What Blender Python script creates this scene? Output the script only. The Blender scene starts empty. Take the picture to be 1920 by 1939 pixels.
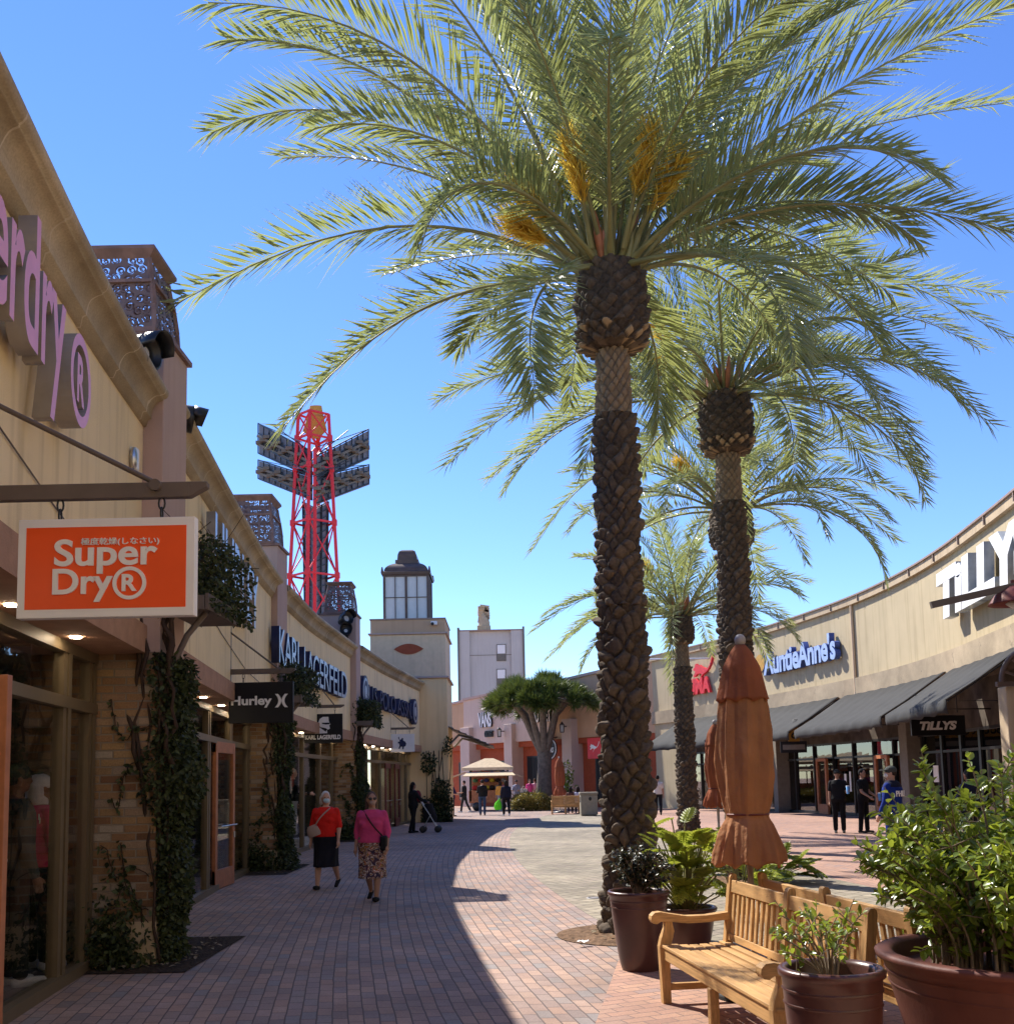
import bpy, math, random
import numpy as np
from mathutils import Vector, Matrix
random.seed(7); RNG = np.random.default_rng(11)
S = bpy.context.scene
COL = S.collection
rad = math.radians

# ------------------------------------------------------------------ camera
FPX, CXP, CYP, EYE, PITCH, ROLL = 1923.0, 960.0, 1280.0, 1.66, rad(5.9), rad(-1.2)
RM = Matrix.Rotation(math.pi/2+PITCH, 3, 'X') @ Matrix.Rotation(ROLL, 3, 'Z')
cd = bpy.data.cameras.new('camera'); cam = bpy.data.objects.new('camera', cd); COL.objects.link(cam)
cd.sensor_width = 36; cd.lens = FPX/1939*36; cd.shift_y = (CYP-969.5)/1939
cd.clip_start = 0.05; cd.clip_end = 3000
cam.matrix_world = Matrix.Translation((0, 0, EYE)) @ RM.to_4x4()
S.camera = cam

# ------------------------------------------------------------------ sun, sky, exposure
SUN = Vector((-4.54, 5.6, 7.4)).normalized()
EL = math.asin(SUN.z); AZ = math.atan2(SUN.x, SUN.y)
w = bpy.data.worlds.new('World'); S.world = w; w.use_nodes = True
nt = w.node_tree; sky = nt.nodes.new('ShaderNodeTexSky'); sky.sky_type = 'NISHITA'
sky.sun_disc = False; sky.sun_elevation = EL; sky.sun_rotation = AZ
sky.air_density = 1.0; sky.dust_density = 0.0; sky.ozone_density = 6.0; sky.altitude = 60
hs = nt.nodes.new('ShaderNodeHueSaturation'); hs.inputs['Saturation'].default_value = 1.12; hs.inputs['Hue'].default_value = 0.512; nt.links.new(sky.outputs[0], hs.inputs['Color']); nt.links.new(hs.outputs[0], nt.nodes['Background'].inputs[0]); nt.nodes['Background'].inputs[1].default_value = 0.086
sl = bpy.data.lights.new('sun', 'SUN'); sl.energy = 3.0; sl.angle = rad(0.53); sl.color = (1, .94, .85)
so = bpy.data.objects.new('sun', sl); COL.objects.link(so); so.rotation_euler = (-SUN).to_track_quat('-Z', 'Y').to_euler()
S.view_settings.view_transform = 'Standard'; S.view_settings.look = 'None'
S.view_settings.exposure = 1.5; S.view_settings.gamma = 1
S.cycles.max_bounces = 10; S.cycles.diffuse_bounces = 8; S.cycles.transparent_max_bounces = 24
S.cycles.sample_clamp_indirect = 8

# ------------------------------------------------------------------ layout helpers (real positions from photo survey)
def ray(u, v):
    d = RM @ Vector(((u-CXP)/FPX, -(v-CYP)/FPX, -1)); return d/d.y
def at(u, v, Y): return ray(u, v)*Y + Vector((0, 0, EYE))
def g(u, v, z=0):
    d = ray(u, v); return d*((z-EYE)/d.z) + Vector((0, 0, EYE))

# ------------------------------------------------------------------ materials
def mat(name, col=(.5, .5, .5), rough=.7, spec=.4, metal=0, var=.12, nscale=6, bump=0, bscale=40, emit=None, streak=0, coord='Object'):
    m = bpy.data.materials.new(name); m.use_nodes = True
    n = m.node_tree.nodes; L = m.node_tree.links; b = n['Principled BSDF']
    b.inputs['Roughness'].default_value = rough; b.inputs['Specular IOR Level'].default_value = spec
    b.inputs['Metallic'].default_value = metal
    tc = n.new('ShaderNodeTexCoord'); src = tc.outputs[coord]
    if coord == 'World':
        pass
    nz = n.new('ShaderNodeTexNoise'); nz.inputs['Scale'].default_value = nscale; nz.inputs['Detail'].default_value = 5
    L.new(src, nz.inputs['Vector'])
    cr = n.new('ShaderNodeValToRGB')
    c = Vector(col); lo = c*(1-var); hi = c*(1+var)
    cr.color_ramp.elements[0].position = .3; cr.color_ramp.elements[1].position = .7
    cr.color_ramp.elements[0].color = (*lo, 1); cr.color_ramp.elements[1].color = (*hi, 1)
    L.new(nz.outputs['Fac'], cr.inputs[0]); out = cr.outputs[0]
    if streak:
        mp = n.new('ShaderNodeMapping'); mp.inputs['Scale'].default_value = (5, 5, .25); L.new(src, mp.inputs[0])
        n2 = n.new('ShaderNodeTexNoise'); n2.inputs['Scale'].default_value = 1.3; n2.inputs['Detail'].default_value = 6; L.new(mp.outputs[0], n2.inputs['Vector'])
        r2 = n.new('ShaderNodeValToRGB'); r2.color_ramp.elements[0].position = .5; r2.color_ramp.elements[1].position = .8
        r2.color_ramp.elements[0].color = (1, 1, 1, 1); r2.color_ramp.elements[1].color = (1-streak, 1-streak*1.1, 1-streak*1.25, 1)
        L.new(n2.outputs['Fac'], r2.inputs[0])
        mx = n.new('ShaderNodeMix'); mx.data_type = 'RGBA'; mx.blend_type = 'MULTIPLY'; mx.inputs[0].default_value = 1
        L.new(out, mx.inputs[6]); L.new(r2.outputs[0], mx.inputs[7]); out = mx.outputs[2]
    L.new(out, b.inputs['Base Color'])
    if bump:
        n3 = n.new('ShaderNodeTexNoise'); n3.inputs['Scale'].default_value = bscale; n3.inputs['Detail'].default_value = 4; L.new(src, n3.inputs['Vector'])
        bp = n.new('ShaderNodeBump'); bp.inputs['Strength'].default_value = bump; bp.inputs['Distance'].default_value = .02
        L.new(n3.outputs['Fac'], bp.inputs['Height']); L.new(bp.outputs[0], b.inputs['Normal'])
    if emit:
        b.inputs['Emission Color'].default_value = (*emit[0], 1); b.inputs['Emission Strength'].default_value = emit[1]
    return m

def brick_mat(name, cols, mortar, bw, bh, msize=.012, rough=.85, coord='UV', bump=.5, offset=.5, bias=0, grime=.25, squash=1):
    m = bpy.data.materials.new(name); m.use_nodes = True
    n = m.node_tree.nodes; L = m.node_tree.links; b = n['Principled BSDF']; b.inputs['Roughness'].default_value = rough
    b.inputs['Specular IOR Level'].default_value = .3
    tc = n.new('ShaderNodeTexCoord')
    wb = n.new('ShaderNodeTexNoise'); wb.inputs['Scale'].default_value = 2.2; L.new(tc.outputs[coord], wb.inputs['Vector'])
    wo = n.new('ShaderNodeVectorMath'); wo.operation = 'SCALE'; wo.inputs[3].default_value = bh*.22
    ws = n.new('ShaderNodeVectorMath'); ws.operation = 'SUBTRACT'; ws.inputs[1].default_value = (.5, .5, .5)
    L.new(wb.outputs['Color'], ws.inputs[0]); L.new(ws.outputs[0], wo.inputs[0])
    wa = n.new('ShaderNodeVectorMath'); L.new(tc.outputs[coord], wa.inputs[0]); L.new(wo.outputs[0], wa.inputs[1])
    bt = n.new('ShaderNodeTexBrick'); bt.offset = offset; bt.squash = squash
    for k, v in (('Color1', (0, 0, 0, 1)), ('Color2', (1, 1, 1, 1)), ('Mortar', (.5, .5, .5, 1))): bt.inputs[k].default_value = v
    bt.inputs['Scale'].default_value = 1; bt.inputs['Mortar Size'].default_value = msize; bt.inputs['Mortar Smooth'].default_value = .3
    bt.inputs['Brick Width'].default_value = bw; bt.inputs['Row Height'].default_value = bh; bt.inputs['Bias'].default_value = bias
    L.new(wa.outputs[0], bt.inputs['Vector'])
    cr = n.new('ShaderNodeValToRGB'); e = cr.color_ramp.elements
    while len(e) < len(cols): e.new(.5)
    for i, c in enumerate(cols): e[i].position = i/(len(cols)-1); e[i].color = (*c, 1)
    L.new(bt.outputs['Color'], cr.inputs[0])
    nz = n.new('ShaderNodeTexNoise'); nz.inputs['Scale'].default_value = 1.1; nz.inputs['Detail'].default_value = 8; nz.inputs['Roughness'].default_value = .7
    L.new(tc.outputs[coord], nz.inputs['Vector'])
    r2 = n.new('ShaderNodeValToRGB'); r2.color_ramp.elements[0].position = .3; r2.color_ramp.elements[1].position = .7
    r2.color_ramp.elements[0].color = (1-grime, 1-grime, 1-grime, 1); r2.color_ramp.elements[1].color = (1+grime*.4,)*3+(1,)
    L.new(nz.outputs['Fac'], r2.inputs[0])
    fn = n.new('ShaderNodeTexNoise'); fn.inputs['Scale'].default_value = 60; fn.inputs['Detail'].default_value = 3; L.new(tc.outputs[coord], fn.inputs['Vector'])
    r3 = n.new('ShaderNodeValToRGB'); r3.color_ramp.elements[0].position = .25; r3.color_ramp.elements[1].position = .75
    r3.color_ramp.elements[0].color = (.8, .8, .8, 1); r3.color_ramp.elements[1].color = (1.12, 1.12, 1.12, 1); L.new(fn.outputs['Fac'], r3.inputs[0])
    m1 = n.new('ShaderNodeMix'); m1.data_type = 'RGBA'; m1.blend_type = 'MULTIPLY'; m1.inputs[0].default_value = 1
    L.new(cr.outputs[0], m1.inputs[6]); L.new(r2.outputs[0], m1.inputs[7])
    m3 = n.new('ShaderNodeMix'); m3.data_type = 'RGBA'; m3.blend_type = 'MULTIPLY'; m3.inputs[0].default_value = 1
    L.new(m1.outputs[2], m3.inputs[6]); L.new(r3.outputs[0], m3.inputs[7])
    vs = n.new('ShaderNodeTexVoronoi'); vs.inputs['Scale'].default_value = 1.3; L.new(tc.outputs[coord], vs.inputs['Vector'])
    vr = n.new('ShaderNodeValToRGB'); vr.color_ramp.elements[0].position = .035; vr.color_ramp.elements[1].position = .05; vr.color_ramp.elements[0].color = (.62, .62, .62, 1); vr.color_ramp.elements[1].color = (1, 1, 1, 1); L.new(vs.outputs['Distance'], vr.inputs[0])
    big = n.new('ShaderNodeTexNoise'); big.inputs['Scale'].default_value = .28; big.inputs['Detail'].default_value = 6; big.inputs['Distortion'].default_value = .6; L.new(tc.outputs[coord], big.inputs['Vector'])
    br_ = n.new('ShaderNodeValToRGB'); br_.color_ramp.elements[0].position = .38; br_.color_ramp.elements[1].position = .62; br_.color_ramp.elements[0].color = (1-grime*.7,)*3+(1,); br_.color_ramp.elements[1].color = (1.05, 1.04, 1.03, 1); L.new(big.outputs['Fac'], br_.inputs[0])
    m4 = n.new('ShaderNodeMix'); m4.data_type = 'RGBA'; m4.blend_type = 'MULTIPLY'; m4.inputs[0].default_value = 1; L.new(m3.outputs[2], m4.inputs[6]); L.new(vr.outputs[0], m4.inputs[7])
    m5 = n.new('ShaderNodeMix'); m5.data_type = 'RGBA'; m5.blend_type = 'MULTIPLY'; m5.inputs[0].default_value = 1; L.new(m4.outputs[2], m5.inputs[6]); L.new(br_.outputs[0], m5.inputs[7]); m3 = m5
    m2 = n.new('ShaderNodeMix'); m2.data_type = 'RGBA'; L.new(bt.outputs['Fac'], m2.inputs[0]); L.new(m3.outputs[2], m2.inputs[6]); m2.inputs[7].default_value = (*mortar, 1)
    L.new(m2.outputs[2], b.inputs['Base Color'])
    bp = n.new('ShaderNodeBump'); bp.inputs['Strength'].default_value = bump; bp.inputs['Distance'].default_value = .012; bp.invert = True
    L.new(bt.outputs['Fac'], bp.inputs['Height']); L.new(bp.outputs[0], b.inputs['Normal'])
    return m

def leaf_mat(name, c1, c2, trans=.35, tcol=None, rough=.45, spec=.5):
    m = bpy.data.materials.new(name); m.use_nodes = True
    n = m.node_tree.nodes; L = m.node_tree.links; b = n['Principled BSDF']
    b.inputs['Roughness'].default_value = rough; b.inputs['Specular IOR Level'].default_value = spec
    a = n.new('ShaderNodeAttribute'); a.attribute_name = 'tint'
    cr = n.new('ShaderNodeValToRGB'); cr.color_ramp.elements[0].color = (*c1, 1); cr.color_ramp.elements[1].color = (*c2, 1)
    L.new(a.outputs['Fac'], cr.inputs[0]); L.new(cr.outputs[0], b.inputs['Base Color'])
    t = n.new('ShaderNodeBsdfTranslucent')
    hs = n.new('ShaderNodeMix'); hs.data_type = 'RGBA'; hs.inputs[0].default_value = .55; L.new(cr.outputs[0], hs.inputs[6]); hs.inputs[7].default_value = (*(tcol or (.3, .32, .04)), 1)
    L.new(hs.outputs[2], t.inputs[0])
    mx = n.new('ShaderNodeMixShader'); mx.inputs[0].default_value = trans
    L.new(b.outputs[0], mx.inputs[1]); L.new(t.outputs[0], mx.inputs[2]); L.new(mx.outputs[0], n['Material Output'].inputs[0])
    return m

def glass_mat(name, tint=(.5, .52, .5), refl=1.0):
    m = bpy.data.materials.new(name); m.use_nodes = True
    n = m.node_tree.nodes; L = m.node_tree.links; n.remove(n['Principled BSDF'])
    t = n.new('ShaderNodeBsdfTransparent'); t.inputs[0].default_value = (*tint, 1)
    gl = n.new('ShaderNodeBsdfGlossy'); gl.inputs['Roughness'].default_value = .015
    nz = n.new('ShaderNodeTexNoise'); nz.inputs['Scale'].default_value = .8
    bp = n.new('ShaderNodeBump'); bp.inputs['Strength'].default_value = .03; L.new(nz.outputs[0], bp.inputs['Height']); L.new(bp.outputs[0], gl.inputs['Normal'])
    f = n.new('ShaderNodeFresnel'); f.inputs[0].default_value = 1.5
    ml = n.new('ShaderNodeMath'); ml.operation = 'MULTIPLY'; ml.inputs[1].default_value = refl; L.new(f.outputs[0], ml.inputs[0])
    mx = n.new('ShaderNodeMixShader'); L.new(ml.outputs[0], mx.inputs[0]); L.new(t.outputs[0], mx.inputs[1]); L.new(gl.outputs[0], mx.inputs[2])
    L.new(mx.outputs[0], n['Material Output'].inputs[0]); return m

def scroll_mat(name, col):
    """rusty metal plate cut through with spiral openings (pattern in UV metres)"""
    m = bpy.data.materials.new(name); m.use_nodes = True
    n = m.node_tree.nodes; L = m.node_tree.links; b = n['Principled BSDF']; b.inputs['Base Color'].default_value = (*col, 1); b.inputs['Roughness'].default_value = .6
    tc = n.new('ShaderNodeTexCoord'); vo = n.new('ShaderNodeTexVoronoi'); vo.voronoi_dimensions = '2D'; vo.inputs['Scale'].default_value = 9; vo.inputs['Randomness'].default_value = .55
    L.new(tc.outputs['UV'], vo.inputs['Vector'])
    sb = n.new('ShaderNodeVectorMath'); sb.operation = 'SUBTRACT'; L.new(tc.outputs['UV'], sb.inputs[0]); L.new(vo.outputs['Position'], sb.inputs[1])
    sx = n.new('ShaderNodeSeparateXYZ'); L.new(sb.outputs[0], sx.inputs[0])
    an = n.new('ShaderNodeMath'); an.operation = 'ARCTAN2'; L.new(sx.outputs[1], an.inputs[0]); L.new(sx.outputs[0], an.inputs[1])
    sc_ = n.new('ShaderNodeSeparateColor'); L.new(vo.outputs['Color'], sc_.inputs[0])
    def M(op, a, bb):
        q = n.new('ShaderNodeMath'); q.operation = op
        for i, z in enumerate((a, bb)):
            if isinstance(z, (int, float)): q.inputs[i].default_value = z
            else: L.new(z, q.inputs[i])
        return q.outputs[0]
    ph = M('ADD', M('DIVIDE', an.outputs[0], 6.2832), sc_.outputs[0])
    sp = M('FRACT', M('ADD', M('MULTIPLY', vo.outputs['Distance'], 3.4), ph), 0)
    ring = M('LESS_THAN', sp, .60)
    disc = M('LESS_THAN', vo.outputs['Distance'], .47)
    hole = M('MULTIPLY', ring, disc)
    tr = n.new('ShaderNodeBsdfTransparent'); mx = n.new('ShaderNodeMixShader')
    L.new(hole, mx.inputs[0]); L.new(b.outputs[0], mx.inputs[1]); L.new(tr.outputs[0], mx.inputs[2]); L.new(mx.outputs[0], n['Material Output'].inputs[0])
    return m

M_ = {}
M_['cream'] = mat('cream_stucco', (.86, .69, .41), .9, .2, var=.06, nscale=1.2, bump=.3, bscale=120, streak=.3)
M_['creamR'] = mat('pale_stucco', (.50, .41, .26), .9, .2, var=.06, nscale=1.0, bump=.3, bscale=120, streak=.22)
M_['cornice'] = brick_mat('cast_stone', [(.44, .35, .22), (.54, .44, .29), (.48, .39, .25)], (.58, .49, .35), 1.0, 2.0, .012, bump=.15, grime=.4)
M_['lintel'] = mat('terracotta_stucco', (.42, .245, .155), .9, .2, bump=.4, bscale=60)
M_['mauve'] = mat('mauve_stucco', (.50, .36, .30), .9, .2, var=.07, nscale=1.4, bump=.1, streak=.12)
M_['brick'] = brick_mat('tan_brick', [(.15, .075, .04), (.42, .25, .12), (.26, .13, .07), (.48, .31, .15), (.32, .19, .11), (.47, .39, .30), (.38, .21, .10)], (.24, .19, .14), .235, .078, .009, bump=.8, grime=.35)
M_['frame'] = mat('bronze_frame', (.16, .118, .066), .5, .5, metal=.2, var=.05)
M_['wood'] = mat('red_wood', (.40, .145, .06), .45, .5, var=.2, nscale=9)
M_['dkred'] = mat('dark_red_wood', (.16, .035, .025), .5, .4)
M_['glass'] = glass_mat('shop_glass', (.94, .94, .92), .30); M_['glassR'] = glass_mat('tinted_glass', (.30, .30, .29), .22)
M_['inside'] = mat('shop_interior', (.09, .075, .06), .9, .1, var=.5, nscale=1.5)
M_['rust'] = mat('rusted_steel', (.22, .135, .11), .65, .4, var=.25, nscale=8)
M_['scroll'] = scroll_mat('scroll_steel', (.17, .115, .10))
M_['dark'] = mat('black_metal', (.012, .012, .013), .4, .5)
M_['steel'] = mat('steel', (.55, .55, .55), .3, .5, metal=1)
M_['barm'] = mat('brown_bar', (.14, .11, .09), .6, .4)
M_['white'] = mat('white_paint', (.83, .82, .80), .5, .4, var=.03)
M_['orange'] = mat('orange_panel', (.93, .10, .012), .4, .4, var=.03)
M_['blackp'] = mat('black_panel', (.008, .008, .010), .5, .3, var=.1)
M_['soil'] = mat('soil', (.17, .105, .065), .95, .1, var=.5, nscale=18, bump=1.0, bscale=30)
M_['mulch'] = mat('mulch', (.05, .035, .025), .95, .1, var=.6, nscale=30, bump=1.0, bscale=40)
M_['tile'] = brick_mat('roof_tile', [(.05, .05, .045), (.12, .10, .085), (.08, .07, .06)], (.015, .015, .015), .3, .32, .03, bump=1.0)
M_['teak'] = mat('teak', (.50, .29, .115), .6, .3, var=.28, nscale=5, bump=.15, bscale=60, coord='Generated')
M_['pot'] = mat('glazed_pot', (.075, .028, .022), .32, .5, var=.25, nscale=4)
M_['terra'] = mat('terracotta', (.115, .036, .024), .6, .35, var=.25, nscale=3, bump=.1, streak=.2)
M_['canvas'] = mat('rust_canvas', (.42, .15, .075), .85, .15, var=.2, nscale=3.5, bump=.7, bscale=22)
M_['canvas2'] = mat('faded_rust_canvas', (.54, .27, .13), .85, .15, var=.2, nscale=3.5, bump=.7, bscale=22)
for k_ in ('canvas', 'canvas2'):
    n_ = M_[k_].node_tree.nodes; l_ = M_[k_].node_tree.links; tb = n_.new('ShaderNodeBsdfTranslucent'); tb.inputs[0].default_value = (.56, .22, .08, 1); mx_ = n_.new('ShaderNodeMixShader'); mx_.inputs[0].default_value = .45
    l_.new(n_['Principled BSDF'].outputs[0], mx_.inputs[1]); l_.new(tb.outputs[0], mx_.inputs[2]); l_.new(mx_.outputs[0], n_['Material Output'].inputs[0])
M_['awn'] = mat('charcoal_canvas', (.042, .042, .041), .8, .2, var=.15, nscale=2, streak=.2)
M_['stone'] = mat('band_stone', (.50, .39, .26), .9, .2, var=.08, nscale=2, bump=.2, streak=.25)
M_['cap'] = mat('cap_metal', (.30, .21, .16), .6, .4)
M_['peach'] = mat('peach_stucco', (.56, .36, .22), .9, .2, var=.05, nscale=1, streak=.1)
M_['pinkw'] = mat('pink_stucco', (.60, .46, .38), .9, .2, var=.06, nscale=1, streak=.1)
M_['brickred'] = mat('red_stucco', (.36, .085, .04), .9, .2, var=.1)
M_['grey'] = mat('hotel_concrete', (.52, .50, .47), .9, .2, var=.05, nscale=.25, streak=.12)
M_['greyd'] = mat('grey_brown', (.17, .155, .13), .7, .3)
M_['ochre'] = mat('ochre_stucco', (.82, .60, .32), .9, .2, var=.05, nscale=1, streak=.12)
M_['tanst'] = mat('tan_stucco', (.78, .57, .36), .9, .2, var=.05, streak=.1)
M_['milk'] = mat('frosted_glass', (.62, .62, .60), .25, .5, var=.04)
M_['copper'] = mat('dark_copper', (.10, .06, .045), .5, .5, var=.3, nscale=3)
M_['redst'] = mat('red_steel', (.72, .035, .05), .5, .4, var=.05)
M_['mesh'] = mat('sign_backing', (.20, .22, .27), .7, .3, var=.1)
M_['gold'] = mat('gold_panel', (.55, .30, .05), .5, .4)
M_['blueL'] = mat('blue_letter', (.045, .085, .30), .5, .4)
M_['blueF'] = mat('pale_blue_face', (.36, .48, .75), .5, .4)
M_['navy'] = mat('navy_letter', (.012, .018, .07), .5, .4)
M_['red'] = mat('red_letter', (.72, .04, .05), .5, .4)
M_['silver'] = mat('silver_letter', (.40, .46, .55), .35, .5, metal=.3)
M_['pinkF'] = mat('pink_face', (.80, .34, .50), .45, .4, var=.04)
M_['greyS'] = mat('grey_return', (.34, .31, .29), .5, .4)
M_['lamp'] = mat('lamp_disc', (.9, .8, .6), emit=((1, .82, .58), 30.0))
M_['palm'] = leaf_mat('palm_leaf', (.17, .20, .10), (.38, .41, .18), .46, (.48, .52, .13), .32, .9)
M_['rachis'] = mat('palm_rachis', (.24, .22, .085), .5, .4, var=.25, nscale=4)
M_['flower'] = leaf_mat('palm_flower', (.70, .46, .06), (.88, .68, .14), .4, (.9, .65, .08))
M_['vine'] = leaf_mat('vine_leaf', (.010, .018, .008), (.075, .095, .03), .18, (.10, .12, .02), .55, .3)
M_['stem'] = mat('vine_stem', (.055, .035, .025), .9, .2)
M_['shrub'] = leaf_mat('bright_leaf', (.08, .14, .018), (.26, .34, .04), .42, (.50, .56, .05), .3, .6)
M_['zamia'] = leaf_mat('lobed_leaf', (.12, .18, .025), (.42, .46, .07), .4, (.45, .48, .05), .35)
M_['darkleaf'] = leaf_mat('dark_small_leaf', (.012, .016, .009), (.05, .055, .025), .15, (.1, .1, .03), .4)
M_['hedge'] = leaf_mat('hedge_leaf', (.10, .10, .02), (.28, .20, .05), .3, (.3, .25, .04))
M_['drag'] = leaf_mat('sword_leaf', (.035, .065, .018), (.12, .16, .035), .22, (.2, .24, .03), .35)
M_['bark'] = mat('grey_bark', (.15, .125, .105), .9, .2, var=.3, nscale=6, bump=.6, bscale=18)
M_['twig'] = mat('twig', (.22, .17, .12), .9, .2)
M_['bag_soil'] = M_['soil']

def trunk_mat(name, c_lo, c_hi, c_cut):
    m = bpy.data.materials.new(name); m.use_nodes = True
    n = m.node_tree.nodes; L = m.node_tree.links; b = n['Principled BSDF']; b.inputs['Roughness'].default_value = .9; b.inputs['Specular IOR Level'].default_value = .2
    a = n.new('ShaderNodeAttribute'); a.attribute_name = 'cell'; c = n.new('ShaderNodeAttribute'); c.attribute_name = 'cut'
    tc = n.new('ShaderNodeTexCoord'); nz = n.new('ShaderNodeTexNoise'); nz.inputs['Scale'].default_value = 26; nz.inputs['Detail'].default_value = 6; L.new(tc.outputs['Object'], nz.inputs['Vector'])
    ad = n.new('ShaderNodeMath'); ad.operation = 'MULTIPLY_ADD'; L.new(a.outputs['Fac'], ad.inputs[0]); ad.inputs[1].default_value = .55
    ms = n.new('ShaderNodeMath'); ms.operation = 'MULTIPLY'; ms.inputs[1].default_value = .6; L.new(nz.outputs['Fac'], ms.inputs[0]); L.new(ms.outputs[0], ad.inputs[2])
    cr = n.new('ShaderNodeValToRGB'); cr.color_ramp.elements[0].position = .2; cr.color_ramp.elements[1].position = .85
    cr.color_ramp.elements[0].color = (*c_lo, 1); cr.color_ramp.elements[1].color = (*c_hi, 1); L.new(ad.outputs[0], cr.inputs[0])
    mx = n.new('ShaderNodeMix'); mx.data_type = 'RGBA'; L.new(c.outputs['Fac'], mx.inputs[0]); L.new(cr.outputs[0], mx.inputs[6]); mx.inputs[7].default_value = (*c_cut, 1)
    L.new(mx.outputs[2], b.inputs['Base Color'])
    bp = n.new('ShaderNodeBump'); bp.inputs['Strength'].default_value = .5; bp.inputs['Distance'].default_value = .01; L.new(nz.outputs['Fac'], bp.inputs['Height']); L.new(bp.outputs[0], b.inputs['Normal'])
    return m
M_['trunk'] = trunk_mat('palm_trunk', (.042, .031, .024), (.21, .16, .115), (.42, .30, .17))

# ------------------------------------------------------------------ object helpers
def tag(o, label=None, cat=None, group=None, kind=None):
    if label: o['label'] = label
    if cat: o['category'] = cat
    if group: o['group'] = group
    if kind: o['kind'] = kind
    return o
def thing(name, label, cat, loc=(0, 0, 0), rz=0, group=None):
    o = bpy.data.objects.new(name, None); COL.objects.link(o); o.location = loc; o.rotation_euler = (0, 0, rz); o.empty_display_size = .2
    return tag(o, label, cat, group)
def link(name, me, parent=None, world=True):
    """link a mesh; if a parent is given the mesh is in WORLD coordinates and is shifted to the parent's frame"""
    o = bpy.data.objects.new(name, me); COL.objects.link(o)
    if parent is not None:
        o.parent = parent
        if world:
            mw = PW(parent).inverted(); me.transform(mw)
    return o
def PW(o):
    m = Matrix.LocRotScale(o.location, o.rotation_euler, o.scale)
    return PW(o.parent) @ m if o.parent else m

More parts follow.
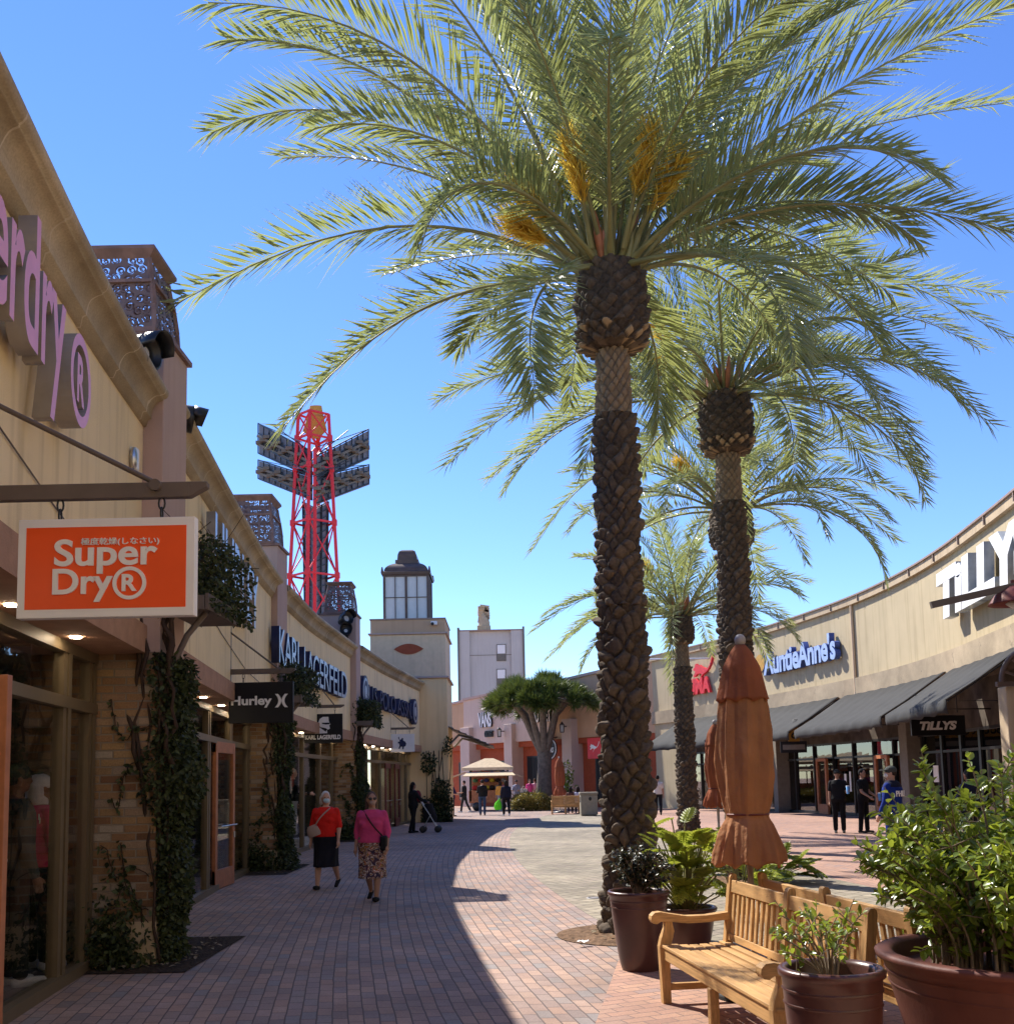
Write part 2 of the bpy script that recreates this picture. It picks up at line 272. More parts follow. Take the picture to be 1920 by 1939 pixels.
class MB:
    def __init__(s): s.v = []; s.f = []; s.mi = []; s.sm = []; s.uv = None; s.uvs = {}
    def add(s, vs, fs, mi=0, smooth=False, uvs=None):
        o = len(s.v); s.v += [tuple(p) for p in vs]
        for k, f in enumerate(fs):
            if uvs: s.uvs[len(s.f)] = uvs[k]
            s.f.append(tuple(o+i for i in f)); s.mi.append(mi); s.sm.append(smooth)
        return s
    def box(s, x0, x1, y0, y1, z0, z1, mi=0, R=None, uv=False):
        vs = [(x, y, z) for x in (x0, x1) for y in (y0, y1) for z in (z0, z1)]
        if R is not None: vs = [R @ Vector(p) for p in vs]
        fs = [(0, 1, 3, 2), (4, 6, 7, 5), (0, 4, 5, 1), (2, 3, 7, 6), (0, 2, 6, 4), (1, 5, 7, 3)]
        u = None
        if uv:
            u = []
            for k, f in enumerate(fs):
                pts = [vs[i] for i in f]
                if k < 2: u.append([(p[1], p[2]) for p in pts])
                elif k < 4: u.append([(p[0]+3.3, p[2]) for p in pts])
                else: u.append([(p[0], p[1]) for p in pts])
        return s.add(vs, fs, mi, uvs=u)
    def bar(s, a, b, w, h=None, mi=0, up=(0, 0, 1)):
        a = Vector(a); b = Vector(b); h = h or w; d = (b-a).normalized(); up = Vector(up)
        if abs(d.dot(up)) > .99: up = Vector((0, 1, 0))
        x = d.cross(up).normalized()*w/2; y = x.cross(d).normalized()*h/2
        vs = [p+i*x+j*y for p in (a, b) for i, j in ((-1, -1), (1, -1), (1, 1), (-1, 1))]
        return s.add(vs, [(3, 2, 1, 0), (4, 5, 6, 7), (0, 1, 5, 4), (1, 2, 6, 5), (2, 3, 7, 6), (3, 0, 4, 7)], mi)
    def tube(s, pts, r, n=8, mi=0, caps=True):
        pts = [Vector(p) for p in pts]; rs = r if hasattr(r, '__len__') else [r]*len(pts)
        vs = []; fs = []; pr = None
        for i, p in enumerate(pts):
            d = (pts[min(i+1, len(pts)-1)]-pts[max(i-1, 0)]).normalized()
            if pr is None:
                a = Vector((0, 0, 1)) if abs(d.z) < .9 else Vector((1, 0, 0)); x = d.cross(a).normalized()
            else: x = (pr-d*pr.dot(d)).normalized()
            pr = x; y = d.cross(x)
            for k in range(n):
                t = 2*math.pi*k/n; vs.append(p+(x*math.cos(t)+y*math.sin(t))*rs[i])
        for i in range(len(pts)-1):
            for k in range(n): fs.append((i*n+k, i*n+(k+1) % n, (i+1)*n+(k+1) % n, (i+1)*n+k))
        s.add(vs, fs, mi, True)
        if caps:
            s.add(vs[:n], [tuple(range(n))[::-1]], mi); s.add(vs[-n:], [tuple(range(n))], mi)
        return s
    def lathe(s, prof, n=32, c=(0, 0, 0), mi=0, wob=None, sx=1, sy=1):
        vs = []; fs = []
        for j, (r, z) in enumerate(prof):
            for k in range(n):
                t = 2*math.pi*k/n; rr = r*(1+(wob(t, z) if wob else 0)); vs.append((c[0]+rr*math.cos(t)*sx, c[1]+rr*math.sin(t)*sy, c[2]+z))
        for j in range(len(prof)-1):
            for k in range(n): fs.append((j*n+k, j*n+(k+1) % n, (j+1)*n+(k+1) % n, (j+1)*n+k))
        s.add(vs, fs, mi, True)
        if prof[0][0] > 1e-4: s.add(vs[:n], [tuple(range(n))[::-1]], mi)
        if prof[-1][0] > 1e-4: s.add(vs[-n:], [tuple(range(n))], mi)
        return s
    def ell(s, c, r, n=14, m=8, mi=0, R=None):
        prof = [(max(1e-5, math.sin(math.pi*j/m)), -math.cos(math.pi*j/m)) for j in range(m+1)]
        vs = []; fs = []
        for (q, z) in prof:
            for k in range(n):
                t = 2*math.pi*k/n; p = Vector((q*math.cos(t)*r[0], q*math.sin(t)*r[1], z*r[2]))
                if R is not None: p = R @ p
                vs.append(p+Vector(c))
        for j in range(m):
            for k in range(n): fs.append((j*n+k, j*n+(k+1) % n, (j+1)*n+(k+1) % n, (j+1)*n+k))
        return s.add(vs, fs, mi, True)
    def cap(s, a, b, ra, rb, n=12, mi=0):
        a = Vector(a); b = Vector(b); d = b-a; L = d.length
        if L < 1e-5: return s
        d /= L; pts = [a-d*ra, a-d*ra*.8, a-d*ra*.45, a, a.lerp(b, .5), b, b+d*rb*.45, b+d*rb*.8, b+d*rb]
        rs = [ra*.05, ra*.6, ra*.9, ra, (ra+rb)/2, rb, rb*.9, rb*.6, rb*.05]
        return s.tube(pts, rs, n, mi)
    def loft(s, secs, n=20, mi=0, p=2.0):
        """secs: (x,y,z,rx,ry) horizontal ellipses"""
        vs = []; fs = []
        for (x, y, z, rx, ry) in secs:
            for k in range(n):
                t = 2*math.pi*k/n; vs.append((x+rx*math.cos(t), y+ry*math.sin(t), z))
        for j in range(len(secs)-1):
            for k in range(n): fs.append((j*n+k, j*n+(k+1) % n, (j+1)*n+(k+1) % n, (j+1)*n+k))
        s.add(vs, fs, mi, True); s.add(vs[:n], [tuple(range(n))[::-1]], mi, True); s.add(vs[-n:], [tuple(range(n))], mi, True); return s
    def prism(s, poly, f, d, mi=0, side=None):
        """poly 2-D points mapped by f(x,y,depth) -> world"""
        n = len(poly); side = mi if side is None else side
        s.add([f(x, y, 0) for x, y in poly], [tuple(range(n))], mi); s.add([f(x, y, d) for x, y in poly], [tuple(range(n))[::-1]], mi)
        s.add([f(x, y, z) for z in (0, d) for x, y in poly], [(k, (k+1) % n, n+(k+1) % n, n+k) for k in range(n)], side); return s
    def build(s, name, mats, parent=None, bevel=0, world=True, seg=2):
        me = bpy.data.meshes.new(name); me.from_pydata(s.v, [], s.f)
        ms = mats if isinstance(mats, (list, tuple)) else [mats]
        for m in ms: me.materials.append(M_[m] if isinstance(m, str) else m)
        me.polygons.foreach_set('material_index', s.mi); me.polygons.foreach_set('use_smooth', s.sm)
        if s.uvs:
            ul = me.uv_layers.new(name='UVMap').data
            for pi, uv in s.uvs.items():
                p = me.polygons[pi]
                for k, li in enumerate(p.loop_indices): ul[li].uv = uv[k]
        me.update()
        o = link(name, me, parent, world)
        if bevel:
            b = o.modifiers.new('bevel', 'BEVEL'); b.width = bevel; b.segments = seg; b.limit_method = 'ANGLE'; b.angle_limit = rad(40)
        return o

def npmesh(name, V, F, mt, parent=None, smooth=True, attrs=None, world=True, uv=None):
    me = bpy.data.meshes.new(name); V = np.asarray(V, np.float32); F = np.asarray(F, np.int32)
    me.vertices.add(len(V)); me.vertices.foreach_set('co', V.ravel())
    k = F.shape[1]; me.loops.add(F.size); me.loops.foreach_set('vertex_index', F.ravel())
    me.polygons.add(len(F)); me.polygons.foreach_set('loop_start', np.arange(len(F), dtype=np.int32)*k)
    me.polygons.foreach_set('use_smooth', np.full(len(F), smooth))
    for m in (mt if isinstance(mt, (list, tuple)) else [mt]): me.materials.append(M_[m] if isinstance(m, str) else m)
    if uv is not None:
        ul = me.uv_layers.new(name='UVMap'); ul.data.foreach_set('uv', np.asarray(uv, np.float32)[F.ravel()].ravel())
    me.update(calc_edges=True)
    for a, val in (attrs or {}).items():
        at_ = me.attributes.new(a, 'FLOAT', 'POINT'); at_.data.foreach_set('value', np.asarray(val, np.float32))
    return link(name, me, parent, world)

def nrm(a): return a/np.maximum(np.linalg.norm(a, axis=-1, keepdims=True), 1e-9)
def leaf_arrays(P, D, N, Ln, W, fold=.25, droop=.15, wide=.35):
    """folded blades: base, left, keel, right, tip"""
    P = np.asarray(P, float); D = nrm(np.asarray(D, float)); N = np.asarray(N, float); N = nrm(N-D*(N*D).sum(-1, keepdims=True)); Sd = np.cross(D, N)
    Ln = np.asarray(Ln, float)[:, None]*np.ones((len(P), 1)); W = np.asarray(W, float)[:, None]*np.ones((len(P), 1))
    k = P+D*Ln*wide-N*W*fold*.4; l = P+D*Ln*wide+Sd*W*.5+N*W*fold; r = P+D*Ln*wide-Sd*W*.5+N*W*fold; t = P+D*Ln-N*Ln*droop
    V = np.stack([P, l, k, r, t], 1).reshape(-1, 3); n = len(P); b = np.arange(n)[:, None]*5
    F = np.concatenate([b+np.array([[0, 2, 1]]), b+np.array([[0, 3, 2]]), b+np.array([[1, 2, 4]]), b+np.array([[2, 3, 4]])], 0)
    return V, F
def oval_arrays(P, D, N, Ln, W, fold=.2, droop=.12):
    P = np.asarray(P, float); D = nrm(np.asarray(D, float)); N = np.asarray(N, float); N = nrm(N-D*(N*D).sum(-1, keepdims=True)); Sd = np.cross(D, N)
    n = len(P); Ln = np.asarray(Ln, float)*np.ones(n); W = np.asarray(W, float)*np.ones(n); Ln = Ln[:, None]; W = W[:, None]
    rows = [P]
    for t, wd in ((.25, .8), (.55, 1.0), (.82, .6)):
        c = P+D*Ln*t-N*Ln*droop*t*t
        rows += [c+Sd*W*.5*wd+N*W*fold*wd, c, c-Sd*W*.5*wd+N*W*fold*wd]
    rows.append(P+D*Ln-N*Ln*droop)
    V = np.stack(rows, 1).reshape(-1, 3); b = np.arange(n)[:, None]*11
    q = [(0, 2, 1, 1), (0, 3, 2, 2), (1, 2, 5, 4), (2, 3, 6, 5), (4, 5, 8, 7), (5, 6, 9, 8), (7, 8, 10, 10), (8, 9, 10, 10)]
    tr = []
    for f in q:
        if f[2] == f[3]: tr.append(f[:3])
        else: tr.append((f[0], f[1], f[2])); tr.append((f[0], f[2], f[3]))
    F = np.concatenate([b+np.array([t]) for t in tr], 0)
    return V, F, 11
def rdir(n): return nrm(RNG.normal(size=(n, 3)))
def leaf_obj(name, P, D, N, L, W, mt, parent, oval=False, **k):
    n = len(P)
    if oval: V, F, c = oval_arrays(P, D, N, L, W, **k)
    else: V, F = leaf_arrays(P, D, N, L, W, **k); c = 5
    return npmesh(name, V, F, mt, parent, True, {'tint': np.repeat(RNG.random(n), c)})

def text_mesh(body, extrude=.04, offset=0.0, shear=0.0, spacing=1.0):
    c = bpy.data.curves.new('lettering', 'FONT'); c.body = body; c.extrude = extrude; c.offset = offset; c.align_x = 'LEFT'; c.shear = shear; c.space_character = spacing; c.resolution_u = 6
    o = bpy.data.objects.new('lettering', c); COL.objects.link(o)
    dg = bpy.context.evaluated_depsgraph_get(); me = bpy.data.meshes.new_from_object(o.evaluated_get(dg))
    bpy.data.objects.remove(o); bpy.data.curves.remove(c); return me
def text(name, body, f, width, height, depth, mats, parent, offset=.02, shear=0, spacing=1.0, keep=False):
    """lettering fitted to width x height, mapped by f(x, y, d); d=0 back, d=depth face. mats=(face, side)"""
    me = text_mesh(body, .5, offset, shear, spacing)
    co = np.empty(len(me.vertices)*3, np.float32); me.vertices.foreach_get('co', co); co = co.reshape(-1, 3)
    mn = co.min(0); mx = co.max(0)
    nz = np.array([p.normal.z for p in me.polygons])
    sx = width/(mx[0]-mn[0]); sy = height/(mx[1]-mn[1])
    if keep: sx = sy = min(sx, sy)
    x = (co[:, 0]-(mn[0]+mx[0])/2)*sx; y = (co[:, 1]-(mn[1]+mx[1])/2)*sy; d = (co[:, 2]+.5)*depth
    out = np.array([tuple(f(a, b, c)) for a, b, c in zip(x, y, d)], np.float32); me.vertices.foreach_set('co', out.ravel())
    me.materials.clear()
    for m in mats: me.materials.append(M_[m])
    if len(mats) > 1: me.polygons.foreach_set('material_index', np.where(nz > .9, 0, 1).astype(np.int32))
    me.update(); me.name = name
    return link(name, me, parent)

# ================================================================== SETTING: ground sheets
XB = lambda y: -0.03+(y-28)**2/240            # edge between brick path and tan paving
_fy = np.array([-12, -6, 0, 7.65, 9.67, 14, 17.9, 20, 25, 30.3, 36, 43, 60]); _fx = np.array([-1.0, -1.6, -2.48, -3.74, -3.97, -4.50, -4.95, -5.13, -5.3, -5.15, -4.85, -4.2, -2.0])
_ys = np.linspace(-12, 60, 721); _xs = np.interp(_ys, _fy, _fx)
_xs = np.convolve(np.pad(_xs, 12, 'edge'), np.ones(25)/25, 'valid')
def XW(y): return float(np.interp(y, _ys, _xs))   # shop-window line of the left range
M_['path'] = brick_mat('path_brick', [(.28, .22, .20), (.37, .26, .215), (.44, .285, .215), (.31, .245, .23), (.47, .32, .245), (.40, .28, .23), (.29, .26, .25), (.43, .29, .22)], (.13, .10, .09), .225, .112, .006, grime=.28, bump=.7)
M_['plaza'] = brick_mat('plaza_brick', [(.46, .27, .20), (.52, .31, .22), (.42, .25, .19), (.50, .30, .21), (.36, .25, .22)], (.20, .14, .12), .225, .112, .006, grime=.22, bump=.6)
M_['tanpave'] = brick_mat('tan_paver', [(.30, .255, .185), (.42, .36, .265), (.27, .23, .17), (.38, .33, .245), (.34, .28, .22)], (.13, .11, .085), .2, .2, .010, grime=.28, bump=.9)
def sheet(name, pts_fn, us, vs, uvf, mt, z):
    V = []; U = []
    for a in us:
        for b in vs: x, y = pts_fn(a, b); V.append((x, y, z)); U.append(uvf(a, b))
    nu, nv = len(us), len(vs); F = [(i*nv+j, (i+1)*nv+j, (i+1)*nv+j+1, i*nv+j+1) for i in range(nu-1) for j in range(nv-1)]
    o = npmesh(name, V, F, mt, None, False, uv=U); o['kind'] = 'structure'; return o
sheet('ground', lambda a, b: (a, b), [-260, 260], [-60, 600], lambda a, b: (b, a), 'plaza', 0)
ys = list(np.linspace(-6, 75, 163))
sheet('path', lambda y, a: (XB(y)+a, y), ys, [-9, -4.5, 0], lambda y, a: (y*1.0+.003*a, a), 'path', .004)
def tr(y): return XB(y)+max(.3, min(4.6, (y-8.2)*1.1))
sheet('plaza_paving', lambda y, t: (XB(y)+(tr(y)-XB(y))*t, y), list(np.linspace(9.4, 49, 80)), [0, .5, 1], lambda y, t: ((XB(y)+(tr(y)-XB(y))*t+y)*.7071, (y-(XB(y)+(tr(y)-XB(y))*t))*.7071), 'tanpave', .004)
p0 = g(1160, 1850); p1 = g(1128, 1939); dd = (p1-p0)
mb = MB(); q0 = p0-dd*.45; q1 = p0+dd*4
poly = [q0, q1, (9, q1.y), (9, 10.2), (2.2, 10.0)]
ca, sa = math.cos(.42), math.sin(.42)
mb.add([(p[0], p[1], .008) for p in poly], [tuple(range(5))], uvs=[[(p[0]*ca+p[1]*sa, -p[0]*sa+p[1]*ca) for p in poly]])
o = mb.build('pavement', 'plaza'); o['kind'] = 'structure'
# ring of plaza brick arcs round the right-hand side
def soil_patch(name, pts, m='mulch', z=.012, h=.03):
    n = len(pts); c = Vector((sum(p[0] for p in pts)/n, sum(p[1] for p in pts)/n, z+h)); V = []; F = []
    rings = 7
    for r in range(rings+1):
        t = 1-r/(rings+1)
        for p in pts:
            q = c.lerp(Vector((p[0], p[1], 0)), t); V.append((q.x, q.y, z+h*(1-t**2)+(random.uniform(-.012, .012) if r else 0)))
    V.append(c)
    for r in range(rings):
        for k in range(n): F.append((r*n+k, r*n+(k+1) % n, (r+1)*n+(k+1) % n, (r+1)*n+k))
    k0 = rings*n
    mb = MB(); mb.add(V, F+[(k0+k, k0+(k+1) % n, len(V)-1) for k in range(n)], 0, True)
    o = mb.build(name, m); o['kind'] = 'structure'; return o
PALM1 = (1.27, 11.05)
soil_patch('soil', [(PALM1[0]+.80*math.cos(t), PALM1[1]+.80*math.sin(t)) for t in np.linspace(0, 2*math.pi, 41)[:-1]], 'soil')
def grid_rect(x0, x1, y0, y1, n=8):
    return [(x0+(x1-x0)*i/n, y0) for i in range(n)]+[(x1, y0+(y1-y0)*i/n) for i in range(n)]+[(x1-(x1-x0)*i/n, y1) for i in range(n)]+[(x0, y1-(y1-y0)*i/n) for i in range(n)]
soil_patch('soil', grid_rect(-4.0, -2.95, 9.35, 11.5), 'mulch'); soil_patch('soil', grid_rect(-5.2, -4.2, 19.2, 21.6), 'mulch'); soil_patch('soil', grid_rect(-5.2, -4.1, 29.6, 31.8), 'mulch')
soil_patch('soil', [(3.55+.85*math.cos(t), 16.5+.85*math.sin(t)) for t in np.linspace(0, 2*math.pi, 33)[:-1]], 'soil')

# ================================================================== LEFT RANGE
def sweep(mb, Y0, Y1, prof, mi=0, smooth=False, closed=True, step=.5, xf=XW, ends=True):
    n = max(2, int((Y1-Y0)/step)+1); yy = np.linspace(Y0, Y1, n); k = len(prof); vs = []
    ln = [0]
    for i in range(1, k+1):
        a = prof[i-1]; b = prof[i % k]; ln.append(ln[-1]+math.hypot(a[0]-b[0], a[1]-b[1]))
    for y in yy:
        for (o_, z) in prof: vs.append((xf(y)+o_, y, z))
    fs = []; uv = []; m = k if closed else k-1
    for i in range(n-1):
        for j in range(m):
            j2 = (j+1) % k; fs.append((i*k+j, i*k+j2, (i+1)*k+j2, (i+1)*k+j)); uv.append([(yy[i], ln[j]), (yy[i], ln[j+1]), (yy[i+1], ln[j+1]), (yy[i+1], ln[j])])
    mb.add(vs, fs, mi, smooth, uv)
    if closed and ends:
        mb.add(vs[:k], [tuple(range(k))[::-1]], mi, uvs=[[(p[0], p[2]) for p in vs[:k]][::-1]]); mb.add(vs[-k:], [tuple(range(k))], mi, uvs=[[(p[0], p[2]) for p in vs[-k:]]])
    return mb
def rect(o0, o1, z0, z1): return [(o0, z0), (o1, z0), (o1, z1), (o0, z1)]
WOFF = .45
def bay(Y0, Y1, top, label, mull, rail, doors=(), roof=False, doormat='wood', zl=2.95):
    t = thing('shop_building', label, 'shop', (XW((Y0+Y1)/2)-2, (Y0+Y1)/2, 0))
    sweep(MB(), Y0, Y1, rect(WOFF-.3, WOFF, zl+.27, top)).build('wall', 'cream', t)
    pr = [(WOFF-.28, top-.02), (WOFF+.03, top-.02), (WOFF+.05, top+.05), (WOFF+.08, top+.06)]
    for a in np.linspace(0, math.pi/2, 7): pr.append((WOFF+.19-.11*math.cos(a), top+.07+.17*math.sin(a)))
    pr += [(WOFF+.20, top+.245)]
    for a in np.linspace(-math.pi/2, math.pi/2, 7): pr.append((WOFF+.195+.055*math.cos(a), top+.31+.06*math.sin(a)))
    pr += [(WOFF+.14, top+.38), (WOFF-.28, top+.40)]
    sweep(MB(), Y0, Y1, pr, smooth=True).build('cornice', 'cornice', t)
    li = sweep(MB(), Y0, Y1, rect(-.12, WOFF+.07, zl, zl+.27)).build('lintel', 'lintel', t)
    for y in np.arange(Y0+1.0, Y1-.3, 1.55): MB().lathe([(.001, zl-.012), (.045, zl-.012), (.05, zl-.002)], 12, (XW(y)+.2, y, 0)).build('downlight', 'lamp', li)
    # interior
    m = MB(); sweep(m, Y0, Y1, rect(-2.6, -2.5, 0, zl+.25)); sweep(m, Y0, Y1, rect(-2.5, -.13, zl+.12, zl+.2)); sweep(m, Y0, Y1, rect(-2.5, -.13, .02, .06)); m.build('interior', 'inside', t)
    f = MB(); p = MB()
    for y in mull:
        for d_ in (-.05, .05): f.box(XW(y)-.05, XW(y)+.05, y+d_-.03, y+d_+.03, .06, zl)
        f.box(XW(y)-.04, XW(y)+.03, y-.021, y+.021, .06, zl)
    sweep(f, Y0, Y1, rect(-.05, .06, rail-.05, rail+.05)); sweep(f, Y0, Y1, rect(-.05, .06, zl-.1, zl-.002)); sweep(f, Y0, Y1, rect(-.06, .08, 0, .1))
    fr = f.build('window_frame', 'frame', t); sweep(MB(), Y0, Y1, rect(-.012, .0, .1, zl-.1)).build('pane', 'glass', fr)
    for (a, b) in doors:
        dm = MB(); x = XW((a+b)/2)+.09
        for y in (a+.06, b-.06): dm.box(x-.03, x+.03, y-.06, y+.06, .02, 2.36)
        dm.box(x-.028, x+.028, a, b, 2.22, 2.40); dm.box(x-.028, x+.028, a, b, .02, .32)
        do = dm.build('door', doormat, t, .004); h = MB(); h.tube([(x+.09, a+.1, 1.02), (x+.09, b-.1, 1.02)], .014); h.tube([(x+.02, a+.12, 1.02), (x+.09, a+.12, 1.02)], .01); h.tube([(x+.02, b-.12, 1.02), (x+.09, b-.12, 1.02)], .01); h.box(x+.03, x+.05, b-.1, b-.04, .8, .9); h.build('handle', 'steel', do)
        g_ = MB(); g_.box(x-.01, x-.002, a+.1, b-.1, .3, 2.24); g_.build('glass', 'glass', do)
    if roof:
        sweep(MB(), Y0+.1, Y1-.1, [(WOFF+.1, top+.42), (-3.2, top+2.35), (-3.2, top+2.2), (WOFF, top+.34)]).build('roof', 'tile', t)
    # back mass that closes the building
    sweep(MB(), Y0, Y1, rect(-3.4, -2.7, 0, top-.1)).build('rear_wall', 'cream', t)
    sweep(MB(), Y0, Y1, rect(-2.69, WOFF-.31, top-.3, top-.2)).build('roof_deck', 'greyd', t)
    return t
bay(-8, 9.68, 5.22, 'cream shop with large pink raised letters and sloping stone cornice, nearest the camera', [8.8, 9.55, 6.6, 4.0], 2.42, [])
bay(10.42, 19.98, 5.42, 'cream shop behind the black board with two curved marks, silver wall letters', [18.0, 19.8, 15.9, 13], 2.42, [(16.5, 17.65)])
bay(20.87, 30.28, 5.45, 'cream shop with black and white wall letters between second and third brick piers', [22.3, 24, 26, 28, 29.6], 2.42, [], True)
bay(31.17, 43.0, 5.55, 'cream shop with navy wall letters and red double doors beside the lantern tower', [33, 35, 37.3, 40.9, 42.2], 2.45, [(37.5, 39.1), (39.2, 40.8)], True, 'dkred')

def uvpanel(mb, pts, w0, w1, h, mi=0, th=.02, inn=(0, 0)):
    pass
def lattice(t, cx, cy, hx, hy, z0, h):
    """tapering cut-steel lantern on top of a pier"""
    prof = [(1.06, 0), (1.05, .12), (1.02, .35), (.95, .6), (.86, .82), (.82, .95)]
    o = MB()
    for sx, sy, ax in ((0, -1, 0), (0, 1, 0), (1, 0, 1), (-1, 0, 1)):
        for i in range(len(prof)-1):
            (a, za), (b, zb) = prof[i], prof[i+1]; q = []
            for s_, z_, k in ((a, za, -1), (a, za, 1), (b, zb, 1), (b, zb, -1)):
                x = cx+(hx*s_*k if ax == 0 else hx*s_*sx); y = cy+(hy*s_*sy if ax == 0 else hy*s_*k); q.append((x, y, z0+z_*h))
            hw = hx if ax == 0 else hy; off = cx*3+sx+sy*2
            o.add(q, [(0, 1, 2, 3)], uvs=[[(off-hw*a, za*h), (off+hw*a, za*h), (off+hw*b, zb*h), (off-hw*b, zb*h)]])
    p = o.build('lattice_lantern', 'scroll', t); sd = p.modifiers.new('thick', 'SOLIDIFY'); sd.thickness = .02
    r = MB()
    for z_, s_, hh in ((0, 1.10, .05), (.62, .965, .035)): 
        for a in (-1, 1):
            r.box(cx-hx*s_, cx+hx*s_, cy+a*hy*s_-.02, cy+a*hy*s_+.02, z0+z_*h-hh/2+.02, z0+z_*h+hh/2+.02); r.box(cx+a*hx*s_-.02, cx+a*hx*s_+.02, cy-hy*s_+.021, cy+hy*s_-.021, z0+z_*h-hh/2+.02, z0+z_*h+hh/2+.02)
    for a in (-1, 1):
        for b in (-1, 1):
            for i in range(len(prof)-1): r.bar((cx+a*hx*prof[i][0], cy+b*hy*prof[i][0], z0+prof[i][1]*h), (cx+a*hx*prof[i+1][0], cy+b*hy*prof[i+1][0], z0+prof[i+1][1]*h), .04)
    # flared rim on top
    zs = z0+.95*h; e0 = .82; e1 = 1.0
    for (ea, za, eb, zb) in ((e0, zs, e1, zs+.09*h), (e1, zs+.09*h, e1, zs+.13*h)):
        c = [(-1, -1), (1, -1), (1, 1), (-1, 1)]
        v = [(cx+hx*ea*i, cy+hy*ea*j, za) for i, j in c]+[(cx+hx*eb*i, cy+hy*eb*j, zb) for i, j in c]
        r.add(v, [(k, (k+1) % 4, 4+(k+1) % 4, 4+k) for k in range(4)])
    r.build('lantern_rim', 'rust', p)
def floodlight(c, d, label, size=.17):
    t = thing('floodlight', label, 'lamp', c, 0, 'bullet floodlights on the piers'); c = Vector(c); d = Vector(d).normalized(); x = d.cross(Vector((0, 0, 1))).normalized(); u = x.cross(d)
    m = MB(); R = Matrix((x, u, d)).transposed()
    def L(r, z): return (r, z)
    pr = [(.02, -1.5), (.35, -1.5), (.4, -1.25), (.42, -1.1), (.75, -.75), (.95, -.3), (1.0, .3), (1.02, .55), (.94, .55), (.9, .2), (.0, .15)]
    k = len(m.v); m.lathe([(r*size, z*size) for r, z in pr], 24)
    # hood: half tube above the lens
    vs = []; n = 14
    for j, z in enumerate((.5, .9, 1.35)):
        for i in range(n+1):
            a = math.pi*i/n; rr = size*1.05*(1 if j < 2 else .97); vs.append((rr*math.cos(a), rr*math.sin(a), size*(z+(.25*math.sin(a) if j == 2 else 0))))
    m.add(vs, [(j*(n+1)+i, j*(n+1)+i+1, (j+1)*(n+1)+i+1, (j+1)*(n+1)+i) for j in range(2) for i in range(n)], 0, True)
    m.v = [tuple(R @ Vector(p)+c) for p in m.v]; b = m.build('housing', 'dark', t)
    s_ = b.modifiers.new('s', 'SOLIDIFY'); s_.thickness = .006
    l = MB(); l.lathe([(.0, .18*size), (.88*size, .2*size)], 24); l.v = [tuple(R @ Vector(p)+c) for p in l.v]; l.build('lens', 'milk', t)
    a = MB(); a.tube([c-d*size*1.4, c-d*size*1.4-x*size*.4-Vector((0, 0, size*.2)), c-d*size*1.6-Vector((0, -.45, .1))], size*.16); a.build('mounting_arm', 'dark', t)
def pier(Y0, Y1, ztop, lh, label, xo):
    xi = XW(Y0)-.6
    t = thing('brick_pier', label, 'pier', ((xi+xo)/2, (Y0+Y1)/2, 0), 0, 'brick piers with cut-steel lanterns')
    m = MB(); m.box(xi, xo, Y0, Y1, 0, 2.96, uv=True); m.build('brick_base', 'brick', t)
    m = MB(); m.box(xi, xo+.02, Y0-.012, Y1+.012, 2.96, ztop); m.build('pillar', 'mauve', t, .01)
    m = MB(); m.box(xi-.03, xo+.06, Y0-.05, Y1+.05, ztop, ztop+.05); m.build('coping', 'rust', t)
    m = MB(); m.box(xi-.02, xo+.015, Y0-.015, Y1+.015, 0, .42); m.build('plinth', 'stone', t, .015)
    cx = xo-.50; cy = (Y0+Y1)/2
    lattice(t, cx, cy, .40, (Y1-Y0)/2*1.0, ztop+.05, lh); return xi, xo
P1 = pier(9.70, 10.40, 6.12, .86, 'tall mauve pier with brick base and scrollwork lantern, nearest of three', (at(346, 800, 10.4).x+at(311, 800, 9.7).x)/2); P2 = pier(20.0, 20.85, 6.45, .95, 'mauve pier with scrollwork lantern in front of the red steel tower', (at(543, 1150, 20.85).x+at(524, 1150, 20).x)/2); P3 = pier(30.3, 31.15, 6.75, .9, 'farthest mauve pier with lantern, two round lamps on its face', (at(683, 1250, 31.15).x+at(672, 1250, 30.3).x)/2)
floodlight(at(272, 668, 9.36), (.95, -.22, .02), 'dark hooded floodlight beneath the nearest scrollwork lantern', .165)
floodlight(at(352, 792, 10.9), (.8, .35, -.1), 'dark hooded floodlight half hidden behind the nearest mauve pier', .145)
floodlight(at(655, 1172, 29.9), (.6, -.6, .2), 'upper of two round floodlights on the farthest pier', .2); floodlight(at(655, 1195, 29.9), (.2, -.8, .25), 'lower of two round floodlights on the farthest pier', .17)

# ---------- raised wall letters on the left range
def wall_letters(body, Ya, Yb, zc, hgt, dep, mats, label, off=.02, gap=.06, spacing=1.0, w=None, name='wall_lettering'):
    Ym = (Ya+Yb)/2; t = thing(name, label, 'sign', (XW(Ym)+WOFF+.02, Ym, zc))
    f = lambda x, y, d: (XW(Ym+x)+WOFF+gap+d, Ym+x, zc+y)
    text('raised_letters', body, f, Yb-Ya, hgt, dep, mats, t, off, 0, spacing); return t, f
zd0, zd1 = at(35, 690, 6.2).z, at(35, 452, 6.2).z
t, f = wall_letters('perdry', 4.80, 6.60, (zd0+zd1)/2-.16, (zd1-zd0)*1.36, .12, ('pinkF', 'greyS'), 'large pink raised letters with grey sides on the nearest cream wall', .015)
RY0 = 6.90; rz0, rz1 = at(133, 808, RY0).z, at(133, 637, RY0).z; rr_ = (rz1-rz0)/2
t2 = thing('registered_mark', 'pink ringed letter R at the end of the large pink wall letters', 'sign', (XW(RY0)+.6, RY0, (rz0+rz1)/2))
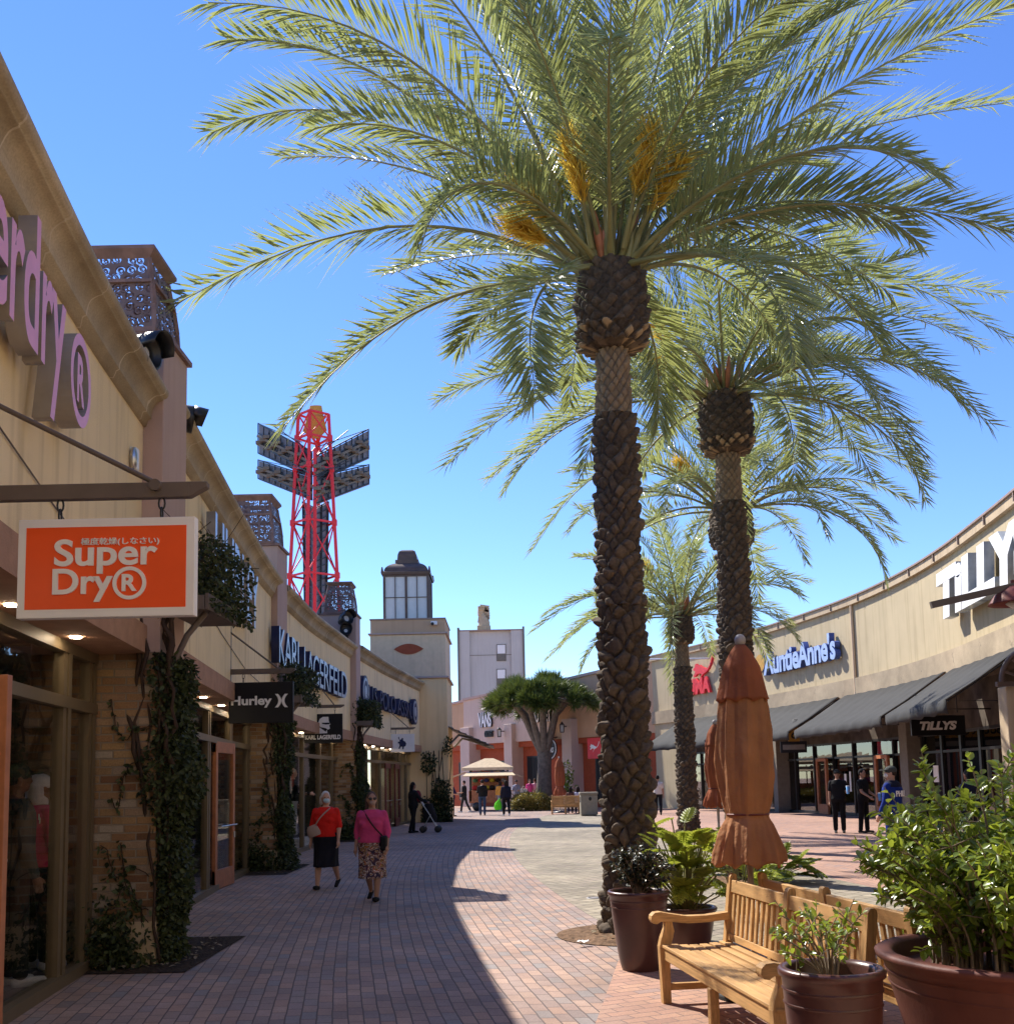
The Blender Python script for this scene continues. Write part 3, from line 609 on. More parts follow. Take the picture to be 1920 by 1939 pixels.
def ring(mb, c, r0, r1, f, d0, d1, n=40, mi=0, mi2=1):
    vs = [f(c[0]+r*math.cos(a), c[1]+r*math.sin(a), d) for d in (d0, d1) for r in (r0, r1) for a in np.linspace(0, 2*math.pi, n, endpoint=False)]
    for k in range(n):
        k2 = (k+1) % n
        mb.add([vs[i] for i in (2*n+k, 2*n+k2, 3*n+k2, 3*n+k)], [(0, 1, 2, 3)], mi); mb.add([vs[i] for i in (n+k, n+k2, 3*n+k2, 3*n+k)], [(0, 1, 2, 3)], mi2); mb.add([vs[i] for i in (k, k2, 2*n+k2, 2*n+k)], [(0, 1, 2, 3)], mi2)
f2 = lambda x, y, d: (XW(RY0+x*.8)+WOFF+.06+d, RY0+x*.8, (rz0+rz1)/2+y)
m = MB(); ring(m, (0, 0), rr_*.76, rr_, f2, 0, .15); m.build('ring', ['pinkF', 'greyS'], t2); text('raised_letters', 'R', f2, rr_*.72, rr_*1.05, .15, ('pinkF', 'greyS'), t2, .03)
wall_letters('HURLEY', 12.9, 17.2, 4.75, .95, .12, ('silver', 'greyS'), 'silver raised letters behind the planted shelf of the second shop', .01)
wall_letters('KARL LAGERFELD', 19.7, 28.7, 4.42, .74, .16, ('silver', 'navy'), 'long row of pale faced black raised letters on the third cream wall', .0, .05, .92)
t, f = wall_letters('U.S. POLO ASSN.', 32.2, 40.3, 4.50, .62, .16, ('navy', 'navy'), 'navy raised letters between two round end badges on the fourth wall', .0, .05, .95)
for yy in (-4.6, 4.75):
    m = MB(); ring(m, (yy, .02), .001, .52, f, 0, .16, 24); m.build('badge_disc', ['navy', 'navy'], t); m = MB(); ring(m, (yy, .02), .36, .44, f, .161, .17, 24); ring(m, (yy, .02), .001, .2, f, .161, .17, 24); m.build('badge_ring', ['silver', 'silver'], t)
# security camera / small lamp on nearest wall
t = thing('wall_lamp', 'small white wall fitting below the end of the stone cornice', 'lamp', at(238, 868, 9.3)); c = at(238, 868, 9.25)
m = MB(); m.box(c.x-.02, c.x+.12, c.y-.05, c.y+.05, c.z-.12, c.z+.1); m.build('housing', 'white', t, .02); m = MB(); m.ell((c.x+.1, c.y-.06, c.z-.02), (.04, .05, .11)); m.build('cover', 'steel', t)

# ---------- hanging signs
def hanging(Y, u0, u1, v0, v1, barv, baru1, label, board, frame=None, inset=.045, name='hanging_sign'):
    a = at(u0, v1, Y); b = at(u1, v0, Y); x0, x1, z0, z1 = a.x, b.x, (at(u0, v1, Y).z+at(u1, v1, Y).z)/2, (at(u0, v0, Y).z+at(u1, v0, Y).z)/2
    t = thing(name, label, 'sign', ((x0+x1)/2, Y, z0), 0, 'boards hung from wall brackets')
    zb = at(u1, barv, Y).z; xb = at(baru1, barv, Y).x; xw = XW(Y)+WOFF-.02
    m = MB(); m.box(xw, xb-.06, Y-.025, Y+.025, zb-.04, zb+.04); m.add([(xb-.06, Y+s_, zb+z_) for s_ in (-.025, .025) for z_ in (-.04, .04)]+[(xb+.03, Y+s_, zb+z_) for s_ in (-.025, .025) for z_ in (.01, .038)], [(0, 4, 5, 1), (2, 3, 7, 6), (1, 5, 7, 3), (0, 2, 6, 4), (4, 6, 7, 5)])
    br = m.build('bracket_bar', 'barm', t, .004)
    m = MB(); m.tube([(xb-.22, Y, zb+.03), (xw, Y, zb+.62)], .014); m.tube([(xb-.23, Y-.05, zb+.02), (xb-.23, Y+.05, zb+.02)], .03, 14); m.build('stay_rod', 'barm', br); m = MB(); m.box(xw-.01, xw+.02, Y-.05, Y+.05, zb-.15, zb+.75); m.build('wall_plate', 'barm', br)
    ch = MB()
    for x in (x0+(x1-x0)*.22, x0+(x1-x0)*.80):
        z = zb-.04; i = 0; hgt = (z-z1)/2
        for i in range(2):
            cz = z-hgt*(i+.5); pts = [Vector(((.016*math.cos(q)) if i == 0 else 0, (0 if i == 0 else .016*math.cos(q)), hgt*.62*math.sin(q)))+Vector((x, Y, cz)) for q in np.linspace(0, 2*math.pi, 13)]
            ch.tube(pts, .005, 6, 0, False)
    ch.build('chain', 'dark', t)
    m = MB(); m.box(x0, x1, Y-.03, Y+.03, z0, z1); bo = m.build('board', frame or board, t, .003)
    if frame:
        m = MB(); m.box(x0+inset, x1-inset, Y-.032, Y-.028, z0+inset*1.05, z1-inset*1.05); bo2 = m.build('panel', board, bo)
    xc, zc, W, H_ = (x0+x1)/2, (z0+z1)/2, x1-x0, z1-z0
    # local mapping: unit coords across board (0..1, top 0..1 down)
    def f(px, py): return lambda x, y, d: (x0+W*px+x, Y-.0325-d, z1-H_*py+y)
    return t, bo, f, W, H_
t, bo, f, W, H_ = hanging(5.1, 36.5, 373, 984, 1170, 928, 384, 'orange hanging board in white frame with white lettering, nearest of all', 'orange', 'white', .042)
def rel(x0, y0, x1, y1, bx0, by0, bx1, by1): return ((x0+x1)/2-bx0)/(bx1-bx0), ((y0+y1)/2-by0)/(by1-by0), (x1-x0)/(bx1-bx0), (y1-y0)/(by1-by0)
def put(body, box, bb, mats=('white', 'white'), off=.03, dep=.008, name='lettering', par=None):
    px, py, w_, h_ = rel(*box, *bb); return text(name, body, f(px, py), W*w_, H_*h_, dep, mats, par or bo, off)
B = (122, 345, 1338, 1045)
put('Super', (378, 493, 1086, 742), B, off=.022); put('Dry', (370, 702, 782, 940), B, off=.022); put('極度乾燥(しなさい)', (560, 487, 1096, 545), B, off=.004)
px, py, w_, h_ = rel(782, 702, 1012, 920, *B); m = MB(); ring(m, (0, 0), W*w_*.39, W*w_*.5, f(px, py), 0, .008, 36, 0, 0); m.build('lettering', 'white', bo); put('R', (845, 748, 948, 868), B, off=.03)
t, bo, f, W, H_ = hanging(15.4, 434, 556, 1292, 1369, 1270, 556, 'black hanging board with white lettering and two curved marks', 'blackp')
B = (340, 1462, 768, 1732); put('Hurley', (358, 1553, 628, 1632), B, off=.03)
for sgn, cx in ((1, 668), (-1, 716)):
    px, py, w_, h_ = rel(cx-24, 1543, cx+24, 1632, *B); hh = H_*h_/2; ww = W*w_/2; poly = []
    for k in np.linspace(-1, 1, 13): poly.append((sgn*(ww*(.95-1.0*k*k*.9)), hh*k))
    for k in np.linspace(1, -1, 13): poly.append((sgn*(ww*(.15-1.0*k*k*.95) ), hh*k))
    m = MB(); m.prism(poly, f(px, py), .008); m.build('curved_mark', 'white', bo)
t, bo, f, W, H_ = hanging(25.7, 577, 649, 1352, 1407, 1337, 650, 'black hanging board with white head silhouette and lettering', 'blackp')
B = (842, 1665, 1095, 1868); put('KARL LAGERFELD', (848, 1812, 1084, 1843), B, off=.035)
def poly_mark(pts, B, m_='white', dep=.008, name='silhouette'):
    q = [(((x-B[0])/(B[2]-B[0])-.5)*W, (.5-(y-B[1])/(B[3]-B[1]))*H_) for x, y in pts]; m = MB(); m.prism(q, f(.5, .5), dep); return m.build(name, m_, bo)
poly_mark([(937, 1722), (945, 1700), (965, 1686), (1003, 1686), (1005, 1716), (1016, 1738), (1008, 1745), (1013, 1768), (1000, 1776), (985, 1765), (950, 1757), (938, 1740)], B)
poly_mark([(934, 1745), (945, 1760), (985, 1790), (993, 1775), (995, 1800), (915, 1803), (920, 1765)], B)
poly_mark([(960, 1727), (1014, 1727), (1010, 1738), (985, 1740), (960, 1734)], B, 'blackp', .011)
t, bo, f, W, H_ = hanging(37.2, 740, 785, 1390, 1424, 1379, 785, 'square white hanging board with a small dark rider emblem', 'white')
B = (1415, 1805, 1580, 1930)
poly_mark([(1468, 1830), (1474, 1822), (1478, 1845), (1490, 1842), (1494, 1832), (1502, 1834), (1502, 1850), (1516, 1858), (1524, 1872), (1518, 1890), (1508, 1893), (1505, 1910), (1497, 1912), (1497, 1893), (1485, 1893), (1478, 1908), (1470, 1905), (1478, 1885), (1474, 1870), (1466, 1868), (1468, 1858), (1480, 1855)], B, 'navy')

# ---------- lantern tower
TY = 43.05; TX0, TX1 = at(801, 1260, TY).x, at(848, 1400, TY).x
t = thing('lantern_tower', 'ochre stucco tower topped by a glazed lantern with a dark copper dome', 'tower', ((TX0+TX1)/2-1, TY+1.5, 0))
XL = at(700, 1210, TY).x; zl1 = at(830, 1284, TY).z; zt = at(830, 1172, TY).z; zb_ = at(830, 1200, TY).z
m = MB(); m.box(XL, TX1, TY, TY+3.6, 0, zl1); m.build('tower_base', 'ochre', t, .02)
m = MB(); m.box(XL+.02, TX1-.04, TY+.03, TY+3.55, zl1+.08, zb_); m.build('tower_shaft', 'tanst', t, .02)
m = MB(); m.box(XL-.1, TX1+.09, TY-.09, TY+3.7, zl1, zl1+.08); m.box(XL-.06, TX1+.05, TY-.07, TY+3.66, zb_, zb_+.07); m.build('ledge', 'mauve', t, .015)
m = MB(); m.box(XL+.03, TX1-.05, TY+.04, TY+3.5, zb_+.07, zt); m.build('parapet', 'peach', t, .015)
m = MB(); m.box(XL-.0, TX1-.02, TY+.005, TY+3.55, zt, zt+.06); m.build('coping', 'cap', t)
c = at(774, 1229, TY+.02); rx = (at(802, 1229, TY).x-at(746, 1229, TY).x)/2; rz_ = rx*.36
pl = [(rx*k, rz_*(1-k*k)) for k in np.linspace(-1, 1, 15)]+[(rx*k, -rz_*(1-k*k)) for k in np.linspace(1, -1, 15)[1:-1]]
m = MB(); m.prism(pl, lambda x, y, d: (c.x+x, TY+.028-d, c.z+y), .03); m.build('eye_opening', 'brickred', t)
LX0, LX1 = at(727, 1120, TY+.9).x, at(812, 1120, TY+.9).x; LZ0 = zt+.06; LZ1 = at(765, 1088, TY+.9).z; lc = (LX0+LX1)/2; hw = (LX1-LX0)/2; ly0 = TY+.8; lcy = ly0+hw
m = MB(); m.box(lc-hw+.05, lc+hw-.05, ly0+.05, ly0+2*hw-.05, LZ0, LZ1); gp = m.build('lantern_glazing', 'milk', t)
m = MB()
for k, wd in ((-1, .10), (-.5, .03), (0, .10), (.5, .03), (1, .10)):
    for yy in (ly0+.03, ly0+2*hw-.03): m.box(lc+hw*k*.97-wd/2, lc+hw*k*.97+wd/2, yy-.04, yy+.04, LZ0, LZ1)
    if abs(k) < 1:
        for xx in (lc-hw+.03, lc+hw-.03): m.box(xx-.04, xx+.04, lcy+hw*k*.97-wd/2, lcy+hw*k*.97+wd/2, LZ0, LZ1)
for z_, hh in ((LZ0, .12), ((LZ0+LZ1)/2, .03), (LZ1-.1, .12)): m.box(lc-hw-.01, lc+hw+.01, ly0-.012, ly0+2*hw+.012, z_, z_+hh) if hh > .1 else [m.box(lc-hw+.02, lc+hw-.02, yy-.03, yy+.03, z_, z_+hh) for yy in (ly0+.04, ly0+2*hw-.04)]
m.build('lantern_frame', 'copper', gp)
m = MB(); zd = at(765, 1062, TY+.9).z; dh = zd-LZ1
pr = [(1.08, -.02), (1.10, .10), (1.0, .14)]+[(math.cos(a)*.98, .14+math.sin(a)*dh*.86) for a in np.linspace(.05, 1.15, 8)]
c4 = [(-1, -1), (1, -1), (1, 1), (-1, 1)]
vs = [(lc+hw*r*i, lcy+hw*r*j, LZ1+z) for r, z in pr for i, j in c4]; m.add(vs, [(q*4+k, q*4+(k+1) % 4, q*4+4+(k+1) % 4, q*4+4+k) for q in range(len(pr)-1) for k in range(4)])
z2 = LZ1+.14+dh*.8; m.box(lc-hw*.52, lc+hw*.52, lcy-hw*.52, lcy+hw*.52, z2-.05, z2+.12)
pr = [(.44, 0), (.42, .2), (.36, .32), (.25, .38)]; zz = z2+.12; vs = [(lc+hw*r*i, lcy+hw*r*j, zz+z*1.3) for r, z in pr for i, j in c4]; m.add(vs, [(q*4+k, q*4+(k+1) % 4, q*4+4+(k+1) % 4, q*4+4+k) for q in range(len(pr)-1) for k in range(4)]+[(12, 13, 14, 15)])
for i, j in c4: m.tube([(lc+hw*1.05*i, lcy+hw*1.05*j, LZ1+.05), (lc+hw*1.05*i, lcy+hw*1.05*j, LZ1+.32)], [.07, .03], 8)
m.build('dome', 'copper', t)
t = thing('security_camera', 'small white camera on the parapet of the lantern tower', 'camera', at(822, 1180, TY)); c = at(822, 1180, TY-.1); m = MB(); m.box(c.x-.13, c.x+.13, c.y-.1, c.y+.1, c.z-.08, c.z+.08); m.build('housing', 'white', t, .02); m = MB(); m.ell((c.x-.06, c.y-.12, c.z-.04), (.07, .06, .07)); m.build('lens', 'dark', t)
# slatted metal canopy behind the tower
t = thing('metal_canopy', 'dark slatted metal canopy jutting from behind the tower', 'canopy', (TX1+.2, TY+2.5, 3.2))
a = at(852, 1378, TY+1.2); b = at(928, 1413, TY+2.6); m = MB()
for k in range(7):
    q = a.lerp(b, k/6); m.bar((q.x, TY+.4, q.z), (q.x, TY+4.6, q.z), .34, .03, up=(.3, 0, 1))
m.build('slats', 'greyd', t); m = MB()
for yy in (TY+.7, TY+4.2): m.tube([(a.x, yy, a.z-.75), (a.x+.4, yy, a.z-.35), ((a.x+b.x)/2, yy, (a.z+b.z)/2-.08), (b.x, yy, b.z-.03)], .05)
m.build('bracket_arm', 'greyd', t)
# ================================================================== FAR TOWERS
HY = 150.0
x0, x1 = at(868, 1330, HY).x, at(996, 1330, HY).x; zt = at(930, 1192, HY).z
t = thing('hotel_block', 'grey concrete hotel block with two white windows, far behind', 'building', ((x0+x1)/2, HY+5, 0))
m = MB(); m.box(x0+.5, x1-.5, HY+.5, HY+11, 0, zt-.2); m.build('wall', 'grey', t)
m = MB(); ww = (x1-x0)
for a, b, d_ in ((.02, .18, .0), (.80, .98, 0)): m.box(x0+ww*a, x0+ww*b, HY+d_, HY+.49, 0, zt+.0)
m.build('side_bay', 'grey', t)
m = MB(); m.box(x0, x0+.3, HY-.2, HY+11.2, 0, zt+.35); m.box(x1-.3, x1, HY-.2, HY+11.2, 0, zt+.35); m.build('corner_fin', 'greyd', t)
m = MB(); m.box(x0+.31, x1-.31, HY-.03, HY+11, zt-.2, zt); m.build('coping', 'cap', t)
for v in (1250, 1297):
    m = MB(); z = at(930, v, HY).z; m.box(x0+ww*.42+1.25, x0+ww*.42+1.0, HY+.42, HY+.5, z-1, z); m = MB()
    xa, xb = at(942, v, HY).x, at(957, v, HY).x; za, zc_ = at(948, v-13 if v == 1250 else v-13, HY).z, at(948, v-26 if v == 1250 else v-26, HY).z
    za = at(948, v-13+3, HY).z-1.2; 
    for nm, z0_, z1_, mm in (('window', z, z+2.3, 'white'), ):
        fr = MB().box(xa-.12, xb+.12, HY+.40, HY+.52, z-.12, z+2.42).build('window', 'greyd', t); MB().box(xa, xb, HY+.37, HY+.42, z+1.0, z+2.3).build('blind', 'white', fr); MB().box(xa, xb, HY+.36, HY+.42, z, z+.98).build('air_unit', 'greyd', fr)
    for k in (.25, .5, .75): pass
m = MB(); m.box(x0+.6, x1-.6, HY+.46, HY+.52, at(930, 1240, HY).z, at(930, 1240, HY).z+.08); m.build('joint', 'greyd', t)
# carved winged figure on the roof
t = thing('roof_statue', 'carved stone winged figure standing on the grey hotel roof', 'statue', at(917, 1192, HY+3)); k = HY/1923.0
def sp(u, v, Y=HY+3): return at(u, v, Y)
m = MB(); sk = 'stone'
m.box(*[q for q in (sp(904, 1190).x, sp(929, 1190).x)], HY+2, HY+4.5, zt-.2, sp(915, 1186).z)
m.loft([(sp(916, 1186).x, HY+3.2, sp(916, 1187).z, .9, 1.1), (sp(917, 1178).x, HY+3.2, sp(917, 1178).z, .85, 1.0), (sp(914, 1168).x, HY+3.1, sp(914, 1168).z, .55, .8), (sp(911, 1162).x, HY+3, sp(911, 1162).z, .5, .6)], 14)
m.loft([(sp(910, 1166).x, HY+2.9, sp(910, 1166).z, .42, .5), (sp(910, 1160).x, HY+2.8, sp(910, 1159).z, .45, .55), (sp(911, 1157).x, HY+2.8, sp(911, 1156).z, .5, .55), (sp(911, 1150).x, HY+2.8, sp(911, 1149).z, .52, .55)], 12)
b = m.build('body', sk, t, .05)
m = MB()
for i in range(7):
    a = sp(913+i*1.1, 1180-i*1.0); e = sp(918+i*.9, 1146+i*4.2); m.bar(a, e, .32, 1.4-.08*i)
m.build('wing', sk, t); m = MB()
for v in (1151, 1155): m.box(sp(905.5, v).x, sp(917, v).x, HY+2.1, HY+3.6, sp(911, v).z-.12, sp(911, v).z+.12)
m.build('crown_band', sk, t, .03)

# red steel sign tower
t = thing('sign_tower', 'tall red steel lattice tower carrying dark sign arms above the shops', 'tower', (at(597, 1400, 92).x, 92, 0)); RY = 92.0
zT = at(595, 787, RY).z; cT = at(595, 787, RY).x; cB = at(596, 1150, RY).x
hT = (at(624, 787, RY).x-at(566, 787, RY).x)/2; hB0 = (at(646, 1150, RY).x-at(549, 1150, RY).x)/2; zBm = at(596, 1150, RY).z
def hw_(z): return hT+(hB0-hT)*(zT-z)/(zT-zBm)
def cen(z): return cT+(cB-cT)*(zT-z)/(zT-zBm)
def corner(i, z):
    r = hw_(z)*1.36; a = [math.pi*1.13, -math.pi*.37+.0, math.pi*.13+.6, math.pi*.63][i]
    a = [rad(-168), rad(-95), rad(-10), rad(88)][i]; rr = hw_(z)*1.0
    return Vector((cen(z)+rr*math.cos(a), RY+rr*math.sin(a), z))
lv = [0]+[at(596, v, RY).z for v in (1195, 1092, 992, 890, 832, 787)]
m = MB()
for i in range(4): m.bar(corner(i, 0), corner(i, zT), .27, mi=0)
le = m.build('leg', 'redst', t)
m = MB()
for a, b in zip(lv[:-1], lv[1:]):
    for i in range(4):
        j = (i+1) % 4; ca_, cb_, cc, ce = corner(i, a), corner(j, a), corner(i, b), corner(j, b); m.bar(ca_, ce, .10); m.bar(cb_, cc, .10); m.bar(cc, ce, .17)
        md = ca_.lerp(ce, .5)
m.build('bracing', 'redst', t)
for b in lv[1:-1]:
    for i in range(4): c = corner(i, b); MB().box(c.x-.22, c.x+.22, c.y-.22, c.y+.22, b-.26, b+.26).build('gusset', 'redst', le)
pm = MB(); q = at(595, 787, RY); pm.loft([(at(597, 826, RY).x, RY+.1, at(597, 829, RY).z, .35, .2), (at(596, 815, RY).x, RY+.1, at(596, 815, RY).z, 1.15, .3), (at(597, 795, RY).x, RY+.1, at(597, 795, RY).z, .85, .25), (at(598, 768, RY).x, RY+.1, at(598, 768, RY).z, .55, .2)], 14); pm.build('gold_emblem', 'gold', t)
def sign_arm(u0, va0, vb0, u1, va1, vb1, label):
    """panel from tower (u0) out to tip (u1): top and bottom pixel heights at each end, with steel frame on its rear face"""
    Ya, Yb = RY-1.2, RY+5.5
    A, B_, C, D = at(u0, va0, Ya), at(u0, vb0, Ya), at(u1, vb1, Yb), at(u1, va1, Yb); m = MB(); o_ = Vector((0, .12, 0))
    m.add([A, B_, C, D, A+o_, B_+o_, C+o_, D+o_], [(0, 1, 2, 3), (7, 6, 5, 4), (0, 3, 7, 4), (1, 5, 6, 2), (2, 6, 7, 3), (0, 4, 5, 1)]); p = m.build('sign_face', 'mesh', t)
    m = MB(); f_ = Vector((0, -.35, 0)); n = 9
    for k in range(n+1):
        a = A.lerp(D, k/n)+f_; b = B_.lerp(C, k/n)+f_; m.bar(a, b, .10)
        if k < n: m.bar(a.lerp(b, .0), B_.lerp(C, (k+1)/n)+f_, .05) if k % 2 else None
    for j in (0, .33, .66, 1): m.bar(A.lerp(B_, j)+f_, D.lerp(C, j)+f_, .12 if j in (0, 1) else .08)
    m.build('sign_frame', 'dark', p); m = MB()
    for k in range(14):
        q = A.lerp(D, (k+.5)/14).lerp(B_.lerp(C, (k+.5)/14), .5+.18*math.sin(k*2.1))-Vector((0, .6, 0)); m.box(q.x-.32, q.x+.32, q.y-.2, q.y+.2, q.z-.16, q.z+.14)
    for j in (.45, .72): m.bar(A.lerp(B_, j)+f_*1.5, D.lerp(C, j)+f_*1.5, .22)
    m.build('lamp_run', 'greyd', p); m = MB(); m.bar(A.lerp(D, .0)+f_, D.lerp(A, .35)-Vector((0, 2.0, -.2)), .09); m.bar(A.lerp(D, .1)-Vector((0, 2.2, 0)), D+f_, .07); m.bar(B_-Vector((0, 1.6, 0)), C.lerp(D, .3)+f_, .07); m.build('strut', 'dark', p)
sign_arm(592, 858, 905, 491, 804, 860, ''); sign_arm(600, 866, 912, 699, 815, 868, ''); sign_arm(592, 905, 948, 491, 873, 908, ''); sign_arm(600, 905, 955, 700, 882, 917, '')
for sgn, ua, ub in ((-1, 574, 582), (1, 622, 614)):
    m = MB(); A, D = at(597, 962, RY-1.4), at(ua, 950, RY+.6); B_, C = at(597, 1400, RY-1.4), at(ub, 1400, RY+.6)
    n = 34
    for k in range(n+1): m.bar(A.lerp(B_, k/n), D.lerp(C, k/n), .09)
    for j in (.02, .5, 1): m.bar(A.lerp(D, j), B_.lerp(C, j), .16)
    p = m.build('vertical_sign_frame', 'dark', t); o_ = Vector((0, .3, 0)); m = MB(); m.add([A+o_, B_+o_, C+o_, D+o_], [(0, 1, 2, 3)]); s_ = m.build('sign_face', 'mesh', p); q = s_.modifiers.new('s', 'SOLIDIFY'); q.thickness = .08
m = MB(); m.bar(at(597, 850, RY-1.5), at(596, 1400, RY-1.5), .28); m.build('mast', 'redst', t)

# ================================================================== RIGHT BUILDING
_ry = np.array([6, 12, 18, 24, 30.5, 34.5, 38.5, 43.3, 47.6, 53, 56.5]); _rx = np.array([8.0, 9.9, 11.4, 12.55, 13.45, 13.65, 13.45, 12.6, 11.6, 9.6, 8.1])
_rs = np.linspace(6, 56.5, 506); _rv = np.interp(_rs, _ry, _rx); _rv = np.convolve(np.pad(_rv, 20, 'reflect', reflect_type='odd'), np.ones(41)/41, 'valid')
def XR(y): return float(np.interp(y, _rs, _rv))
ZR = 8.45
t = thing('curved_store', 'long curved pale yellow shop building with black awnings on the right', 'building', (13.5, 32, 0)); RB = t
XR_BOUNCE = lambda y: float(np.interp(y, [-16, -12, -8, -4, 0, 3, 6], [-9.5, -4.5, -.6, 2.6, 5.2, 6.8, 8.05]))  # unseen wall run behind the camera, added to bounce warm light into the shade
wm = sweep(MB(), 6, 56.5, [(0, 5.3), (.5, 5.3), (.5, ZR-.1), (0, ZR-.1)], xf=XR); sweep(wm, -16, 6, [(0, 0), (.5, 0), (.5, ZR-.1), (0, ZR-.1)], xf=XR_BOUNCE); wm.build('wall', 'creamR', t)
sweep(MB(), 6, 56.5, [(-.10, 4.62), (.4, 4.62), (.4, 5.3), (-.10, 5.3)], xf=XR).build('stone_band', brick_mat('band_stone_panels', [(.42, .33, .22), (.50, .40, .27), (.46, .36, .24)], (.25, .2, .14), 2.4, 5, .012, bump=.3, grime=.3), t)
sweep(MB(), 6, 56.5, [(-.14, ZR-.32), (.55, ZR-.32), (.55, ZR-.06), (-.14, ZR-.06)], xf=XR).build('parapet_band', 'stone', t)
cpo = sweep(MB(), 6, 56.5, [(-.2, ZR-.06), (.6, ZR-.06), (.6, ZR), (-.2, ZR)], xf=XR).build('coping', 'cap', t)
for y in np.arange(8, 56, 2.3): MB().box(XR(y)-.19, XR(y)-.14, y-.02, y+.02, ZR-.30, ZR-.0605).build('coping_clip', 'cap', cpo)
m = MB(); y = 38.7; m.tube([(XR(y)-.06, y, 4.6), (XR(y)-.06, y, ZR-.3)], .06, 8); m.build('downpipe', 'tanst', t)
# storefront: recessed dark glazing
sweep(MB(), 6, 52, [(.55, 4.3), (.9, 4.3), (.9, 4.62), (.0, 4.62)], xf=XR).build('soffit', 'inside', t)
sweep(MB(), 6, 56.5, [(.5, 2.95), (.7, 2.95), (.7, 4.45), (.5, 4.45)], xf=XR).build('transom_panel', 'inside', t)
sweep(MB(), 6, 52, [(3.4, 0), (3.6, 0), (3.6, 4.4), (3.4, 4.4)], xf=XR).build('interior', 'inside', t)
m = MB(); ysx = [7.5, 10, 12.5, 15, 17.5, 20, 22, 24, 26, 28, 30, 31.6, 33.2, 34.8, 36, 37.2, 38.8, 40.4, 42, 43.6, 45.2, 46.8, 48.4, 50, 51.6, 53.2]
for y in ysx: m.box(XR(y)+.50, XR(y)+.66, y-.07, y+.07, 0, 2.95)
sweep(m, 6, 54.4, [(.5, 0), (.68, 0), (.68, .12), (.5, .12)], xf=XR); sweep(m, 6, 54.4, [(.5, 2.86), (.68, 2.86), (.68, 2.949), (.5, 2.949)], xf=XR); sweep(m, 6, 54.4, [(.52, 2.28), (.66, 2.28), (.66, 2.36), (.52, 2.36)], xf=XR)
fr = m.build('window_frame', 'dark', t); sweep(MB(), 6, 54.4, [(.575, .12), (.585, .12), (.585, 2.9), (.575, 2.9)], xf=XR).build('pane', 'glassR', fr)
for a, b in ((42.2, 43.4), (37.4, 38.6)):
    m = MB(); x = XR((a+b)/2)+.44
    for y in (a, b): m.box(x-.05, x+.05, y-.09, y+.09, .02, 2.3)
    m.box(x-.045, x+.045, a, b, 2.2, 2.33); m.box(x-.045, x+.045, a, b, .02, .42); do = m.build('door', 'wood', t); MB().box(x-.01, x, a, b, .42, 2.2).build('glass', 'glass', do)
for y in (35.4, 46.2): MB().box(XR(y)+.1, XR(y)+.7, y-.35, y+.35, 0, 4.62).build('column', 'greyd', t, .02)
sweep(MB(), 54.5, 56.4, [(.0, 0), (.4, 0), (.4, 4.62), (.0, 4.62)], xf=XR).build('lower_wall', 'creamR', t)
sweep(MB(), 6, 56.5, [(.55, ZR-.5), (9, ZR-.5), (9, ZR-.4), (.55, ZR-.4)], xf=XR).build('roof_deck', 'greyd', t)
# paper notices on the glass
for k, (y, z, w_, h_, mm) in enumerate([(41.2, 1.45, .3, .42, 'white'), (39.9, 1.6, .35, .5, 'blueF'), (36.6, 1.55, .35, .5, 'blueF'), (35.3, 1.5, .5, .7, 'blueF'), (33.9, 1.6, .4, .55, 'white'), (40.8, 1.35, .18, .8, 'white')]):
    m = MB(); m.box(XR(y)+.560, XR(y)+.572, y-w_/2, y+w_/2, z-h_/2, z+h_/2); m.build('notice', mm, fr)
def awning(Y0, Y1, label, out=2.15, zt=4.68, zb=3.36, val=.34, seed=0):
    a = thing('awning', label, 'awning', (XR((Y0+Y1)/2)-.6, (Y0+Y1)/2, zb), 0, 'charcoal awnings along the curved store'); nS = max(8, int((Y1-Y0)/.25)); yy = np.linspace(Y0, Y1, nS+1); V = []; U = []
    prof = [(-.11, zt), (-.7, zt-(zt-zb)*.30), (-1.4, zt-(zt-zb)*.66), (-out, zb)]
    for i, y in enumerate(yy):
        for o_, z in prof: V.append((XR(y)+o_, y, z+.012*math.sin(i*1.7)))
        wv = .05*math.sin(i*1.25+seed); V.append((XR(y)-out-.02+wv*.5, y, zb-val*.5)); V.append((XR(y)-out-.0+wv, y, zb-val+.05*abs(math.sin(i*.62))))
    k = 6; m = MB(); m.add(V, [(i*k+j, i*k+j+1, (i+1)*k+j+1, (i+1)*k+j) for i in range(nS) for j in range(k-1)], 0, True); c = m.build('canvas', 'awn', a); s_ = c.modifiers.new('s', 'SOLIDIFY'); s_.thickness = .012
    m = MB()
    for y in (Y0+.05, (Y0+Y1)/2, Y1-.05): m.tube([(XR(y)-.1, y, zt-.08), (XR(y)-out+.05, y, zb-.03), (XR(y)-.1, y, zb-.05)], .025, 6)
    m.tube([(XR(y)-out+.05, y, zb-.03) for y in yy[::4]], .025, 6); m.build('awning_frame', 'dark', a)
awning(47.6, 53.6, 'grey awning behind the slim palm trunk, farthest of the row'); awning(40.0, 46.8, 'charcoal awning beside the closed rust umbrella'); awning(30.7, 39.5, 'long charcoal awning right of the shield sign, below the downpipe', seed=1); awning(24.0, 30.2, 'charcoal awning above the black letter board, nearest of the row', seed=2)
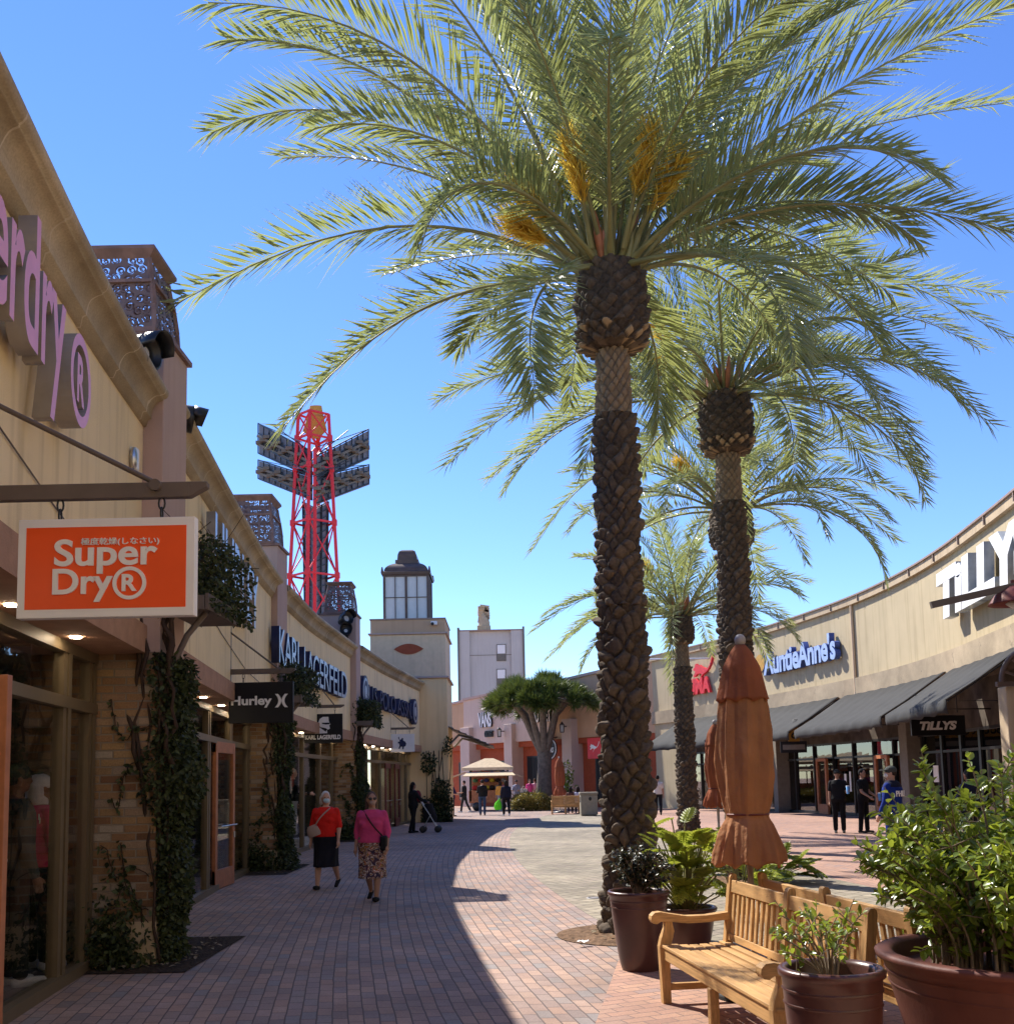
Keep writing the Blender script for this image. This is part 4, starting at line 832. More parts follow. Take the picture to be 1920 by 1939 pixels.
def rletters(body, Ya, Yb, zc, hgt, dep, mats, label, off=.02, spacing=1.0, gap=.08, shear=0):
    Ym = (Ya+Yb)/2; t = thing('wall_lettering', label, 'sign', (XR(Ym)-.1, Ym, zc)); f = lambda x, y, d: (XR(Ym-x)-gap-d, Ym-x, zc+y)
    text('raised_letters', body, f, abs(Yb-Ya), hgt, dep, mats, t, off, shear, spacing); return t, f
t, f = rletters('PUMA', 50.9, 53.3, 6.30, .85, .12, ('red', 'red'), 'red raised block letters with a leaping cat above, on the curved wall', .05)
cat = [(.05, .55), (.2, .75), (.35, .9), (.62, 1.0), (.8, 1.12), (1.0, 1.35), (1.12, 1.6), (1.16, 1.78), (1.08, 1.75), (1.0, 1.5), (.88, 1.28), (.74, 1.17), (.62, 1.14), (.5, 1.22), (.3, 1.3), (.12, 1.42), (-.02, 1.4), (-.15, 1.52), (-.22, 1.48), (-.24, 1.35), (-.36, 1.28), (-.38, 1.2), (-.22, 1.14), (-.28, 1.0), (-.38, .92), (-.34, .84), (-.2, .88), (-.1, .98), (.08, .98), (.22, .96), (.3, .92), (.2, .8)]
m = MB(); m.prism([(-(x)*-1.15+.2, (y-.45)*1.0+.1) for x, y in cat], f, .12); m.build('leaping_cat', 'red', t)
rletters("AuntieAnne's", 39.7, 46.0, 6.72, 1.10, .22, ('blueF', 'blueL'), 'pale blue raised letters with dark blue sides on the curved wall', .03, .95)
t = thing('wall_emblem', 'round yellow emblem behind the umbrella finial on the curved wall', 'sign', (XR(46.5)-.1, 46.5, 6.8)); 
m = MB(); ring(m, (0, 0), .001, .42, lambda x, y, d: (XR(46.5-x)-.08-d, 46.5-x, 6.8+y), 0, .12, 24); m.build('disc', ['gold', 'blueL'], t)
rletters('TiLLYS', 22.2, 30.1, at(1800, 1128, 30).z-.05, 1.45, .28, ('white', 'silver'), 'big white raised letters high on the curved wall at right', .06, 1, .15, .12)
# black hanging sign under nearest awning, small bracket sign
Y = 30.0; a, b = at(1738, 1392, Y), at(1812, 1356, Y); t = thing('hanging_sign', 'long black board with slanted white letters under the nearest awning', 'sign', ((a.x+b.x)/2, Y, a.z), 0, None)
m = MB(); m.box(a.x-.2, b.x+.2, Y-.04, Y+.04, a.z-.02, b.z+.02); bo = m.build('board', 'blackp', t); text('lettering', 'TiLLYS', lambda x, y, d: ((a.x+b.x)/2+x, Y-.041-d, (a.z+b.z)/2+y), (b.x-a.x)*.92, .26, .01, ('white',), bo, .05, .25)
m = MB(); m.tube([(a.x, Y, b.z+.1), (a.x, Y, b.z+.7)], .015); m.tube([(b.x, Y, b.z+.1), (b.x, Y, b.z+.7)], .015); m.build('hanger', 'dark', t)
Y = 41.0; a = at(1503, 1398, Y); t = thing('blade_sign', 'small dark yellow shield sign hanging at the awning edge', 'sign', a, 0, None); m = MB(); m.prism([(-.22, .42), (.22, .42), (.22, -.1), (0, -.4), (-.22, -.1)], lambda x, y, d: (a.x+x, Y+d, a.z+y), .06); bo = m.build('shield', 'gold', t); m = MB(); ring(m, (0, .1), .06, .12, lambda x, y, d: (a.x+x, Y-.001-d, a.z+y), 0, .02, 20, 0, 0); m.build('mark', 'dark', bo)
m = MB(); m.tube([(a.x, Y+.03, a.z+.4), (a.x, Y+.03, a.z+.75), (XR(Y), Y+.03, a.z+.8)], .02); m.build('hanger', 'dark', t)
Y = 40.5; a, b = at(1478, 1420, Y), at(1527, 1408, Y); t = thing('door_sign', 'dark narrow sign board above the shop doors beside the umbrella', 'sign', a); MB().box(a.x, b.x, Y, Y+.06, a.z-.12, b.z+.1).build('board', 'blackp', t); MB().box(a.x+.08, b.x-.08, Y-.005, Y, a.z-.0, b.z-.03).build('lettering_strip', 'greyd', t)
t = thing('wall_lamp', 'small white gooseneck wall lamp high on the curved wall, left of the red letters', 'lamp', at(1218, 1258, 51)); c = at(1214, 1258, 50.8); m = MB(); m.tube([(XR(51), 51, c.z+.25), c+Vector((.3, 0, .25)), c+Vector((0, 0, .1))], .04); m.build('arm', 'white', t); MB().lathe([(.05, .15), (.25, .0), (.24, -.03), (.02, .05)], 16, tuple(c)).build('shade', 'white', t)
# off-frame lamp post at right with arm and dome lamp
LY = 15.0; pa = at(1762, 1146, LY); pb = at(1960, 1095, LY); LX = at(1990, 1300, LY).x
t = thing('lamp_post', 'wooden arm and dark red dome lamp reaching in from the right edge', 'lamp', (LX, LY, 0))
m = MB(); m.box(LX-.1, LX+.1, LY-.1, LY+.1, 0, pb.z+.5); m.build('post', 'barm', t, .02); m = MB(); m.bar(pa, (LX, LY, pb.z-.02), .07, .10); m.build('arm', 'barm', t)
c = at(1918, 1128, LY); m = MB(); m.lathe([(.02, .16), (.1, .13), (.26, .02), (.34, -.1), (.36, -.13), (.30, -.11), (.02, .08)], 28, tuple(c)); sh = m.build('shade', 'dkred', t); m = MB(); m.lathe([(.02, -.05), (.12, -.12), (.02, -.2)], 16, tuple(c)); m.build('bulb', 'milk', sh); m = MB(); m.tube([c+Vector((0, 0, .15)), (c.x, LY, pb.z-.02)], .03); m.build('drop_rod', 'dkred', t)
# arched timber trellis in front of the right-hand shop
AY = 19.0; c = at(1958, 1290, AY); t = thing('arched_trellis', 'brown half round timber trellis at the right edge under the lamp', 'trellis', (c.x, AY, 0)); m = MB(); r = .62
for rr, th in ((r, .10), (r*.55, .06)): m.tube([(c.x+rr*math.cos(q), AY, c.z+rr*math.sin(q)) for q in np.linspace(0, math.pi, 17)], th/2, 8)
for q in np.linspace(.3, 2.8, 6): m.bar((c.x+.1*math.cos(q), AY, c.z+.1*math.sin(q)), (c.x+r*math.cos(q), AY, c.z+r*math.sin(q)), .04)
m.bar((c.x-r-.1, AY, c.z-.04), (c.x+r+.1, AY, c.z-.04), .09); m.build('arch', 'copper', t); m = MB(); m.box(c.x-r+.1, c.x-r+.45, AY+.06, AY+.4, 0, c.z-.08); m.build('post', 'stone', t, .02)

# ================================================================== FAR PEACH BUILDING
FA, FB = Vector((-9.0, 76.2, 0)), Vector((8.0, 56.3, 0)); FA = Vector((-5.0, 71.5, 0)); fd = (FB-FA); FL = fd.length; fd.normalize(); fn_ = Vector((fd.y, -fd.x, 0))
def fu(u):  # distance along facade for picture column u
    k = ray(u, 1470); tt = (FA.x*k.y-FA.y*k.x)/(fd.y*k.x-fd.x*k.y) if abs(fd.y*k.x-fd.x*k.y) > 1e-9 else 0; return tt
def FP(s_, o_, z): p = FA+fd*s_+fn_*o_; return (p.x, p.y, z)
def fbox(mb, s0, s1, o0, o1, z0, z1, z1b=None):
    z1b = z1 if z1b is None else z1b; v = [FP(s_, o_, z) for s_, zt_ in ((s0, z1), (s1, z1b)) for o_ in (o0, o1) for z in (z0, zt_)]
    return mb.add(v, [(0, 1, 3, 2), (4, 6, 7, 5), (0, 4, 5, 1), (2, 3, 7, 6), (0, 2, 6, 4), (1, 5, 7, 3)])
t = thing('arcade_building', 'peach and red stucco shop row behind the umbrella tree', 'building', (0, 66, 0))
zw = 4.15; s1 = fu(1213); zl_, zr_ = 6.9, 8.2
fbox(MB(), 0, fu(880), -.6, -.2, zw, zl_, zl_+.2).build('wall', 'peach', t)
fbox(MB(), fu(880)-.01, fu(1048), -.6, 0, zw, zl_+.25, zl_+.75).build('wall', 'pinkw', t)
fbox(MB(), fu(1048)+.01, FL, -.6, -.2, zw, zl_+.7, zr_).build('wall', 'peach', t)
m = MB(); fbox(m, fu(878), FL, -.7, .12, zl_+.25, zl_+.42, zr_+.2) if False else None
for a, b, za, zb2, o1 in ((0, fu(880), zl_, zl_+.2, -.1), (fu(880), fu(1048), zl_+.25, zl_+.75, .1), (fu(1048), FL, zl_+.7, zr_, -.1)):
    v = [FP(s_, o_, z+dz) for s_, z in ((a, za), (b, zb2)) for o_ in (-.7, o1) for dz in (.0, .16)]; m.add(v, [(0, 1, 3, 2), (4, 6, 7, 5), (0, 4, 5, 1), (2, 3, 7, 6), (0, 2, 6, 4), (1, 5, 7, 3)])
m.build('coping', 'mauve', t)
fbox(MB(), 0, FL, -1.1, -.62, 0, zw).build('lower_wall', 'brickred', t)
fbox(MB(), 0, FL, -.61, -.25, zw-.35, zw-.01).build('lintel', 'brickred', t)
for u0, u1 in ((880, 897), (963, 978), (1073, 1091)):
    fbox(MB(), fu(u0), fu(u1), -.8, .35, 0, 5.3).build('pilaster', 'pinkw', t, .03)
for u0, u1, z0, z1 in ((985, 1006, .6, 3.2), (903, 958, .3, 3.0), (856, 876, .4, 3.0), (1052, 1066, .2, 3.0), (1114, 1130, .3, 3.3), (1140, 1200, .3, 3.2)):
    m = MB(); fbox(m, fu(u0), fu(u1), -.66, -.60, z0, z1); wf = m.build('window', 'dark', t); m = MB(); fbox(m, fu(u0)+.12, (fu(u0)+fu(u1))/2-.06, -.60, -.58, z0+.1, z1-.1); fbox(m, (fu(u0)+fu(u1))/2+.06, fu(u1)-.12, -.60, -.58, z0+.1, z1-.1); m.build('pane', glass_mat('dark_pane', (.05, .05, .06), 2.0) if False else 'blackp', wf)
def fl(body, u0, u1, z, h_, mats, label, o_=.05):
    a, b = fu(u0), fu(u1); t_ = thing('wall_lettering', label, 'sign', FP((a+b)/2, .1, z)); f = lambda x, y, d: FP((a+b)/2+x, o_+d, z+y); text('raised_letters', body, f, b-a, h_, .14, mats, t_, .04); return t_, f, b-a
t_, f, wv = fl('VANS', 911, 936, 5.72, 1.0, ('white', 'dark'), 'small black and white raised letters beside the umbrella tree, above the kiosk'); text('lower_letters', 'OUTLET', lambda x, y, d: f(x+.35, y-.95, d), wv*.6, .42, .12, ('dark', 'dark'), t_, .03)
fl('OUTLET', 1011, 1050, 5.62, .75, ('white', 'dark'), 'black and white raised letters half hidden behind the umbrella tree')
def fsign(u0, u1, v0, v1, label, m_, name, oval=False):
    pass
a, b = fu(1039), fu(1067); zc = 3.55; t_ = thing('oval_sign', 'black oval sign with white script right of the tree trunk', 'sign', FP((a+b)/2, .5, zc)); f = lambda x, y, d: FP((a+b)/2+x, .45+d, zc+y); ex = (b-a)/2
m = MB(); m.prism([(ex*math.cos(q), .68*math.sin(q)) for q in np.linspace(0, 2*math.pi, 36, endpoint=False)], f, .08); bo = m.build('board', 'blackp', t_); m = MB(); pts = [f(ex*.95*math.cos(q), .63*math.sin(q), .09) for q in np.linspace(0, 2*math.pi, 37)]; m.tube(pts, .035, 6, 0, False); m.build('rim', 'white', bo); text('lettering', 'Clarks', lambda x, y, d: f(x, y, .085+d), ex*1.3, .45, .02, ('white',), bo, 0, .3)
MB().tube([f(0, .6, .04), FP((a+b)/2, -.3, zc+.75)], .03).build('hanger', 'dark', t_)
a, b = fu(1121), fu(1145); zc = 3.45; t_ = thing('square_sign', 'red square sign with a white mark left of the big palm trunk', 'sign', FP((a+b)/2, .3, zc)); f = lambda x, y, d: FP((a+b)/2+x, .2+d, zc+y); m = MB(); m.prism([(-.55, -.6), (.55, -.6), (.55, .6), (-.55, .6)], f, .08); bo = m.build('board', 'red', t_); m = MB(); m.prism([(x*.5-.15, y*.5-.5) for x, y in cat], lambda x, y, d: f(x, y, .081+d), .01); m.build('mark', 'white', bo); MB().tube([f(0, .55, .04), FP((a+b)/2, -.3, zc+.5)], .03).build('hanger', 'dark', t_)
for u in (960, 1078):
    c = Vector(FP(fu(u)+.2, .75 if u < 1000 else .7, 4.75)); t_ = thing('wall_lantern', 'black wall lantern on the left pilaster of the peach building' if u < 1000 else 'black wall lantern on the pilaster right of the umbrella tree', 'lamp', c)
    m = MB(); 
    for i in (-1, 1):
        for j in (-1, 1): m.bar(c+Vector((i*.10, j*.10, -.24)), c+Vector((i*.12, j*.12, .18)), .045)
    m.box(c.x-.14, c.x+.14, c.y-.14, c.y+.14, c.z+.18, c.z+.22); m.lathe([(.12, .22), (.03, .36), (.01, .38)], 8, tuple(c)); m.box(c.x-.12, c.x+.12, c.y-.12, c.y+.12, c.z-.28, c.z-.24); m.build('cage', 'dark', t_); MB().box(c.x-.08, c.x+.08, c.y-.08, c.y+.08, c.z-.23, c.z+.17).build('glass', 'milk', t_)
    MB().bar(c+Vector((0, 0, .1)), c-fn_*.6+Vector((0, 0, .1)), .06).build('arm', 'dark', t_)
# ================================================================== PALMS
def trunk_section(z0, z1, r0, r1, n, hr, A, nth, dz, seed, cutf=0.0, bulge=None, cells=(.1, 1.0), tilt=.45, warm=0):
    nz_ = max(3, int((z1-z0)/dz)); z = np.linspace(z0, z1, nz_)[:, None]; th = np.linspace(0, 2*np.pi, nth, endpoint=False)[None, :]
    wp = .20 if hr > .2 else (.15 if hr > .17 else .08)
    wa = wp*np.sin(3*th+z*4+seed)+wp*.8*np.sin(5*th-z*9.3+seed*2)+wp*.5*np.sin(2*th+z*17); wb = wp*np.sin(2*th-z*5-seed)+wp*.8*np.sin(4*th+z*8.1)+wp*.5*np.sin(3*th-z*15)
    a = th*n/(2*np.pi)+(z-z0)/hr*1.0+wa; b = th*n/(2*np.pi)-(z-z0)/hr*1.0+wb
    ia, ib = np.floor(a), np.floor(b); fa, fb = a-ia, b-ib
    def hs_(p, q): return np.abs(np.sin((np.mod(ia, n))*p+(ia-ib)*q+seed)*43758.5453) % 1
    h1, h2, h3, h4 = hs_(12.9898, 78.233), hs_(39.34, 11.135), hs_(7.13, 31.77), hs_(23.1, 5.91)
    e = np.minimum(np.minimum(fa, 1-fa), np.minimum(fb, 1-fb))*2
    ca_, cb_ = fa-.5+(h3-.5)*.12, fb-.5+(h4-.5)*.12; zl = ca_-cb_; sl_ = ca_+cb_
    rr = (np.abs(2*ca_)**3+np.abs(2*cb_)**3)
    prof = np.clip(1-rr*.8, 0, 1)**.55*np.clip(e*5, 0, 1)
    h = A*prof*(.45+.95*h1)*(1+tilt*zl*1.5+(h3-.5)*.9*sl_)+A*.10*np.sin(37*fa+h1*9)*np.sin(29*fb+h2*9)*prof
    cut = ((e > .34) & (h2 < cutf)).astype(float)
    h = h+cut*A*.25; cut = np.maximum(cut, warm*(.6+.8*h2)*np.clip(prof*1.3, .2, 1))
    t = (z-z0)/(z1-z0); r = r0+(r1-r0)*t
    if bulge is not None: r = r+bulge(t)
    R = r+h+.006*np.sin(th*5+z*3)
    return np.stack([R*np.cos(th), R*np.sin(th), z+np.zeros_like(th)], -1), cells[0]+(cells[1]-cells[0])*h1+.0*e, cut
def add_trunk(t, x, y, zb0, zb1, rb, rm, rt, rball, nth, dz, seed):
    h = zb0; zt0 = h-.62*(h/5.3)
    zm = zt0*.62; rq = rb+(rm-rb)*.62
    secs = [trunk_section(-.05, zm, rb, rq, 9, .215, .072, nth, dz, seed, 0, lambda q: .05*np.exp(-q*9), (0, .5)), trunk_section(zm, zt0, rq+.01, rm, 10, .18, .058, nth, dz, seed+9, 0, None, (.05, .6)),
            trunk_section(zt0, h+.12, rm*.95, rt*.98, 12, .14, .030, nth, dz, seed+1, .0, None, (.4, 1.0), .3, .42),
            trunk_section(h, h+.04, rt, rball*.80, 16, .15, .02, nth, dz, seed+2, .3),
            trunk_section(h+.04, h+(zb1-h)*.22, rball*.82, rball, 16, .15, .06, nth, dz, seed+2, .40, None, (0, .5)),
            trunk_section(h+(zb1-h)*.22, zb1, rball, rball*.88, 15, .16, .05, nth, dz, seed+3, .04, lambda q: .03*np.sin(np.pi*q), (0, .45)),
            trunk_section(zb1, zb1+.15, rball*.86, .08, 12, .2, .04, nth, .05, seed+4, .0, None, (0, .4))]
    V = np.concatenate([s[0] for s in secs], 0); nzr = V.shape[0]; C = np.concatenate([s[1] for s in secs], 0).ravel(); K = np.concatenate([s[2] for s in secs], 0).ravel()
    V = V.reshape(-1, 3)+np.array([x, y, 0]); i = np.arange(nzr-1)[:, None]*nth; j = np.arange(nth)[None, :]; j2 = (j+1) % nth
    F = np.stack([i+j, i+j2, i+nth+j2, i+nth+j], -1).reshape(-1, 4)
    return npmesh('trunk', V, F, 'trunk', t, True, {'cell': C, 'cut': K})
def frond(t, pts, L, npair=70, lw=.030, lmax=.52, t0=.17, twist=0.0, r0=.034, sag=.12):
    pts = np.asarray(pts, float); n = len(pts)
    def ev(q):
        f = q*(n-1); i = np.clip(np.floor(f).astype(int), 0, n-2); w_ = (f-i)[:, None]; return pts[i]*(1-w_)+pts[i+1]*w_
    q = np.linspace(t0, .995, npair); P = ev(q); T = nrm(ev(np.clip(q+.02, 0, 1))-ev(np.clip(q-.02, 0, 1)))
    up = np.array([0, 0, 1.0]); hd = pts[-1]-pts[0]; hd[2] = 0
    if np.linalg.norm(hd) < .15: hd = np.array([math.cos(twist*9), math.sin(twist*9), 0])
    Sd = np.cross(nrm(hd), up); Sd = nrm(Sd-T*(T*Sd).sum(-1, keepdims=True)); N = np.cross(Sd, T)
    c, s_ = math.cos(twist), math.sin(twist); Sd, N = Sd*c+N*s_, N*c-Sd*s_
    PP, DD, NN, LL, WW = [], [], [], [], []
    for sg in (-1, 1):
        al = np.radians(58-34*q+RNG.normal(0, 6, npair)); lift = .38-.16*q+RNG.normal(0, .13, npair)
        D = T*np.cos(al)[:, None]+sg*Sd*np.sin(al)[:, None]+N*lift[:, None]
        ln = lmax*1.12*(.35+.65*np.sin(np.pi*np.clip(q*.88+.10, 0, 1))**.7)*RNG.uniform(.88, 1.08, npair); ln *= np.where(q < t0+.08, .55, 1)
        PP.append(P); DD.append(D); NN.append(N+sg*Sd*-.35+RNG.normal(0, .28, (npair, 3))); LL.append(ln); WW.append(np.full(npair, lw)*RNG.uniform(.8, 1.15, npair))
    P_, D_, N_, L_, W_ = map(np.concatenate, (PP, DD, NN, LL, WW))
    V, F = leaf_arrays(P_, D_, N_, L_, W_, .28, sag, .38)
    base = RNG.uniform(.15, .75); tint = np.repeat(np.clip(base+RNG.normal(0, .16, len(P_)), 0, 1), 5)
    o = npmesh('frond', V, F, 'palm', t, False, {'tint': tint})
    m = MB(); k = 14; qq = np.linspace(0, 1, k); pr = ev(qq); m.tube([tuple(p) for p in pr], [max(.005, r0*(1-.92*a**.7)*(1.35 if i == 0 else 1)) for i, a in enumerate(qq)], 6); m.build('rachis', 'rachis', o)
    return o
def bez(a, m_, b, n=20):
    a, m_, b = map(lambda p: np.array(tuple(p), float), (a, m_, b)); c = 2*m_-.5*(a+b); q = np.linspace(0, 1, n)[:, None]; return a*(1-q)**2+2*c*q*(1-q)+b*q*q
def arc_frond(c, r, az, el, L, droop, n=22):
    p = np.array([c[0]+r*math.cos(az), c[1]+r*math.sin(az), c[2]]); out = [p.copy()]; ds = L/(n-1)
    for i in range(n-1):
        s_ = (i+.5)/(n-1); e = el-droop*s_**1.35; p = p+ds*np.array([math.cos(az)*math.cos(e), math.sin(az)*math.cos(e), math.sin(e)]); out.append(p.copy())
    return np.array(out)
def flowers(t, base, tip, n=300, ln=.46):
    base = np.array(tuple(base)); tip = np.array(tuple(tip)); d = tip-base; L = np.linalg.norm(d); d /= L
    q = RNG.uniform(.45, 1, n)[:, None]; P = base+d*L*q+RNG.normal(0, .02, (n, 3)); D = d*1.1+rdir(n)*.5+np.array([0, 0, -.15]); V, F = leaf_arrays(P, D, rdir(n), RNG.uniform(.5, 1, n)*ln, np.full(n, .020), .2, .35, .5)
    o = npmesh('flower_cluster', V, F, 'flower', t, True, {'tint': np.repeat(RNG.random(n), 5)}); m = MB(); m.tube([tuple(base), tuple(base+d*L*.5+np.array([0, 0, .03])), tuple(tip)], [.035, .025, .008], 6); m.build('stalk', 'rachis', o)
def petiole_stubs(t, c, r, n, seed):
    rg = random.Random(seed); m = MB()
    for i in range(n):
        az = rg.uniform(0, 6.283); rr = r*rg.uniform(.2, .95); el = rad(rg.uniform(45, 85)); L = rg.uniform(.25, .75); p = Vector((c[0]+rr*math.cos(az), c[1]+rr*math.sin(az), c[2]-.03)); d = Vector((math.cos(az)*math.cos(el), math.sin(az)*math.cos(el), math.sin(el)))
        m.tube([p, p+d*L*.6, p+d*L], [.045, .032, .012], 6)
    m.build('leaf_bases', 'rachis', t); m = MB()
    for i in range(n//2):
        az = rg.uniform(0, 6.283); rr = r*rg.uniform(.1, .8); el = rad(rg.uniform(60, 88)); L = rg.uniform(.35, .85); p = Vector((c[0]+rr*math.cos(az), c[1]+rr*math.sin(az), c[2]-.03)); d = Vector((math.cos(az)*math.cos(el), math.sin(az)*math.cos(el), math.sin(el))); m.tube([p, p+d*L*.5, p+d*L*.85, p+d*L], [.04, .055, .03, .006], 6)
    m.build('dry_sheaths', 'wood', t)
GROUP_P = 'date palms standing in the plaza'
def palm(x, y, zb0, zb1, rb, rm, rt, rball, label, explicit=(), nrand=30, L=4.2, nth=150, dz=.016, seed=1, npair=64, fl_=(), scale=1.0, lowel=-20, avoid=None, lw=.030):
    t = thing('palm_tree', label, 'palm tree', (x, y, 0), 0, GROUP_P); rg = random.Random(seed)
    add_trunk(t, x, y, zb0, zb1, rb, rm, rt, rball, nth, dz, seed); c = (x, y, zb1)
    for (mu, mv, tu, tv, dm, dt) in explicit:
        mp, tp = at(mu, mv, y+dm), at(tu, tv, y+dt); az = math.atan2(mp.y-y, mp.x-x)
        st = (x+rball*.72*math.cos(az), y+rball*.72*math.sin(az), zb1-.05); frond(t, bez(st, mp, tp), 4, npair+16, lw, .76*scale, .15, rg.uniform(-.35, .35))
    for i in range(nrand):
        q = i/max(1, nrand-1); az = i*2.39996+seed; el = rad(84-(84-lowel)*q**.85+rg.uniform(-6, 6)); dr = rad(35+55*q+rg.uniform(-10, 12))
        if avoid and avoid(az, math.degrees(el)): continue
        frond(t, arc_frond(c, rball*(.2+.6*q), az, el, L*rg.uniform(.88, 1.08)*(1-.12*q), dr), L, npair, lw, .58*scale, .16, rg.uniform(-.5, .5))
    for (bu, bv, tu, tv, d0, d1) in fl_: flowers(t, at(bu, bv, y+d0), at(tu, tv, y+d1))
    petiole_stubs(t, (x, y, zb1), rball*.8, 26, seed); return t
y1 = PALM1[1]; x1_ = PALM1[0]
E1 = [(760, 428, 335, 575, .3, -.9), (800, 585, 540, 808, .5, -.6), (730, 235, 400, 252, .8, .6), (760, 170, 432, 78, .2, -.8), (820, 335, 535, 300, 1.5, 2.4), (800, 130, 395, 5, -.6, -2.0), (900, 60, 640, -160, -.5, -1.6),
      (960, 120, 780, -260, .4, -.8), (1060, 90, 960, -330, -.7, -1.8), (1155, 120, 1165, -330, -.9, -2.1), (1245, 120, 1330, -260, -.3, -1.2), (1330, 130, 1490, -190, .5, .2), (1385, 170, 1640, -60, -.5, -1.3),
      (1450, 200, 1790, -40, .3, -.2), (1490, 235, 1925, 5, -.6, -1.4), (1470, 300, 1905, 195, .6, 1.2), (1500, 390, 1915, 440, -.6, -1.2), (1420, 430, 1690, 560, .9, 1.6), (1400, 500, 1505, 690, -1.5, -2.4), (1020, 560, 1015, 745, -.9, -1.5),
      (985, 550, 870, 660, 1.4, 2.3), (1235, 640, 1245, 800, 1.2, 1.7), (960, 480, 730, 520, 1.9, 3.4), (1000, 300, 700, 190, 1.8, 3.6), (1290, 330, 1480, 160, 1.9, 3.6), (1150, 250, 1120, 60, 1.9, 3.8), (1060, 220, 900, -20, 1.6, 3.2), (1240, 210, 1400, -60, 1.6, 3.0)]
palm(x1_, y1, at(1157, 668, y1).z, at(1150, 512, y1).z,   .225, .188, .155, .365, 'tallest nearest date palm, its thick trunk rising behind the slim glazed pot', E1, 26, 3.9, 190, .012, 3, 104,
     [(1095, 480, 985, 350, -.2, -.5), (1090, 490, 985, 425, -.2, -.6), (1120, 470, 1085, 285, -.3, -.8), (1180, 470, 1225, 265, -.3, -.9), (1195, 470, 1275, 320, -.2, -.7), (1100, 480, 1030, 320, .3, .6)], 1.0, 22, lambda az, el: 2.2 < az % 6.2832 < 3.4 and el < 66)
y2 = 16.5; p = at(1392, 1190, y2)
E2 = [(1560, 520, 1905, 640, .3, .2), (1590, 600, 1870, 805, -.5, -1.5), (1500, 530, 1790, 320, .8, 1.5), (1600, 560, 1895, 560, 1.5, 2.4), (1620, 600, 1850, 660, .4, 1.4), (1080, 690, 835, 755, .2, -.2), (1100, 720, 850, 880, -.8, -1.7), (1130, 650, 870, 640, 1.0, 1.8), (1150, 760, 930, 905, 1.0, 1.4),
      (1560, 690, 1740, 860, -1.5, -2.6), (1480, 760, 1500, 920, -1.6, -2.6), (1430, 560, 1560, 360, -.7, -1.4), (1280, 560, 1150, 380, .5, .9), (1500, 700, 1650, 900, .8, 1.0)]
palm(p.x, y2, at(1368, 862, y2).z, at(1360, 752, y2).z, .245, .205, .17, .40, 'second date palm, its trunk rising behind the large closed umbrella', E2, 30, 4.3, 130, .016, 8, 84, [(1310, 720, 1235, 600, -.1, -.3), (1310, 725, 1250, 690, -.2, -.4), (1400, 700, 1455, 600, .3, .6)], 1.0, -4)
y4 = 23.0; p = at(1384, 1010, y4); palm(p.x, y4, at(1384, 1040, y4).z, at(1384, 965, y4).z, .24, .2, .16, .46, 'third date palm, mostly hidden behind the trunk of the second one', [(1180, 880, 1010, 1040, -.3, -.8), (1560, 850, 1755, 905, 0, 0), (1540, 930, 1690, 1020, .3, .5)], 34, 4.3, 90, .025, 21, 70, [(1340, 930, 1290, 880, -.2, -.5)], 1.0, 4, None, .034)
y3 = 30.0; p = at(1300, 1480, y3); palm(p.x, y3, at(1280, 1222, y3).z, at(1276, 1168, y3).z, .25, .21, .17, .34, 'slender farthest date palm in front of the red wall letters', [(1160, 1120, 1010, 1195, 0, -.3), (1390, 1060, 1515, 1130, 0, 0), (1170, 1150, 1040, 1245, .5, .8)], 36, 4.3, 90, .025, 33, 64, [(1250, 1130, 1225, 1075, 0, 0)], 1.0, 2, None, .038)

# ================================================================== UMBRELLA TREE (dragon tree), HEDGE, FAR PLANTS
DY = 60.0; bx = at(1032, 1500, DY).x; t = thing('dragon_tree', 'broad umbrella shaped dragon tree with a thick forked trunk', 'tree', (bx, DY, 0)); zf = at(1032, 1425, DY).z
m = MB(); m.tube([(bx-.1, DY, -.1), (bx-.05, DY, 1.2), (bx, DY, 2.4), (bx+.03, DY, zf)], [.62, .46, .40, .44], 18); rg = random.Random(5); tips = []
cx_ = at(1025, 1325, DY).x; ztop = at(1025, 1282, DY).z; zed = at(926, 1350, DY).z; RC = (at(1124, 1340, DY).x-at(922, 1340, DY).x)/2
def dome(r, a): return Vector((cx_+r*math.cos(a), DY+r*math.sin(a), ztop-.35-(ztop-zed-.6)*(r/RC)**2.4))
N1 = 9
for i in range(N1):
    a0 = 6.283*i/N1+rg.uniform(-.2, .2); r1 = rg.uniform(.45, .62)*RC if i else 0; e1 = dome(r1, a0); s_ = Vector((bx, DY, zf-.25)); md = s_.lerp(e1, .5)+Vector((0, 0, -.25)); e1 = s_.lerp(e1, .68); e1.z -= .15
    m.tube([s_, s_.lerp(e1, .5)+Vector((0, 0, -.12)), e1], [.26, .20, .16], 10)
    for j in range(3):
        a1 = a0+(j-1)*.33+rg.uniform(-.08, .08); r2 = min(RC*.72, r1*1.25+.35+rg.uniform(-.2, .3)); e2 = e1.lerp(dome(r2, a1), .62); m.tube([e1, e1.lerp(e2, .5)+Vector((0, 0, -.05)), e2], [.17, .14, .12], 8)
        for k in range(6):
            a2 = a1+rg.uniform(-.3, .3); r3 = min(RC*.97, max(.1, r2*rg.uniform(.75, 1.45)+rg.uniform(-.3, .4))); e3 = dome(r3, a2)+Vector((0, 0, rg.uniform(-.25, .15))); m.tube([e2, e2.lerp(e3, .5), e3], [.10, .085, .07], 6); tips.append((e3, (e3-e2).normalized()))
m.build('trunk', 'bark', t)
P, D, Ls = [], [], []
